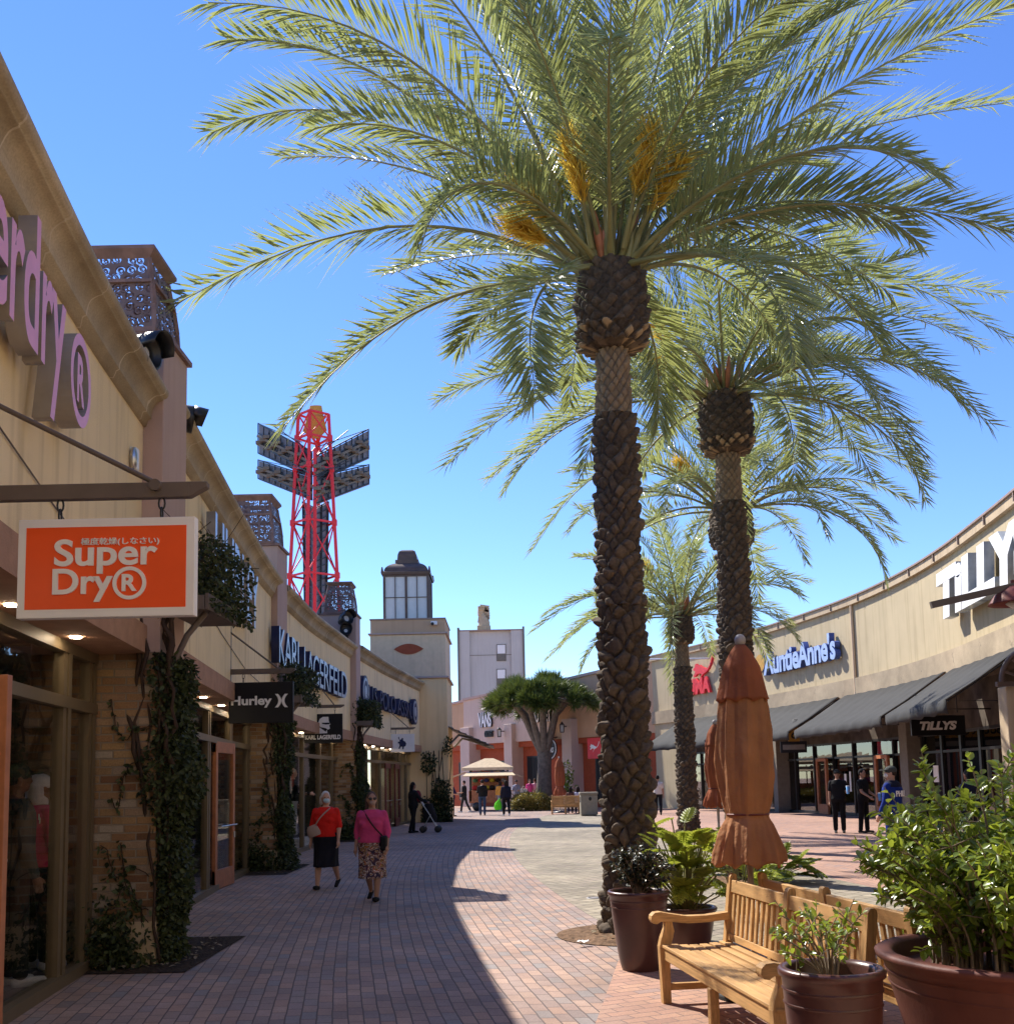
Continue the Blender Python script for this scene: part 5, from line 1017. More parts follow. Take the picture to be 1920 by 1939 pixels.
for e, d in tips:
    n = 110; dr = rdir(n); dr = dr*.95+np.array(tuple(d))*.7+np.array([0, 0, .42]); P.append(np.tile(np.array(tuple(e)), (n, 1))+dr*.05); D.append(dr); Ls.append(RNG.uniform(.45, .8, n))
P, D, Ls = map(np.concatenate, (P, D, Ls)); leaf_obj('crown', P, D, rdir(len(P)), Ls, np.full(len(P), .05), 'drag', t, droop=.12)
def hedge(name, label, x0, x1, y0, y1, h, n, mt, ln=.10):
    t = thing(name, label, 'hedge', ((x0+x1)/2, (y0+y1)/2, 0)); P = np.stack([RNG.uniform(x0, x1, n), RNG.uniform(y0, y1, n), RNG.uniform(0, 1, n)**.6*h], 1); u_ = np.abs((P[:, 0]-(x0+x1)/2)/((x1-x0)/2)); P[:, 2] *= (1-.35*u_**3)*(.88+.12*np.sin(P[:, 0]*5+P[:, 1]*3)); D = rdir(n)+np.array([0, -.2, .5])
    leaf_obj('foliage', P, D, rdir(n), RNG.uniform(.6, 1.2, n)*ln, np.full(n, ln*.45), mt, t); m = MB()
    for i in range(12): x = x0+(x1-x0)*(i+.5)/12; m.tube([(x, (y0+y1)/2, 0), (x+.05, (y0+y1)/2, h*.8)], .02, 5)
    m.build('stems', 'twig', t)
a = at(968, 1535, 55.5).x; b = at(1046, 1535, 55.5).x; hedge('hedge', 'low yellowish clipped hedge at the foot of the umbrella tree', a, b, 55.5, 58.5, .98, 9000, 'hedge', .13)
def swords(label, x, y, z, n, ln, name='agave_plant', w_=.07):
    t = thing(name, label, 'plant', (x, y, z)); d = rdir(n); d[:, 2] = np.abs(d[:, 2])+.35; leaf_obj('leaves', np.tile([x, y, z+.02], (n, 1))+d*.04, d, rdir(n), RNG.uniform(.6, 1, n)*ln, np.full(n, w_), 'drag', t, droop=.2); MB().lathe([(.12, -.02), (.1, .08), (.02, .14)], 10, (x, y, z)).build('base', 'stem', t)
q = at(997, 1500, 58.9); swords('spiky green plant behind the hedge, left of the umbrella tree trunk', q.x, 58.9, 0, 40, 1.5, w_=.12); q = at(1014, 1500, 59); swords('spiky plant tight against the umbrella tree trunk', q.x, 59.0, 0, 34, 1.4, w_=.12)

# ================================================================== VINES ON THE PIERS
def vine(xo, Y0, Y1, label, n, zs, shelf_label, ls=.055):
    t = thing('climbing_vine', label, 'vine', (xo+.1, Y0+.2, 0), 0, 'vines climbing the brick piers')
    z = RNG.uniform(0, 1, n)**.9*2.95; wv = .17+.07*np.sin(z*2.3+Y0)+.05*np.sin(z*6.1+Y0); a = RNG.uniform(0, 6.283, n); r = np.sqrt(RNG.random(n))
    P = np.stack([xo+.08+wv*r*np.cos(a)*1.1-.05*(z/3), (Y0+.30)+(.22+wv)*r*np.sin(a), z], 1)
    n2 = int(n*.34); P2 = np.stack([RNG.uniform(xo-.1, xo+.60, n2), RNG.uniform(Y0-.05, Y1+.6, n2), zs+.02+RNG.random(n2)**1.3*.75], 1); P2[:, 2] -= .35*np.clip(P2[:, 0]-xo-.35, 0, 1)
    k = 5; P3 = []; rg = np.random.default_rng(int(Y0)); tracks = []
    for i in range(k):
        gx, gz = xo-.05, rg.uniform(.2, 2.6); d = rg.uniform(-.5, .8); pts = []
        for j in range(26): pts.append((gx, Y0-.018, gz)); d += rg.normal(0, .45); gx -= .026*max(.15, math.cos(d)); gz = max(.05, gz+.035*math.sin(d))
        tracks.append(pts); pp = np.array(pts)[rg.integers(4, 26, 34)]; P3.append(pp+rg.normal(0, .012, pp.shape)-np.array([0, .02, 0]))
    P3 = np.concatenate(P3); n4 = int(n*.11); P4 = np.stack([RNG.normal(xo-.36, .15, n4), Y0-.10+RNG.normal(0, .07, n4), np.abs(RNG.normal(.05, .27, n4))], 1)
    P = np.concatenate([P, P2, P3, P4]); n_ = len(P); out = P-np.array([xo-.3, Y0+.3, 0]); out[:, 2] = -.3; D = nrm(out)*.5+rdir(n_)+np.array([0, 0, -.35])
    leaf_obj('foliage', P, D, rdir(n_)+np.array([.5, -.6, .5]), RNG.uniform(.45, 1.4, n_)*ls, RNG.uniform(.35, .8, n_)*ls, 'vine', t, True)
    m = MB(); rg = random.Random(int(Y0))
    for i in range(26):
        x = xo-.22+rg.random()*.36; y = Y0-.03+rg.random()*.35; zb = 0 if i % 4 == 0 else rg.uniform(1.3, 2.4); rr0 = rg.uniform(.008, .026); pts = [(x+.05*math.sin(j*1.1+i)+.03*math.sin(j*2.7+i*2), y+.05*math.cos(j*1.3+i), zb+(zs-zb)*j/9) for j in range(10)]; m.tube(pts, [rr0*(1+.25*math.sin(j*1.9+i)) for j in range(10)], 6)
    for pts in tracks: m.tube(pts, .005, 5)
    for i in range(14):
        x = xo+rg.uniform(0, .45); y = rg.uniform(Y0, Y1+.3); m.tube([(x, y, zs+.3), (x+rg.uniform(-.15, .3), y-.1, zs+.55), (x+rg.uniform(-.2, .6), y-.15, zs+rg.uniform(.5, .95))], .004, 4)
    m.build('stems', 'stem', t)
    s_ = thing('planter_shelf', shelf_label, 'shelf', (xo+.4, Y0, zs), 0, 'timber shelves on the piers'); m = MB(); m.box(xo+.03, xo+.46, Y0-.05, Y1+.35, zs-.05, zs-.01); m.box(xo+.465, xo+.50, Y0-.07, Y1+.38, zs-.06, zs+.10); m.box(xo+.03, xo+.46, Y0-.085, Y0-.055, zs-.06, zs+.08); m.build('tray', 'barm', s_, .004)
    m = MB(); m.tube([(xo+.03, Y0+.12, zs-.85), (xo+.09, Y0+.12, zs-.6), (xo+.24, Y0+.12, zs-.28), (xo+.42, Y0+.12, zs-.06)], .03, 6); m.build('curved_bracket', 'barm', s_)
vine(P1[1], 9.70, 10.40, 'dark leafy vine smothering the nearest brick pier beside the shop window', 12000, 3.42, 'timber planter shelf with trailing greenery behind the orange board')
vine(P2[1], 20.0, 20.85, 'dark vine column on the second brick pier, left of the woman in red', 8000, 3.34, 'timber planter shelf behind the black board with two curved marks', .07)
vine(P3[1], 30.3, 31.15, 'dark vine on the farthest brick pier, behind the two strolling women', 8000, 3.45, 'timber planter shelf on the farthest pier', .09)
n = 2600; P = np.stack([RNG.uniform(TX0-.1, TX1+.15, n), TY-.05-RNG.random(n)*.35, RNG.random(n)**1.6*3.6], 1); keep = (np.sin(P[:, 0]*5+P[:, 2]*2.4)+np.sin(P[:, 2]*4.1-P[:, 0]*3) > -.2+P[:, 2]*.25) | (P[:, 2] < 1.0); P = P[keep]; n = len(P)
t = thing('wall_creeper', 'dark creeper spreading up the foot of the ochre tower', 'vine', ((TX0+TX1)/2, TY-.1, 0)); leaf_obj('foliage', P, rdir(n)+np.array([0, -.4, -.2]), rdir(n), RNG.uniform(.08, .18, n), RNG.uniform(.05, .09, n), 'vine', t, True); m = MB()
for i in range(8): x = TX0+.1+i*(TX1-TX0)/8; m.tube([(x, TY-.03, 0), (x+.1*math.sin(i), TY-.03, 1.5), (x+.2*math.sin(i*2), TY-.03, 3)], .015, 5)
m.build('stems', 'stem', t)

# ================================================================== BENCHES
def bench(x, y, rz, L, label, halves=2, gl=None):
    t = thing('garden_bench', label, 'bench', (x, y, 0), rz, gl); W_ = 'teak'
    def bd(m, n, b=.006): return m.build(n, W_, t, b, world=False)
    xs = np.linspace(.03, L-.03, halves+1)
    # seat slats (one part), curved slightly
    m = MB(); ns = 7
    for i in range(ns): y0 = .0+i*.077; z = .435-.018*math.sin(math.pi*i/(ns-1)); m.box(-.01, L+.01, y0, y0+.064, z-.022, z)
    bd(m, 'seat', .005)
    m = MB(); m.box(.03, L-.03, .012, .045, .325, .412); m.box(.03, L-.03, .47, .50, .325, .405)
    for xx in xs: m.box(xx-.02, xx+.02, .05, .465, .33, .405)
    bd(m, 'apron')
    for xx in xs[1:-1]: bd(MB().box(xx-.03, xx+.03, .0, .06, 0, .325), 'leg')
    def post(xx, h=.93):
        pl = [(.50, 0), (.56, 0), (.545, .42), (.60, h-.03), (.598, h-.008), (.583, h+.004), (.558, h), (.545, h-.02), (.488, .42)]
        return MB().prism(pl, lambda a, b, d: (xx-.03+d, a, b), .06)
    for xx in xs: bd(post(xx), 'leg')
    for xx in (xs[0], xs[-1]):
        pl = [(.0, 0), (.06, 0), (.06, .40), (.085, .47), (.10, .53), (.085, .60), (.035, .60), (.03, .55), (.0, .48), (-.015, .42)]
        bd(MB().prism(pl, lambda a, b, d: (xx-.032+d, a, b), .064), 'leg')
        top = [(-.075, .615), (-.07, .645), (-.045, .668), (.0, .672), (.08, .655), (.2, .635), (.35, .635), (.53, .655)]; bot = [(.53, .60), (.35, .585), (.2, .583), (.08, .598), (.0, .602), (-.03, .585), (-.06, .590)]
        bd(MB().prism(top+bot, lambda a, b, d: (xx-.04+d, a, b), .08), 'armrest', .010)
        bd(MB().box(xx-.02, xx+.02, .06, .5, .1, .15), 'stretcher')
    m = MB()
    for a, b in zip(xs[:-1], xs[1:]):
        a += .031; b -= .031; k = 11
        R = Matrix.Rotation(rad(-6.2), 3, 'X')
        def bx_(x0, x1, y0, y1, z0, z1): o_ = Vector((0, .52, .42)); m.add([R @ Vector((xx, yy, zz))+o_ for xx in (x0, x1) for yy in (y0, y1) for zz in (z0, z1)], [(0, 1, 3, 2), (4, 6, 7, 5), (0, 4, 5, 1), (2, 3, 7, 6), (0, 2, 6, 4), (1, 5, 7, 3)])
        bx_(a, b, -.018, .018, .38, .47); bx_(a, b, -.018, .018, .03, .08)
        for i in range(k): xx = a+(b-a)*(i+.5)/k; bx_(xx-.022, xx+.022, -.009, .009, .081, .379)
    bd(m, 'backrest', .004); return t
bang = math.atan2(-.99, .13); bux = Vector((.13, -.99, 0)).normalized(); buy = Vector((.99, .13, 0)).normalized(); bo_ = Vector((1.09, 7.72, 0)); BL = 2.22
bench(bo_.x, bo_.y, bang, BL, 'slatted teak bench with scrolled arms beside the slim glazed pot', 2)
o2 = bo_+bux*BL+buy*1.38; bench(o2.x, o2.y, bang+math.pi, BL, 'second teak bench backing onto the front one, only post tops visible', 2)
fbq = at(1097, 1540, 50.0); bench(fbq.x, 50.0, math.pi, at(1097, 1540, 50).x-at(1044, 1540, 50).x, 'small distant wooden bench seen from behind, beside the grey bin', 2)

# ================================================================== CLOSED UMBRELLAS
def umbrella(x, y, zt, zh, label, wid=1.0, m1='canvas', m2='canvas2', seed=0, gl='closed rust umbrellas'):
    t = thing('closed_umbrella', label, 'umbrella', (x, y, 0), 0, gl); H_ = zt-zh
    m = MB(); m.tube([(x, y, 0), (x, y, zt)], .024, 12); m.build('pole', 'greyS', t)
    m = MB(); m.lathe([(.30*wid, 0), (.30*wid, .05), (.08, .08), (.03, .12)], 20, (x, y, 0)); m.build('base_weight', 'dark', t)
    m = MB(); m.ell((x, y, zt+.04), (.045, .045, .05)); m.lathe([(.03, -.06), (.035, -.02), (.025, .0)], 12, (x, y, zt)); m.build('finial', 'greyS', t)
    nth = 220; th = np.linspace(0, 2*np.pi, nth, endpoint=False)
    rg = np.random.default_rng(seed); ph = rg.uniform(0, .5, 8); amp = rg.uniform(.7, 1.3, 8)
    def cloth(name, prof, mt, parent, foldf, hem):
        V = []; nz_ = len(prof)
        for k, (q, r, am) in enumerate(prof):
            am8 = np.interp(th, np.linspace(0, 2*np.pi, 9), np.append(amp, amp[0])); w1 = (1-2.2*np.abs(np.sin(4*th+foldf*q*.5+.25*np.sin(3*th+seed)))**.6)*am8; w2 = np.cos(5*th+2.1*q+seed)*.55+np.cos(13*th-5*q+seed)*.35+np.cos(23*th+9*q)*.15+np.cos(3*th)*np.sin(q*22+th*2)*.3
            rr = r*wid*(1+am*(w1*.55+w2*.45)); z = zt-H_*q+(hem*np.cos(8*th+foldf*q+.6) if k == nz_-1 else 0)
            V.append(np.stack([x+rr*np.cos(th), y+rr*np.sin(th), z+0*th], 1))
        V = np.concatenate(V); i = np.arange(nz_-1)[:, None]*nth; j = np.arange(nth)[None, :]; F = np.stack([i+j, i+(j+1) % nth, i+nth+(j+1) % nth, i+nth+j], -1).reshape(-1, 4)
        o = npmesh(name, V, F, mt, parent); s_ = o.modifiers.new('s', 'SOLIDIFY'); s_.thickness = .006; return o
    bp = [(.10, .06), (.15, .135), (.25, .172), (.38, .195), (.5, .205), (.6, .20), (.70, .178), (.755, .158), (.775, .15), (.795, .152), (.82, .175), (.88, .215), (.94, .245), (1.0, .262)]
    qs = np.linspace(.10, 1, 90); br = np.interp(qs, [a for a, b in bp], [b for a, b in bp]); ba = np.interp(qs, [.1, .3, .6, .75, .78, .85, 1], [.07, .13, .17, .08, .05, .13, .22])
    c = cloth('canopy', list(zip(qs, br, ba)), m2, t, 2.2, .022); q2 = np.linspace(.0, .26, 16); r2 = np.interp(q2, [0, .03, .1, .2, .26], [.035, .075, .135, .168, .192])
    cloth('vent_cap', list(zip(q2, r2, np.linspace(.02, .10, 16))), m1, c, 1.0, .012); m = MB(); pts = [(x+.156*wid*math.cos(a), y+.156*wid*math.sin(a), zt-H_*.776) for a in np.linspace(0, 2*math.pi, 33)]; m.tube(pts, .008, 6, 0, False); m.build('tie_strap', 'dkred', c)
q = at(1418, 1600, 7.85); umbrella(q.x, 7.85, at(1412, 1222, 7.85).z, at(1418, 1636, 7.85).z, 'large closed rust coloured umbrella between the two front benches', 1.0, 'canvas', 'canvas2', 2)
q = at(1358, 1500, 18.5); umbrella(q.x, 18.5, at(1358, 1372, 18.5).z, at(1358, 1528, 18.5).z, 'smaller closed umbrella partly hidden behind the large one', .95, 'canvas', 'canvas', 4)
q = at(1060, 1500, 52); umbrella(q.x, 52, at(1060, 1436, 52).z, at(1060, 1505, 52).z, 'distant closed orange umbrella beside the umbrella tree trunk', 1.25, 'canvas', 'canvas', 6)

# ================================================================== POTS AND POTTED PLANTS
def pot(name, label, x, y, r, h, rb, mt, lip=.03, group=None, belly=None):
    t = thing(name, label, 'pot', (x, y, 0), 0, group)
    pr = [(rb*.96, 0), (rb, .02)]+[(rb+(r-rb)*(q**.75 if belly is None else q**belly), .02+(h-.06)*q) for q in np.linspace(.08, 1, 10)]+[(r+lip*.5, h-.035), (r+lip*.6, h-.012), (r+lip*.2, h), (r-lip*.6, h), (r-lip*1.1, h-.02), (r-lip*1.6, h-.18)]
    o = MB().lathe(pr, 56, (x, y, 0)).build('body', mt, t)
    MB().lathe([(.001, h-.13), (r*.5, h-.135), (r-lip*1.4, h-.15)], 32, (x, y, 0)).build('soil', 'mulch', t)
    m = MB()
    for zz in (h*.80, h*.88): k = rb+(r-rb)*(((zz-.02)/(h-.06))**(.75 if belly is None else belly)); m.lathe([(k+.001, zz-.006), (k+.006, zz), (k+.001, zz+.006)], 56, (x, y, 0))
    m.build('band', mt, o); return t
GP = 'glazed dark red plant pots'
q = g(1192, 1846); X1p, Y1p = 1.11, 9.05
pot('plant_pot', 'slim tall glazed dark red pot left of the teak bench', X1p, Y1p, .255, at(1190, 1686, 9.05).z, .165, 'pot', .03, GP)
X2p, Y2p = at(1300, 1700, 9.7).x, 9.7; pot('plant_pot', 'glazed dark pot behind the far end of the bench', X2p, Y2p, .26, at(1300, 1716, 9.7).z, .17, 'pot', .03, GP)
Y3p = 4.75; X3p = at(1573, 1832, Y3p).x; H3 = at(1573, 1830, Y3p).z; pot('plant_pot', 'dark pot with sparse plant in front of the bench arm', X3p, Y3p, .222, H3, .16, 'pot', .028, GP)
Y4p = 5.05; X4p = at(1940, 1790, Y4p).x; H4 = at(1925, 1800, Y4p).z; pot('terracotta_pot', 'huge rolled rim terracotta pot with a bright green shrub', X4p, Y4p, .66, H4, .42, 'terra', .055)
def stems_plant(name, label, x, y, z, n, spread, height, leaf, per, mt, oval=True, cat='plant', start=.3, basef=.12, seed=0, wl=.5, stemr=.006, up=.6, rise=(.55, 1.0), group=None, branch=True):
    t = thing(name, label, cat, (x, y, z), 0, group); rg = np.random.default_rng(seed); m = MB(); PP, DD = [], []
    for i in range(n):
        az = rg.uniform(0, 6.283); sp_ = spread*math.sqrt(rg.random())*1.05; hh = height*rg.uniform(*rise)*(1-.35*(sp_/spread)**2); b = Vector((x+basef*sp_*math.cos(az), y+basef*sp_*math.sin(az), z)); e = Vector((x+sp_*math.cos(az), y+sp_*math.sin(az), z+hh)); md = b.lerp(e, .5)+Vector((-.18*sp_*math.cos(az), -.18*sp_*math.sin(az), .12*hh)); pts = bez(b, md, e, 9); m.tube([tuple(p) for p in pts], [stemr*(1.6-1.1*k/8) for k in range(9)], 5)
        def along(pts, cnt, s0):
            q = rg.uniform(s0, 1, cnt)**.8; f = q*(len(pts)-1); ii = np.clip(f.astype(int), 0, len(pts)-2); p = pts[ii]*(1-(f-ii))[:, None]+pts[ii+1]*(f-ii)[:, None]; T = nrm(pts[ii+1]-pts[ii]); rd = nrm(rg.normal(size=(cnt, 3))); rd = nrm(rd-T*(rd*T).sum(-1, keepdims=True)); PP.append(p); DD.append(T*up+rd)
        along(pts, per, start)
        if branch:
            for k in range(3):
                j = rg.integers(3, 8); d = nrm(rg.normal(size=3)*.7+np.array([math.cos(az)*.4, math.sin(az)*.4, .6])); bp_ = np.array([pts[j]+d*leaf*c_*2.6*(1+.0*c_) for c_ in np.linspace(0, 1, 5)]); m.tube([tuple(p) for p in bp_], stemr*.5, 4); along(bp_, per//3, .25)
    P, D = np.concatenate(PP), np.concatenate(DD); n_ = len(P); leaf_obj('foliage', P, D, rdir(n_)*.7+np.array([-.2, -.2, 1.0]), rg.uniform(.65, 1.2, n_)*leaf, rg.uniform(.8, 1.15, n_)*leaf*wl, mt, t, oval); m.build('stems', 'twig', t); return t
stems_plant('leafy_shrub', 'bright glossy green shrub filling the huge terracotta pot', X4p-.02, Y4p, H4-.16, 150, .72, 1.16, .060, 36, 'shrub', seed=4, wl=.48, start=.14, basef=.55)
stems_plant('leafy_shrub', 'tall loose shoots of the green shrub at the right edge, in front of the shop', X4p+.25, Y4p+1.3, .0, 26, .62, 1.95, .075, 26, 'shrub', seed=9, wl=.46, start=.4, rise=(.75, 1.0))
stems_plant('potted_plant', 'dark small-leaved plant in the slim tall pot', X1p, Y1p, at(1190, 1686, 9.05).z-.1, 34, .30, .56, .042, 24, 'darkleaf', seed=5, wl=.6, start=.25)
stems_plant('potted_plant', 'sparse twiggy plant in the pot by the bench arm', X3p, Y3p, H3-.1, 13, .27, .46, .045, 11, 'shrub', seed=11, wl=.5, start=.5, stemr=.005)
def zamia(label, x, y, z, n, spread, height, sc_, seed, mt='zamia'):
    t = thing('fern_like_plant', label, 'plant', (x, y, z)); rg = np.random.default_rng(seed); PP, DD, NN, LL, WW = [], [], [], [], []; m = MB()
    for i in range(n):
        az = rg.uniform(0, 6.283); r = spread*(.25+.75*math.sqrt(rg.random())); hh = height*rg.uniform(.28, 1.0)*(1.08-.5*(r/spread)**2); b = np.array([x, y, z]); o_ = np.array([math.cos(az), math.sin(az), 0]); ba = b+o_*r*.62+np.array([0, 0, hh*.85]); m.tube([tuple(b+o_*.03), tuple(b+o_*r*.35+np.array([0, 0, hh*.55])), tuple(ba)], .007, 5)
        ax = nrm(o_*.8+np.array([0, 0, rg.uniform(-.1, 1.0)])+rg.normal(0, .28, 3)); sd = nrm(np.cross(ax, [0, 0, 1.0])); nn = np.cross(sd, ax); k = 8; q = np.linspace(.05, 1, k); p = ba+ax*(q*sc_)[:, None]-np.array([0, 0, 1])*(q**2*sc_*.18)[:, None]
        for sg in (-1, 1): PP.append(p); DD.append(ax*(.35+.5*q)[:, None]+sg*sd*(1-.35*q)[:, None]+nn*.12); NN.append(np.tile(nn, (k, 1))); LL.append(sc_*.52*np.sin(np.pi*np.clip(.25+.62*q, 0, 1))); WW.append(np.full(k, sc_*.23))
        PP.append(ba[None]); DD.append(ax[None]); NN.append(nn[None]); LL.append(np.array([sc_*1.15])); WW.append(np.array([sc_*.22]))
    P, D, N, L_, W_ = map(np.concatenate, (PP, DD, NN, LL, WW)); leaf_obj('foliage', P, D, N, L_, W_, mt, t); m.build('stems', 'rachis', t)
zamia('yellow-green lobed plant in the pot behind the bench', X2p, Y2p, at(1300, 1716, 9.7).z-.1, 86, .50, 1.24, .20, 3)
q = at(1430, 1580, 13.0); zamia('second lobed green plant showing beside the large umbrella', at(1400, 1560, 12.5).x, 12.5, .0, 40, .6, 1.25, .28, 8)
q = at(1452, 1655, 16.2); zamia('low green plant in the soil bed at the foot of the second palm', q.x+.1, 16.1, .03, 34, .7, .5, .34, 12)
q = at(1012, 1450, 60); 
stems_plant('trained_climber', 'narrow climber trained on the wall right of the distant orange umbrella', at(1075, 1500, 57.5).x, 57.5, 0, 20, .5, 3.0, .17, 26, 'shrub', seed=21, start=.1, rise=(.6, 1), branch=False)

# ================================================================== BIN, KIOSK
BY = 46.5; x0, x1 = at(1100, 1540, BY).x, at(1132, 1540, BY).x; h = at(1115, 1500, BY).z; t = thing('litter_bin', 'square grey-beige litter bin beside the distant bench', 'bin', ((x0+x1)/2, BY+.35, 0)); M_['bin'] = mat('bin_shell', (.30, .26, .19), .7, .3)
m = MB(); m.box(x0, x1, BY, BY+.75, .05, h-.16); m.box(x0+.05, x1-.05, BY+.05, BY+.7, 0, .05); m.build('body', 'bin', t, .02); m = MB(); m.box(x0-.03, x1+.03, BY-.03, BY+.78, h-.10, h); m.box(x0, x1, BY, BY+.75, h-.16, h-.10); m.build('lid', 'bin', t, .02); MB().box(x0-.005, x0+.012, BY+.15, BY+.6, h-.46, h-.2).build('opening', 'dark', t); m = MB(); c = ((x0+x1)/2+.05, BY-.004, h*.72); m.ell(c, (.07, .01, .09)); m.build('emblem', 'dark', t)
KY = 58.0; kx0, kx1 = at(888, 1530, KY).x, at(966, 1530, KY).x; kc = (kx0+kx1)/2; t = thing('market_kiosk', 'wheeled market cart kiosk under a tan hipped canvas roof', 'kiosk', (kc, KY+1.1, 0)); M_['tan'] = mat('tan_canvas', (.60, .47, .31), .85, .2)
za = at(925, 1435, KY).z; ze = at(925, 1453, KY).z; m = MB(); xl, xr = at(874, 1456, KY).x, at(972, 1456, KY).x
m.add([(xl, KY, ze), (xr, KY, ze), (xr, KY+2.4, ze), (xl, KY+2.4, ze), (kc-.25, KY+1.2, za), (kc+.25, KY+1.2, za)], [(0, 1, 5, 4), (1, 2, 5), (2, 3, 4, 5), (3, 0, 4)]); m.box(xl, xr, KY-.01, KY+.02, ze-.16, ze); m.box(xl, xl+.03, KY+.021, KY+2.4, ze-.16, ze); m.box(xr-.03, xr, KY+.021, KY+2.4, ze-.16, ze); m.build('roof', 'tan', t)
m = MB(); za2 = at(925, 1459, KY).z; zl2 = at(925, 1470, KY).z
for a, b in ((at(880, 1460, KY).x, at(852, 1470, KY).x), (at(966, 1462, KY).x, at(990, 1467, KY).x)): m.add([(a, KY-.1, za2-.1), (b, KY-.1, zl2-.05), (b, KY+2, zl2-.05), (a, KY+2, za2-.1)], [(0, 1, 2, 3)])
m.add([(xl+.3, KY, za2-.12), (xr-.1, KY, za2-.12), (xr+.1, KY-.9, zl2), (xl+.1, KY-.9, zl2)], [(0, 1, 2, 3)]); o = m.build('side_awning', 'tan', t); s_ = o.modifiers.new('s', 'SOLIDIFY'); s_.thickness = .04
m = MB()
for xx in (kx0+.1, kx1-.1):
    for yy in (KY+.1, KY+2.2): m.box(xx-.05, xx+.05, yy-.05, yy+.05, .55, ze)
m.build('posts', 'dark', t); m = MB(); m.box(kx0, kx1, KY+.05, KY+2.25, .45, 1.15); m.box(kx0+.15, kx1-.15, KY+1.1, KY+1.3, 1.15, ze-.2); m.build('cart_body', 'wood', t, .02)
for xx in (kx0+.45, kx1-.45):
    m = MB(); R = Matrix.Rotation(math.pi/2, 3, 'X'); m.lathe([(.02, -.04), (.22, -.04), (.25, 0), (.22, .04), (.02, .04)], 20); m.v = [tuple(R @ Vector(p)+Vector((xx, KY-.03, .25))) for p in m.v]; m.build('wheel', 'dark', t)
cols = [(.5, .03, .03), (.05, .06, .2), (.6, .5, .05), (.02, .02, .02), (.3, .3, .32), (.45, .1, .3), (.1, .25, .12)]; gm = [mat('goods_%d' % i, c) for i, c in enumerate(cols)]
k = 0
for row in range(3):
    for i in range(6):
        x = kx0+.35+i*(kx1-kx0-.7)/5; z = 1.3+row*.42; gt = thing('cap_on_display' if row else 'folded_shirt', ['dark', 'bright'][i % 2]+' item of merchandise hung on the kiosk rack', 'cap' if row else 'shirt', (x, KY+1.0, z), 0, 'goods hung on the market kiosk'); m = MB(); m.ell((x, KY+1.0, z), (.15, .13, .12) if row else (.2, .1, .14)); m.box(x-.1, x+.1, KY+.78, KY+.95, z-.05, z-.02); m.build('body', gm[k % 7], gt, .01); k += 1

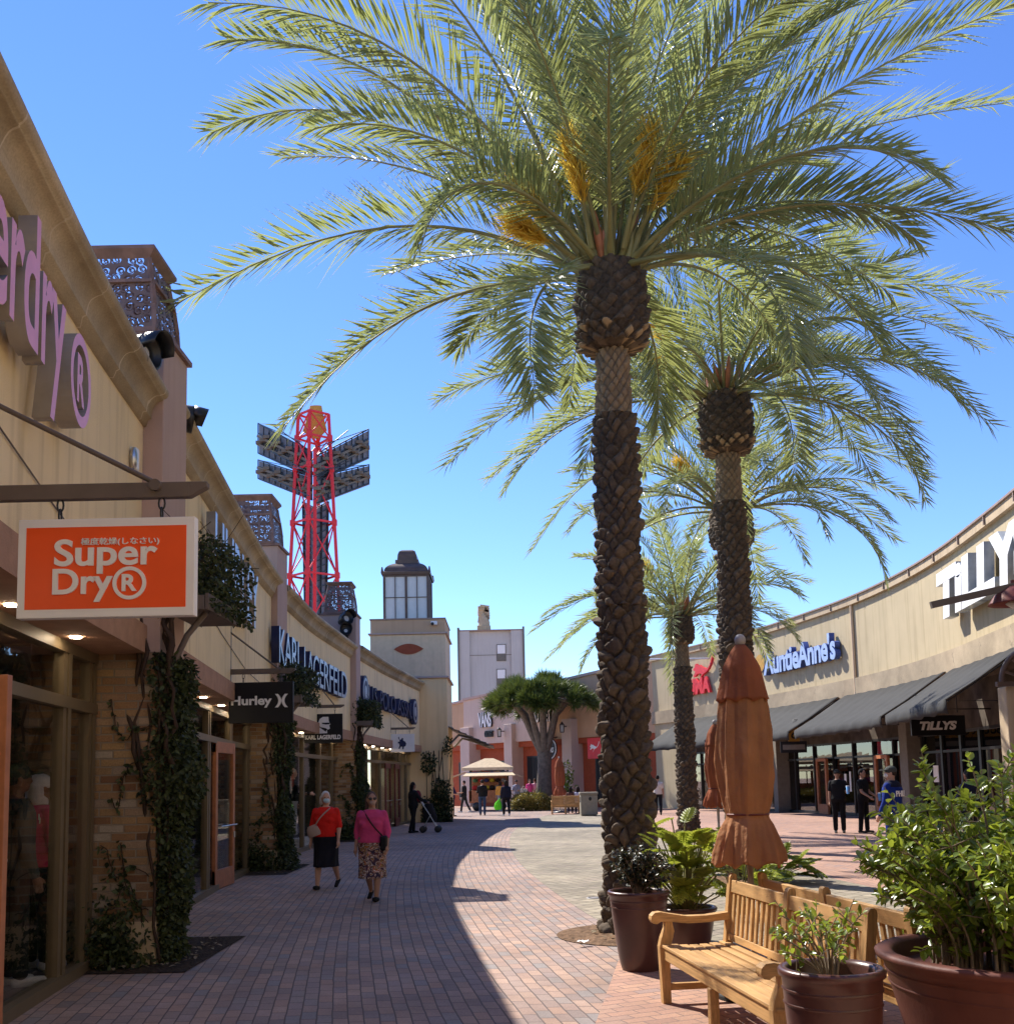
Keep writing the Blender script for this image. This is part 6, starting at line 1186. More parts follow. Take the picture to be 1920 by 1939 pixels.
# ================================================================== PEOPLE
SKIN = {k: mat('skin_'+k, c, .55, .35, var=.06) for k, c in (('fair', (.52, .30, .21)), ('tan', (.38, .21, .14)), ('brown', (.22, .11, .07)))}
_cm = {}
def cmat(c, var=.12):
    k = (tuple(c), var)
    if k not in _cm: _cm[k] = mat('fabric', c, .85, .2, var=var, nscale=9, bump=1.0, bscale=11)
    return _cm[k]
def rem(o, vox, it=4):
    r = o.modifiers.new('remesh', 'REMESH'); r.mode = 'VOXEL'; r.voxel_size = vox; r.use_smooth_shade = True
    s_ = o.modifiers.new('smooth', 'SMOOTH'); s_.iterations = it; s_.factor = .5; return o
def person(label, x, y, face, h=1.70, bulk=1.0, skin='fair', hair=(.03, .02, .015), hairlen=0, top=(.1, .1, .1), sleeve=.5, bottom=(.02, .02, .03), bot='trousers', shoes=(.02, .02, .02),
           legs=((0, 0), (0, 0)), arms=((5, 12), (5, 12)), abd=(9, 9), head=0, sit=False, vox=.014, z=0, group=None, hat=None, botmat=None, topmat=None, bust=0, skirt=(.42, .23), cat='person', name='person', lean=0):
    """legs/arms: (swing deg forward, bend deg) for left(-x) and right(+x); faces local +Y turned by `face`"""
    t = thing(name, label, cat, (x, y, z), face, group); s = h/1.72; B = bulk
    V = lambda a, b, c: Vector((a*s, b*s, c*s)); ln = math.tan(rad(lean))
    zp = .93 if not sit else .50
    seatdrop = .93-zp
    J = {}
    lowest = 9
    for i, sg in enumerate((-1, 1)):
        a, k = map(rad, legs[i]); hp = Vector((sg*.092*B**.5, 0, zp-.02)); kn = hp+.43*Vector((sg*.01, math.sin(a), -math.cos(a))); an = kn+.42*Vector((0, math.sin(a-k), -math.cos(a-k))); J['hip', sg], J['kn', sg], J['an', sg] = hp, kn, an; J['ft', sg] = a-k; lowest = min(lowest, an.z)
    dz = .075-lowest
    for k in list(J):
        if k[0] != 'ft': J[k] = J[k]+Vector((0, 0, dz))
    pz = dz; q = -seatdrop+pz
    sh = lambda zz: Vector((0, (zz-.93)*ln, zz+q))
    for i, sg in enumerate((-1, 1)):
        a, k = map(rad, arms[i]); b = rad(abd[i]); so_ = sh(1.375)+Vector((sg*.172*(.72+.28*B), 0, 0)); el = so_+.285*Vector((sg*math.sin(b), math.sin(a)*math.cos(b), -math.cos(a)*math.cos(b))); wr = el+.25*Vector((sg*math.sin(b*.3), math.sin(a+k), -math.cos(a+k))); J['sh', sg], J['el', sg], J['wr', sg] = so_, el, wr
    hc = sh(1.615)+Vector((0, .015, 0)); hr = Matrix.Rotation(rad(head), 3, 'Z')
    sc = lambda p: p*s
    torso = [(.84, .155, .115), (.92, .168*1, .125), (1.02, .152, .115), (1.12, .148, .112), (1.24, .165, .118), (1.34, .178, .112), (1.41, .150, .095), (1.46, .075, .07)]
    def tor(m, z0, z1, g_, bb=True):
        zs = [z0]+[a for a, _, _ in torso if z0 < a < z1]+[z1]; sec = []
        for zz in zs:
            rx = np.interp(zz, [a for a, _, _ in torso], [b for _, b, _ in torso]); ry = np.interp(zz, [a for a, _, _ in torso], [c for _, _, c in torso]); f = B if zz < 1.36 else (B+1.6)/2.6; fy = 1+(B-1)*1.5 if zz < 1.36 else f; p = sh(zz); sec.append((p.x*s, (p.y+(.02*(B-1)*3 if .9 < zz < 1.2 else 0))*s, p.z*s, (rx*f+g_)*s, (ry*fy+g_)*s))
        m.loft(sec, 24)
        if bust and bb == 2:
            for sg in (-1, 1): p = sh(1.22)+Vector((sg*.078*B, .085*B, 0)); m.ell(tuple(sc(p)), tuple(Vector((.085, .075, .08))*bust*s), 14, 8)
    # body
    m = MB(); tor(m, .84, 1.46, 0)
    m.cap(sc(sh(1.42)), sc(sh(1.55)), .056*s, .052*s); m.ell(tuple(sc(hc)), (.074*s, .092*s, .115*s), 18, 12, 0, hr); jw = hc+hr @ Vector((0, .035, -.06)); m.ell(tuple(sc(jw)), (.052*s, .055*s, .055*s), 14, 8, 0, hr)
    ns = hc+hr @ Vector((0, .098, -.012)); m.cap(sc(ns+Vector((0, -.012, .022))), sc(ns+Vector((0, 0, -.012))), .009*s, .014*s, 8)
    for sg in (-1, 1): e = hc+hr @ Vector((sg*.076, -.005, -.005)); m.ell(tuple(sc(e)), (.012*s, .02*s, .032*s), 8, 6, 0, hr)
    for sg in (-1, 1):
        m.cap(sc(J['sh', sg]), sc(J['el', sg]), .050*B**.6*s, .040*B**.6*s); m.cap(sc(J['el', sg]), sc(J['wr', sg]), .040*B**.6*s, .026*s)
        d = (J['wr', sg]-J['el', sg]).normalized(); pa = J['wr', sg]+d*.055; m.cap(sc(J['wr', sg]+d*.01), sc(J['wr', sg]+d*.075), .027*s, .033*s, 10)
        sd = Vector((0, 1, 0)); sd = (sd-d*sd.dot(d)).normalized(); nn = d.cross(sd)*-sg
        for fi, (o_, L_) in enumerate(((-.027, .055), (-.009, .068), (.009, .072), (.026, .066))):
            b0 = J['wr', sg]+d*.085+sd*o_; b1 = b0+d*L_*.55+nn*.006; b2 = b1+d*L_*.45+nn*.022; m.cap(sc(b0), sc(b1), .0095*s, .009*s, 8); m.cap(sc(b1), sc(b2), .009*s, .0075*s, 8)
        b0 = J['wr', sg]+d*.03+sd*.022; b1 = b0+d*.035+sd*.03; b2 = b1+d*.035+sd*.004+nn*.01; m.cap(sc(b0), sc(b1), .012*s, .0105*s, 8); m.cap(sc(b1), sc(b2), .0105*s, .0085*s, 8)
        m.cap(sc(J['hip', sg]), sc(J['kn', sg]), .082*B**.7*s, .054*B**.6*s); m.cap(sc(J['kn', sg]), sc(J['kn', sg].lerp(J['an', sg], .35)), .054*B**.6*s, .054*B**.6*s); m.cap(sc(J['kn', sg].lerp(J['an', sg], .35)), sc(J['an', sg]), .054*B**.6*s, .036*s)
        fa = J['ft', sg]; fd_ = Vector((0, math.cos(fa), math.sin(fa)*.9)); m.cap(sc(J['an', sg]+Vector((0, -.02, -.03))), sc(J['an', sg]+fd_*.15+Vector((0, 0, -.045))), .034*s, .026*s)
    rem(m.build('body', SKIN[skin], t, world=False), vox if vox < .012 else .012, 3)
    # shoes
    for sg in (-1, 1):
        fa = J['ft', sg]; fd_ = Vector((0, math.cos(fa), math.sin(fa)*.9)); m = MB(); a = J['an', sg]; m.cap(sc(a+Vector((0, -.035, -.035))), sc(a+fd_*.165+Vector((0, 0, -.046))), .042*s, .034*s); m.cap(sc(a+Vector((0, -.03, -.055))), sc(a+fd_*.17+Vector((0, 0, -.056))), .036*s, .03*s); rem(m.build('shoe', cmat(shoes), t, world=False), vox, 2)
    # bottoms
    zt_ = 1.03
    if bot == 'trousers':
        m = MB(); tor(m, .84, zt_, .012)
        for sg in (-1, 1): m.cap(sc(J['hip', sg]), sc(J['kn', sg]), .094*B**.7*s, .070*B**.5*s); m.cap(sc(J['kn', sg]), sc(J['kn', sg].lerp(J['an', sg], .93)), .070*B**.5*s, .062*s)
        rem(m.build('trousers', botmat or cmat(bottom), t, world=False), vox, 4)
    else:
        hem, wid = skirt; zs = np.linspace(hem, 1.0, 18); n = 72; th = np.linspace(0, 2*np.pi, n, endpoint=False); Vv = []
        def lg(sg, zz):
            zz += q; hp, kn, an = J['hip', sg], J['kn', sg], J['an', sg]
            if zz > hp.z: return hp, .085*B**.7
            if zz > kn.z: k = (hp.z-zz)/(hp.z-kn.z); return hp.lerp(kn, k), (.085*(1-k)+.058*k)*B**.7
            k = (kn.z-zz)/(kn.z-an.z); return kn.lerp(an, k), .058*B**.7
        for zz in zs:
            k = (1.0-zz)/(1.0-hem); (pl, rl), (pr_, rr_) = lg(-1, zz), lg(1, zz); zt2 = max(zz, .84); rx0 = np.interp(zt2, [a for a, _, _ in torso], [b for _, b, _ in torso])*B+.020; ry0 = np.interp(zt2, [a for a, _, _ in torso], [c for _, _, c in torso])*(1+(B-1)*1.5)+.020
            f = np.clip((zz-.60)/.24, 0, 1); rx = max(rx0*f+(1-f)*wid, (max(abs(pl.x)+rl, abs(pr_.x)+rr_)+.012)*1.06); cy = (pl.y+pr_.y)/2*(1-f)+sh(zt2).y*f; cy = cy if zz < .72 else cy; ry = max(ry0*f+(1-f)*wid*.8, (abs(pl.y-pr_.y)/2+max(rl, rr_)+.015+abs(cy-(pl.y+pr_.y)/2))*1.22)
            fo = 1+(.010+.045*k)*(1+np.cos(9*th+2*k))+.025*k*(1+np.cos(5*th-1.3)); Vv.append(np.stack([rx*fo*np.cos(th), cy+ry*fo*np.sin(th), np.full(n, zz+q)], 1))
        Vv = np.concatenate(Vv)*s; i = np.arange(17)[:, None]*n; j = np.arange(n)[None, :]; F = np.stack([i+j, i+(j+1) % n, i+n+(j+1) % n, i+n+j], -1).reshape(-1, 4); o = npmesh('skirt', Vv, F, botmat or cmat(bottom), t, True, None, False); s_ = o.modifiers.new('s', 'SOLIDIFY'); s_.thickness = .006
    # top
    m = MB(); tor(m, .90 if bot == 'trousers' else .93, 1.455, .022, 2)
    for sg in (-1, 1):
        f = min(1, sleeve*2); m.cap(sc(J['sh', sg]), sc(J['sh', sg].lerp(J['el', sg], f)), (.050*B**.6+.014)*s, (.042*B**.6+.020)*s)
        if sleeve > .5: m.cap(sc(J['el', sg]), sc(J['el', sg].lerp(J['wr', sg], (sleeve-.5)*2)), (.042*B**.6+.017)*s, (.028+.014)*s)
    rem(m.build('shirt', topmat or cmat(top), t, world=False), vox, 3)
    # hair / hat
    m = MB(); hp = hc+hr @ Vector((0, -.018, .022)); m.ell(tuple(sc(hp)), (.083*s, .093*s, .108*s), 16, 10, 0, hr)
    if hairlen: 
        for dx in (-.045, 0, .045): a = hc+hr @ Vector((dx, -.055, .0)); b = a+hr @ Vector((dx*.4, -.03, -hairlen)); m.cap(sc(a), sc(b), .055*s, .034*s)
    rem(m.build('hair', cmat(hair), t, world=False), max(.009, vox*.8), 2)
    if hat:
        m = MB(); p = hc+hr @ Vector((0, -.008, .04)); m.ell(tuple(sc(p)), (.092*s, .106*s, .088*s), 16, 10, 0, hr); b = hc+hr @ Vector((0, .115, .045)); m.ell(tuple(sc(b)), (.075*s, .085*s, .012*s), 14, 6, 0, hr); rem(m.build('cap', cmat(hat), t, world=False), .009, 2)
    F_ = dict(t=t, J=J, s=s, hc=hc, hr=hr, sh=sh, B=B)
    if vox <= .011 or y < 35:
        for sg in (-1, 1):
            m = MB(); e = hc+hr @ Vector((sg*.030, .086, .012)); m.ell(tuple(sc(e)), (.013*s, .009*s, .008*s), 10, 6, 0, hr); m.build('eye', 'dark', t, world=False)
    return F_
def loc(F, p): return F['t'].matrix_world @ Vector(p)
PI = math.pi
# --- the two women walking towards the camera
q = g(618, 1683); W1 = person('woman in a red top and black skirt with a pale face mask and beige bag', q.x, q.y, PI-.12, 1.545, 1.24, 'fair', (.60, .58, .56), .09, (.62, .018, .012), .46, (.012, .012, .018), 'skirt', (.015, .015, .015), ((-16, 22), (14, 4)), ((6, 18), (-4, 14)), (13, 14), 28, False, .0095, bust=1.05, skirt=(.40, .165))
def att(F, n, m, mt, vox=None):
    o = m.build(n, mt, F['t'], world=False)
    if vox: rem(o, vox, 3)
    return o
s = W1['s']; hc, hr = W1['hc'], W1['hr']
m = MB(); m.ell(tuple((hc+hr @ Vector((0, .062, -.045)))*s), (.058*s, .056*s, .050*s), 16, 10, 0, hr); att(W1, 'face_mask', m, cmat((.42, .60, .70)), .008)
m = MB(); c = W1['sh'](1.06)+Vector((.17, .21, -.02)); R = Matrix.Rotation(.35, 3, 'Y'); m.loft([(0, 0, -.10, .11, .035), (0, 0, -.05, .125, .05), (0, 0, .05, .105, .045), (0, 0, .10, .075, .02)], 18); m.v = [tuple((R @ Vector(p)+c)*s) for p in m.v]; bag = att(W1, 'shoulder_bag', m, mat('beige_leather', (.38, .27, .22), .6, .3))
def strap(F, a, b, c_, col, bagc):
    m = MB(); B = F['B']; pts = []
    A = Vector(a); E = Vector(b)
    for k in np.linspace(0, 1, 14):
        p = A.lerp(E, k); p.y = max(p.y, 0)+.0; p.y += .10*math.sin(PI*k)*B+.03; pts.append(p*F['s'])
    m.tube([tuple(p) for p in pts], .011, 6); return att(F, 'strap', m, cmat(col))
sh = W1['sh']; strap(W1, sh(1.435)+Vector((-.10, .045, 0)), c+Vector((-.04, -.02, .09)), None, (.40, .28, .24), c)
q = g(706, 1705)
def print_mat():
    m = bpy.data.materials.new('floral_print'); m.use_nodes = True; n = m.node_tree.nodes; L = m.node_tree.links; b = n['Principled BSDF']; b.inputs['Roughness'].default_value = .85
    tc = n.new('ShaderNodeTexCoord'); no = n.new('ShaderNodeTexNoise'); no.inputs['Scale'].default_value = 11; no.inputs['Detail'].default_value = 3; no.inputs['Distortion'].default_value = 1.4; L.new(tc.outputs['Object'], no.inputs[0]); cr = n.new('ShaderNodeValToRGB'); cr.color_ramp.interpolation = 'CONSTANT'; e = cr.color_ramp.elements
    for p, c in ((.0, (.03, .02, .05)), (.40, (.12, .035, .03)), (.47, (.55, .5, .45)), (.51, (.14, .04, .03)), (.56, (.30, .20, .05)), (.60, (.45, .04, .03)), (.64, (.55, .5, .5)), (.70, (.04, .03, .06))):
        x = e.new(p) if p not in (0.0,) else e[0]; x.position = p; x.color = (*c, 1)
    e[-1].color = (.04, .03, .06, 1); L.new(no.outputs['Fac'], cr.inputs[0]); L.new(cr.outputs[0], b.inputs['Base Color']); return m
W2 = person('woman in a pink top, dark glasses and patterned skirt, black bag at her hip', q.x, q.y, PI-.10, 1.535, 1.26, 'tan', (.10, .06, .05), .18, (.52, .055, .17), .72, (.2, .1, .1), 'skirt', (.012, .012, .012), ((15, 4), (-14, 20)), ((10, 18), (-6, 22)), (15, 12), 22, False, .0095, bust=1.1, skirt=(.37, .165), botmat=print_mat())
s = W2['s']; hc, hr, sh = W2['hc'], W2['hr'], W2['sh']
m = MB()
for sg in (-1, 1): m.ell(tuple((hc+hr @ Vector((sg*.034, .088, .012)))*s), (.030*s, .012*s, .024*s), 14, 8, 0, hr)
m.bar((hc+hr @ Vector((-.07, .075, .02)))*s, (hc+hr @ Vector((.07, .075, .02)))*s, .008); 
for sg in (-1, 1): m.bar((hc+hr @ Vector((sg*.07, .075, .02)))*s, (hc+hr @ Vector((sg*.08, -.02, .02)))*s, .006)
att(W2, 'sunglasses', m, 'dark'); m = MB(); m.ell(tuple((hc+hr @ Vector((0, .06, -.05)))*s), (.056*s, .052*s, .048*s), 16, 10, 0, hr); att(W2, 'face_mask', m, cmat((.36, .26, .23)), .008)
c = sh(.93)+Vector((-.23, .12, 0)); m = MB(); m.box(c.x*s-.05, c.x*s+.05, c.y*s-.09, c.y*s+.09, c.z*s-.11, c.z*s+.10); att(W2, 'shoulder_bag', m, 'blackp').modifiers.new('b', 'BEVEL').width = .02
strap(W2, sh(1.43)+Vector((.11, .04, 0)), c+Vector((.02, 0, .10)), None, (.02, .02, .02), c); m = MB(); m.lathe([(.198*1.0, -.03), (.205, 0), (.2, .03)], 40, tuple(sh(.985)*s), 0, None, 1, .86); att(W2, 'waistband', m, cmat((.10, .14, .15)))
# --- person with a pushchair
q = g(783, 1577); SP = person('person in black with a maroon jacket panel pushing a dark pushchair', q.x, q.y, -1.0, 1.66, 1.15, 'brown', (.01, .01, .01), .16, (.012, .012, .014), 1, (.01, .01, .012), 'trousers', (.01, .01, .01), ((8, 8), (-8, 8)), ((35, 30), (35, 30)), (12, 12), 0, False, .013)
m = MB(); p = SP['sh'](1.2); m.ell((.12, .12, 1.22), (.11, .12, .2)); att(SP, 'jacket_panel', m, cmat((.16, .02, .03)), .014)
t = thing('pushchair', 'small dark pushchair in front of the person in black', 'pushchair', (q.x+.55, q.y+.1, 0)); px_, py_ = q.x+.55, q.y+.0; m = MB()
for dy in (-.2, .2): m.tube([(px_-.25, py_+dy, 1.0), (px_+.0, py_+dy, .62), (px_+.28, py_+dy, .12)], .016, 6); m.tube([(px_+.05, py_+dy, .6), (px_-.22, py_+dy, .12)], .016, 6)
m.tube([(px_-.25, py_-.2, 1.0), (px_-.25, py_+.2, 1.0)], .02, 6); m.build('frame', 'steel', t); m = MB(); m.loft([(px_+.05, py_, .34, .18, .2), (px_+.02, py_, .5, .24, .2), (px_-.05, py_, .8, .2, .19), (px_-.02, py_, .96, .12, .17)], 14); m.build('seat', cmat((.012, .012, .014)), t)
for dx in (-.22, .28):
    for dy in (-.22, .22): m = MB(); R = Matrix.Rotation(PI/2, 3, 'X'); m.lathe([(.03, -.02), (.1, -.025), (.115, 0), (.1, .025), (.03, .02)], 16); m.v = [tuple(R @ Vector(a)+Vector((px_+dx, py_+dy, .115))) for a in m.v]; m.build('wheel', 'dark', t)
# --- strollers further away
FG = None
def far(label, u, v, face, **k):
    Y = k.pop('Y', None); q = g(u, v) if Y is None else Vector((at(u, 1500, Y).x, Y, 0)); k.setdefault('vox', .016); return person(label, q.x, q.y, face, **k)
wk = ((14, 6), (-14, 14)); wk2 = ((-12, 14), (12, 4))
far('person in dark purple standing at the corner of the ochre tower', 857, 1546, -1.9, h=1.66, hair=(.06, .03, .02), hairlen=.1, top=(.035, .02, .07), bottom=(.02, .02, .035), skin='tan', arms=((20, 80), (15, 70)))
far('person in black walking past the far side of the kiosk', 879, 1500, 1.3, Y=56, h=1.72, top=(.02, .02, .02), bottom=(.03, .03, .03), legs=wk, shoes=(.5, .5, .5), sleeve=1)
far('person in black jacket and blue jeans walking away with a dark bag', 914, 1544, .1, h=1.72, bulk=1.1, top=(.012, .012, .014), sleeve=1, bottom=(.035, .06, .13), shoes=(.03, .02, .015), arms=((25, 70), (10, 40)), legs=((4, 2), (-3, 4)), hat=(.02, .02, .02))
far('woman with long dark hair in an orange top by the kiosk', 947, 1500, .25, Y=57, h=1.66, hairlen=.32, top=(.72, .33, .06), sleeve=.8, bottom=(.30, .28, .27), legs=wk2, shoes=(.35, .35, .4))
GB = far('woman in navy with white shoes carrying a bright green bag', 959, 1545, .15, h=1.68, bulk=1.12, hairlen=.14, hair=(.02, .015, .012), top=(.012, .014, .03), sleeve=1, bottom=(.01, .01, .014), legs=wk, shoes=(.7, .7, .72))
q = GB['t'].location; t = thing('shopping_bag', 'bright green shopping bag held by the woman in navy', 'bag', (q.x-.38, q.y-.05, .35)); m = MB(); m.loft([(q.x-.40, q.y-.05, .30, .13, .07), (q.x-.40, q.y-.05, .42, .19, .10), (q.x-.38, q.y-.05, .62, .15, .08), (q.x-.34, q.y-.03, .78, .035, .03)], 14); m.build('sack', cmat((.12, .72, .03), .05), t); MB().tube([(q.x-.35, q.y-.03, .76), (q.x-.29, q.y, .84)], .02, 6).build('handle', cmat((.12, .72, .03), .05), t)
far('person in a white and blue striped top facing the hedge', 978, 1500, PI-.3, Y=61, h=1.68, hair=(.02, .02, .02), hat=(.03, .03, .04), top=(.30, .36, .50), bottom=(.3, .3, .32), sleeve=.5, arms=((25, 60), (25, 60)))
far('woman in hot pink top and face mask beside the umbrella tree', 1003, 1500, PI+.5, Y=61.5, h=1.72, top=(.75, .08, .30), sleeve=.45, bottom=(.3, .3, .35), arms=((10, 40), (-5, 50)), skin='fair', hair=(.05, .03, .02))
far('woman in pale pink with pinned-up hair seen from behind by the tree', 1013, 1500, .3, Y=62, h=1.74, top=(.68, .42, .48), sleeve=.5, bottom=(.3, .3, .35), hair=(.08, .04, .02))
q = at(992, 1505, 61.2); t = thing('shopping_bag', 'white paper shopping bag held in front of the woman in hot pink', 'bag', (q.x, 61.0, .75)); m = MB(); m.box(q.x-.2, q.x+.2, 60.95, 61.1, .72, 1.18); m.build('sack', 'white', t, .015); m = MB(); m.tube([(q.x-.1, 61.02, 1.18), (q.x-.06, 61.02, 1.32), (q.x+.06, 61.02, 1.32), (q.x+.1, 61.02, 1.18)], .01, 5); m.build('handle', 'white', t)
for u, c, hc_, lb in ((1080, (.10, .05, .04), (.015, .012, .01), 'dark-haired person seated on the distant bench, left of two'), (1094, (.38, .42, .55), (.02, .012, .01), 'long-haired person in a pale top seated on the distant bench')):
    X = at(u, 1500, 50.35).x; person(lb, X, 50.32, 0, 1.64, 1.05, 'fair', hc_, .18, c, .5, (.03, .03, .05), 'trousers', (.05, .05, .05), ((84, 84), (82, 82)), ((30, 50), (30, 50)), (8, 8), 0, True, .016, .0)
far('man in a white shirt and black trousers walking away beyond the big palm', 1247, 1543, -.15, h=1.76, bulk=1.12, hair=(.015, .012, .01), top=(.66, .60, .52), sleeve=.32, bottom=(.012, .012, .014), legs=wk, arms=((20, 40), (-5, 10)), skin='tan')
far('person in a black top half hidden behind the big palm trunk', 1229, 1540, PI-.6, h=1.66, hair=(.02, .015, .012), hairlen=.15, top=(.012, .012, .014), sleeve=.3, bottom=(.02, .02, .02), arms=((5, 20), (5, 20)))
GM = far('man in black polo shirt holding a pale blue cup outside the shop', 1590, 1577, PI-.25, h=1.76, bulk=1.12, top=(.010, .010, .012), sleeve=.34, bottom=(.008, .008, .010), arms=((22, 75), (-4, 14)), legs=((6, 3), (-3, 4)), skin='tan', vox=.012, hair=(.012, .01, .01), hat=(.012, .012, .014))
GN = far('man in black T-shirt looking down with a blue cup near the doors', 1637, 1577, PI+.75, h=1.76, bulk=1.05, top=(.010, .010, .012), sleeve=.3, bottom=(.008, .008, .010), arms=((14, 45), (18, 40)), legs=((3, 2), (-3, 3)), skin='tan', vox=.012, hair=(.012, .01, .01))
def cup(F, sg, label):
    p = PW(F['t']) @ (F['J']['wr', sg]*F['s']+(F['J']['wr', sg]-F['J']['el', sg]).normalized()*.07+Vector((0, .03, 0))); t = thing('drink_cup', label, 'cup', p-Vector((0, 0, .08))); MB().lathe([(.035, -.09), (.05, .12), (.046, .12), (.034, -.08)], 18, tuple(p)).build('cup', cmat((.18, .42, .75), .03), t); MB().lathe([(.052, .12), (.05, .135), (.01, .14)], 18, tuple(p)).build('lid', 'white', t)
cup(GM, -1, 'pale blue cup in the hand of the man in the polo shirt'); cup(GN, -1, 'blue cup in the hand of the man looking down')
q = g(1697, 1636); PJ = person('man in blue lettered jacket and grey cap behind the bright shrub', q.x, q.y, .75, 1.76, 1.16, 'fair', (.04, .03, .025), 0, (.008, .028, .20), 1, (.010, .030, .21), 'trousers', (.6, .6, .6), ((5, 3), (-4, 4)), ((4, 22), (6, 25)), (12, 12), 30, False, .012, hat=(.06, .065, .06))
m = MB(); sh = PJ['sh']; S_ = PJ['s']; m.loft([(0, -.0, sh(1.30).z*S_, .222*S_, .158*S_), (0, 0, sh(1.38).z*S_, .215*S_, .15*S_), (0, 0, sh(1.44).z*S_, .16*S_, .12*S_), (0, 0, sh(1.475).z*S_, .085*S_, .085*S_)], 24); att(PJ, 'jacket_yoke', m, cmat((.010, .012, .03)))
def back(x, y, d):
    rx, ry = .218*S_, .182*S_; a = x/rx; return (rx*math.sin(a), -ry*math.cos(a)-.010-d, sh(1.24).z*S_+y)
me = text('lettering', 'PHILLY', back, .34, .105, .006, ('white',), None, .03); me.parent = PJ['t']; m = MB(); hp_ = PJ['hc']; m.ell(tuple((hp_+PJ['hr'] @ Vector((0, .062, -.045)))*S_), (.056*S_, .054*S_, .048*S_), 14, 8, 0, PJ['hr']); att(PJ, 'face_mask', m, cmat((.7, .7, .7)), .01)
q2 = at(1835, 1500, 20.0); person('person in dark navy half hidden behind the bright shrub', q2.x, 20.0, .4, 1.68, 1.2, 'brown', (.01, .01, .01), .1, (.010, .012, .03), 1, (.02, .02, .03), 'trousers', (.05, .05, .05), ((5, 3), (-4, 4)), ((15, 40), (15, 40)), (12, 12), 0, False, .013)
# --- shop mannequins behind the nearest window
Mq = person('shop mannequin in grey hooded top and dark trousers behind the window', XW(8.62)-.30, 8.60, -.9, 1.80, 1.08, 'brown', (.03, .03, .03), 0, (.055, .065, .065), 1, (.02, .022, .024), 'trousers', (.5, .5, .5), ((0, 0), (4, 2)), ((2, 10), (4, 14)), (10, 10), 0, False, .011, .06, hat=(.05, .06, .04), cat='mannequin', name='mannequin')
m = MB(); m.lathe([(.196, -.025), (.2, 0), (.196, .025)], 32, tuple(Mq['sh'](.965)*Mq['s']), 0, None, 1, .8); att(Mq, 'belt', m, 'white')
S_ = Mq['s']; sh = Mq['sh']; m = MB(); 
for dx in (0, .03): m.loft([(.08+dx, .165, sh(1.28).z*S_-.03*(dx > 0), .012, .004), (.08+dx, .165, sh(1.28).z*S_+.05-.03*(dx > 0), .012, .004)], 8)
att(Mq, 'chest_mark', m, 'white')
Mp = person('shop mannequin in puffy pink jacket and white hood behind the window', XW(9.3)-.38, 9.38, -.7, 1.72, 1.12, 'brown', (.5, .5, .5), 0, (.78, .025, .17), 1, (.012, .012, .014), 'trousers', (.45, .45, .47), ((0, 0), (4, 2)), ((4, 12), (4, 14)), (14, 14), 0, False, .011, .06, cat='mannequin', name='mannequin', hat=(.75, .75, .75))
m = MB(); p = Mp['hc']+Vector((0, -.06, -.015)); m.ell(tuple(p*Mp['s']), (.098, .082, .135), 16, 10); m.cap((p+Vector((0, .0, -.09)))*Mp['s'], (p+Vector((0, .05, -.12)))*Mp['s'], .085, .075); att(Mp, 'hood', m, cmat((.72, .70, .70)), .011)
m = MB(); sh = Mp['sh']; S_ = Mp['s']
for k in range(6): zz = .98+k*.075; m.lathe([(.195, -.035), (.222, 0), (.195, .035)], 28, tuple(sh(zz)*S_), 0, None, 1, .78)
att(Mp, 'quilting', m, cmat((.78, .025, .17)))
# near door leaf at the left edge (open, seen edge-on)
DYr = 5.75; t = thing('open_door', 'red wood framed glass door standing open at the left edge', 'door', (XW(DYr)+.3, DYr, 0)); xa = XW(DYr)+.02; xb = at(14, 1500, DYr).x
m = MB(); m.box(xb-.085, xb, DYr-.03, DYr+.03, .02, 2.32); m.box(xa, xa+.085, DYr-.03, DYr+.03, .02, 2.32); m.box(xa+.086, xb-.086, DYr-.028, DYr+.028, 2.2, 2.32); m.box(xa+.086, xb-.086, DYr-.028, DYr+.028, .02, .3); m.build('frame', 'wood', t, .004); MB().box(xa+.087, xb-.087, DYr-.004, DYr+.004, .3, 2.2).build('glass', 'glass', t)
m = MB(); m.tube([(xa+.05, DYr-.1, 1.03), (xb-.02, DYr-.1, 1.05)], .016); m.tube([(xb-.05, DYr-.1, 1.05), (xb-.05, DYr-.02, 1.05)], .012); m.ell((xb-.03, DYr-.05, .88), (.02, .03, .045)); m.build('handle', 'steel', t)

# ================================================================== SMALL THINGS
def litter(name, label, cat, p, w_, h_, mt, rz=0, group=None):
    m = MB(); R_ = Matrix.Rotation(rz, 3, 'Z'); n = 4; V = []; F = []
    for i in range(n+1):
        for j in range(n+1): q = R_ @ Vector(((i/n-.5)*w_, (j/n-.5)*h_, .012*math.sin(i*2.1+j*1.3)+.006)); V.append(tuple(q+Vector(p)))
    F = [(i*(n+1)+j, (i+1)*(n+1)+j, (i+1)*(n+1)+j+1, i*(n+1)+j+1) for i in range(n) for j in range(n)]; m.add(V, F, 0, True); return tag(m.build(name, mt), label, cat, group)
q = g(1104, 1793); litter('paper_scrap', 'scrap of white paper lying on the soil round the nearest palm', 'litter', (q.x, q.y, .05), .13, .06, 'white', .2)
q = g(1125, 1701); t = thing('drain_cover', 'small round metal drain cover set in the tan paving by the nearest palm', 'drain', (q.x, q.y, 0)); MB().lathe([(.001, .012), (.10, .012), (.115, .008), (.115, .0)], 28, (q.x, q.y, 0)).build('cover', 'greyS', t); m = MB(); ring(m, (q.x, q.y), .07, .085, lambda x, y, d: (x, y, .0135+d), 0, .002, 28, 0, 0); m.build('rim', 'dark', t)
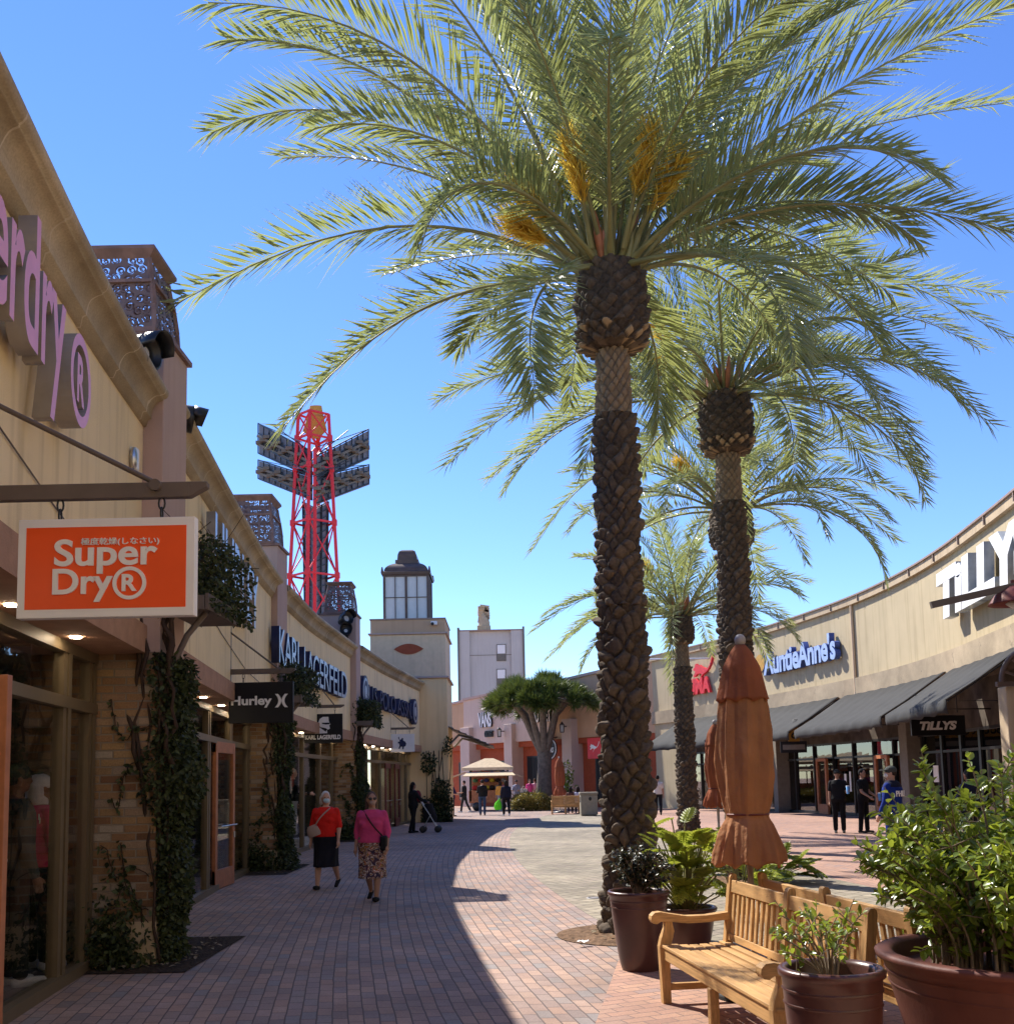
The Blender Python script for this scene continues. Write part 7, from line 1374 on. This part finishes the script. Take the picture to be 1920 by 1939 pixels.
# dry leaves on the mulch below the vines (too many and small to count)
n = 150; P = np.concatenate([np.stack([RNG.uniform(-3.95, -3.0, n), RNG.uniform(9.38, 11.4, n), np.full(n, .05)], 1), np.stack([RNG.uniform(-5.1, -4.25, 70), RNG.uniform(19.3, 21.5, 70), np.full(70, .05)], 1), np.stack([PALM1[0]+RNG.normal(0, .35, 60), PALM1[1]+RNG.normal(0, .35, 60), np.full(60, .055)], 1)])
M_['dryleaf'] = leaf_mat('dry_leaf', (.14, .085, .04), (.32, .25, .16), .1, (.4, .3, .1), .8)
o = leaf_obj('leaf_litter', P, rdir(len(P))*np.array([1, 1, .15]), np.tile([0, 0, 1.0], (len(P), 1)), RNG.uniform(.04, .09, len(P)), RNG.uniform(.02, .045, len(P)), 'dryleaf', None, True); tag(o, 'dry fallen leaves scattered on the bare soil patches', 'leaf litter', None, 'stuff')
# thin cable down the nearest wall
def wcab(pts, label):
    m = MB(); m.tube(pts, .006, 5, 0, False); return tag(m.build('wall_cable', 'barm'), label, 'cable')
wcab([(XW(y)+WOFF+.012, y, z) for y, z in ((4.3, 4.0), (5.5, 3.86), (7.0, 3.66), (8.6, 3.42), (9.4, 3.28))], 'thin cable sagging across the nearest cream wall behind the bracket')
wcab([(XW(y)+WOFF+.012, y, z) for y, z in ((12.0, 4.2), (14.5, 3.85), (17.0, 3.6), (19.6, 3.5))], 'thin cable sagging across the second cream wall')

Y = 26.9; Kq = person('shop mannequin in black and white behind the window by the head silhouette sign', XW(Y)-.45, Y, -1.3, 1.78, 1.0, 'fair', (.5, .48, .46), 0, (.012, .012, .014), 1, (.62, .60, .58), 'trousers', (.02, .02, .02), ((0, 0), (5, 3)), ((4, 14), (30, 50)), (12, 12), 0, False, .014, .3, cat='mannequin', name='mannequin')
t = thing('display_plinth', 'pale plinth under the black and white mannequin in the window', 'plinth', (XW(Y)-.45, Y, 0)); m = MB(); m.box(XW(Y)-.8, XW(Y)-.1, Y-.5, Y+.5, .06, .30); m.build('block', 'white', t, .01)
t = thing('window_screen', 'pale grey backing screen behind the mannequin in the third shop window', 'screen', (XW(Y)-1.2, Y+.3, 0)); m = MB(); m.box(XW(Y)-1.25, XW(Y)-1.2, Y-2.0, Y+2.0, .06, 2.6); m.build('panel', 'milk', t)
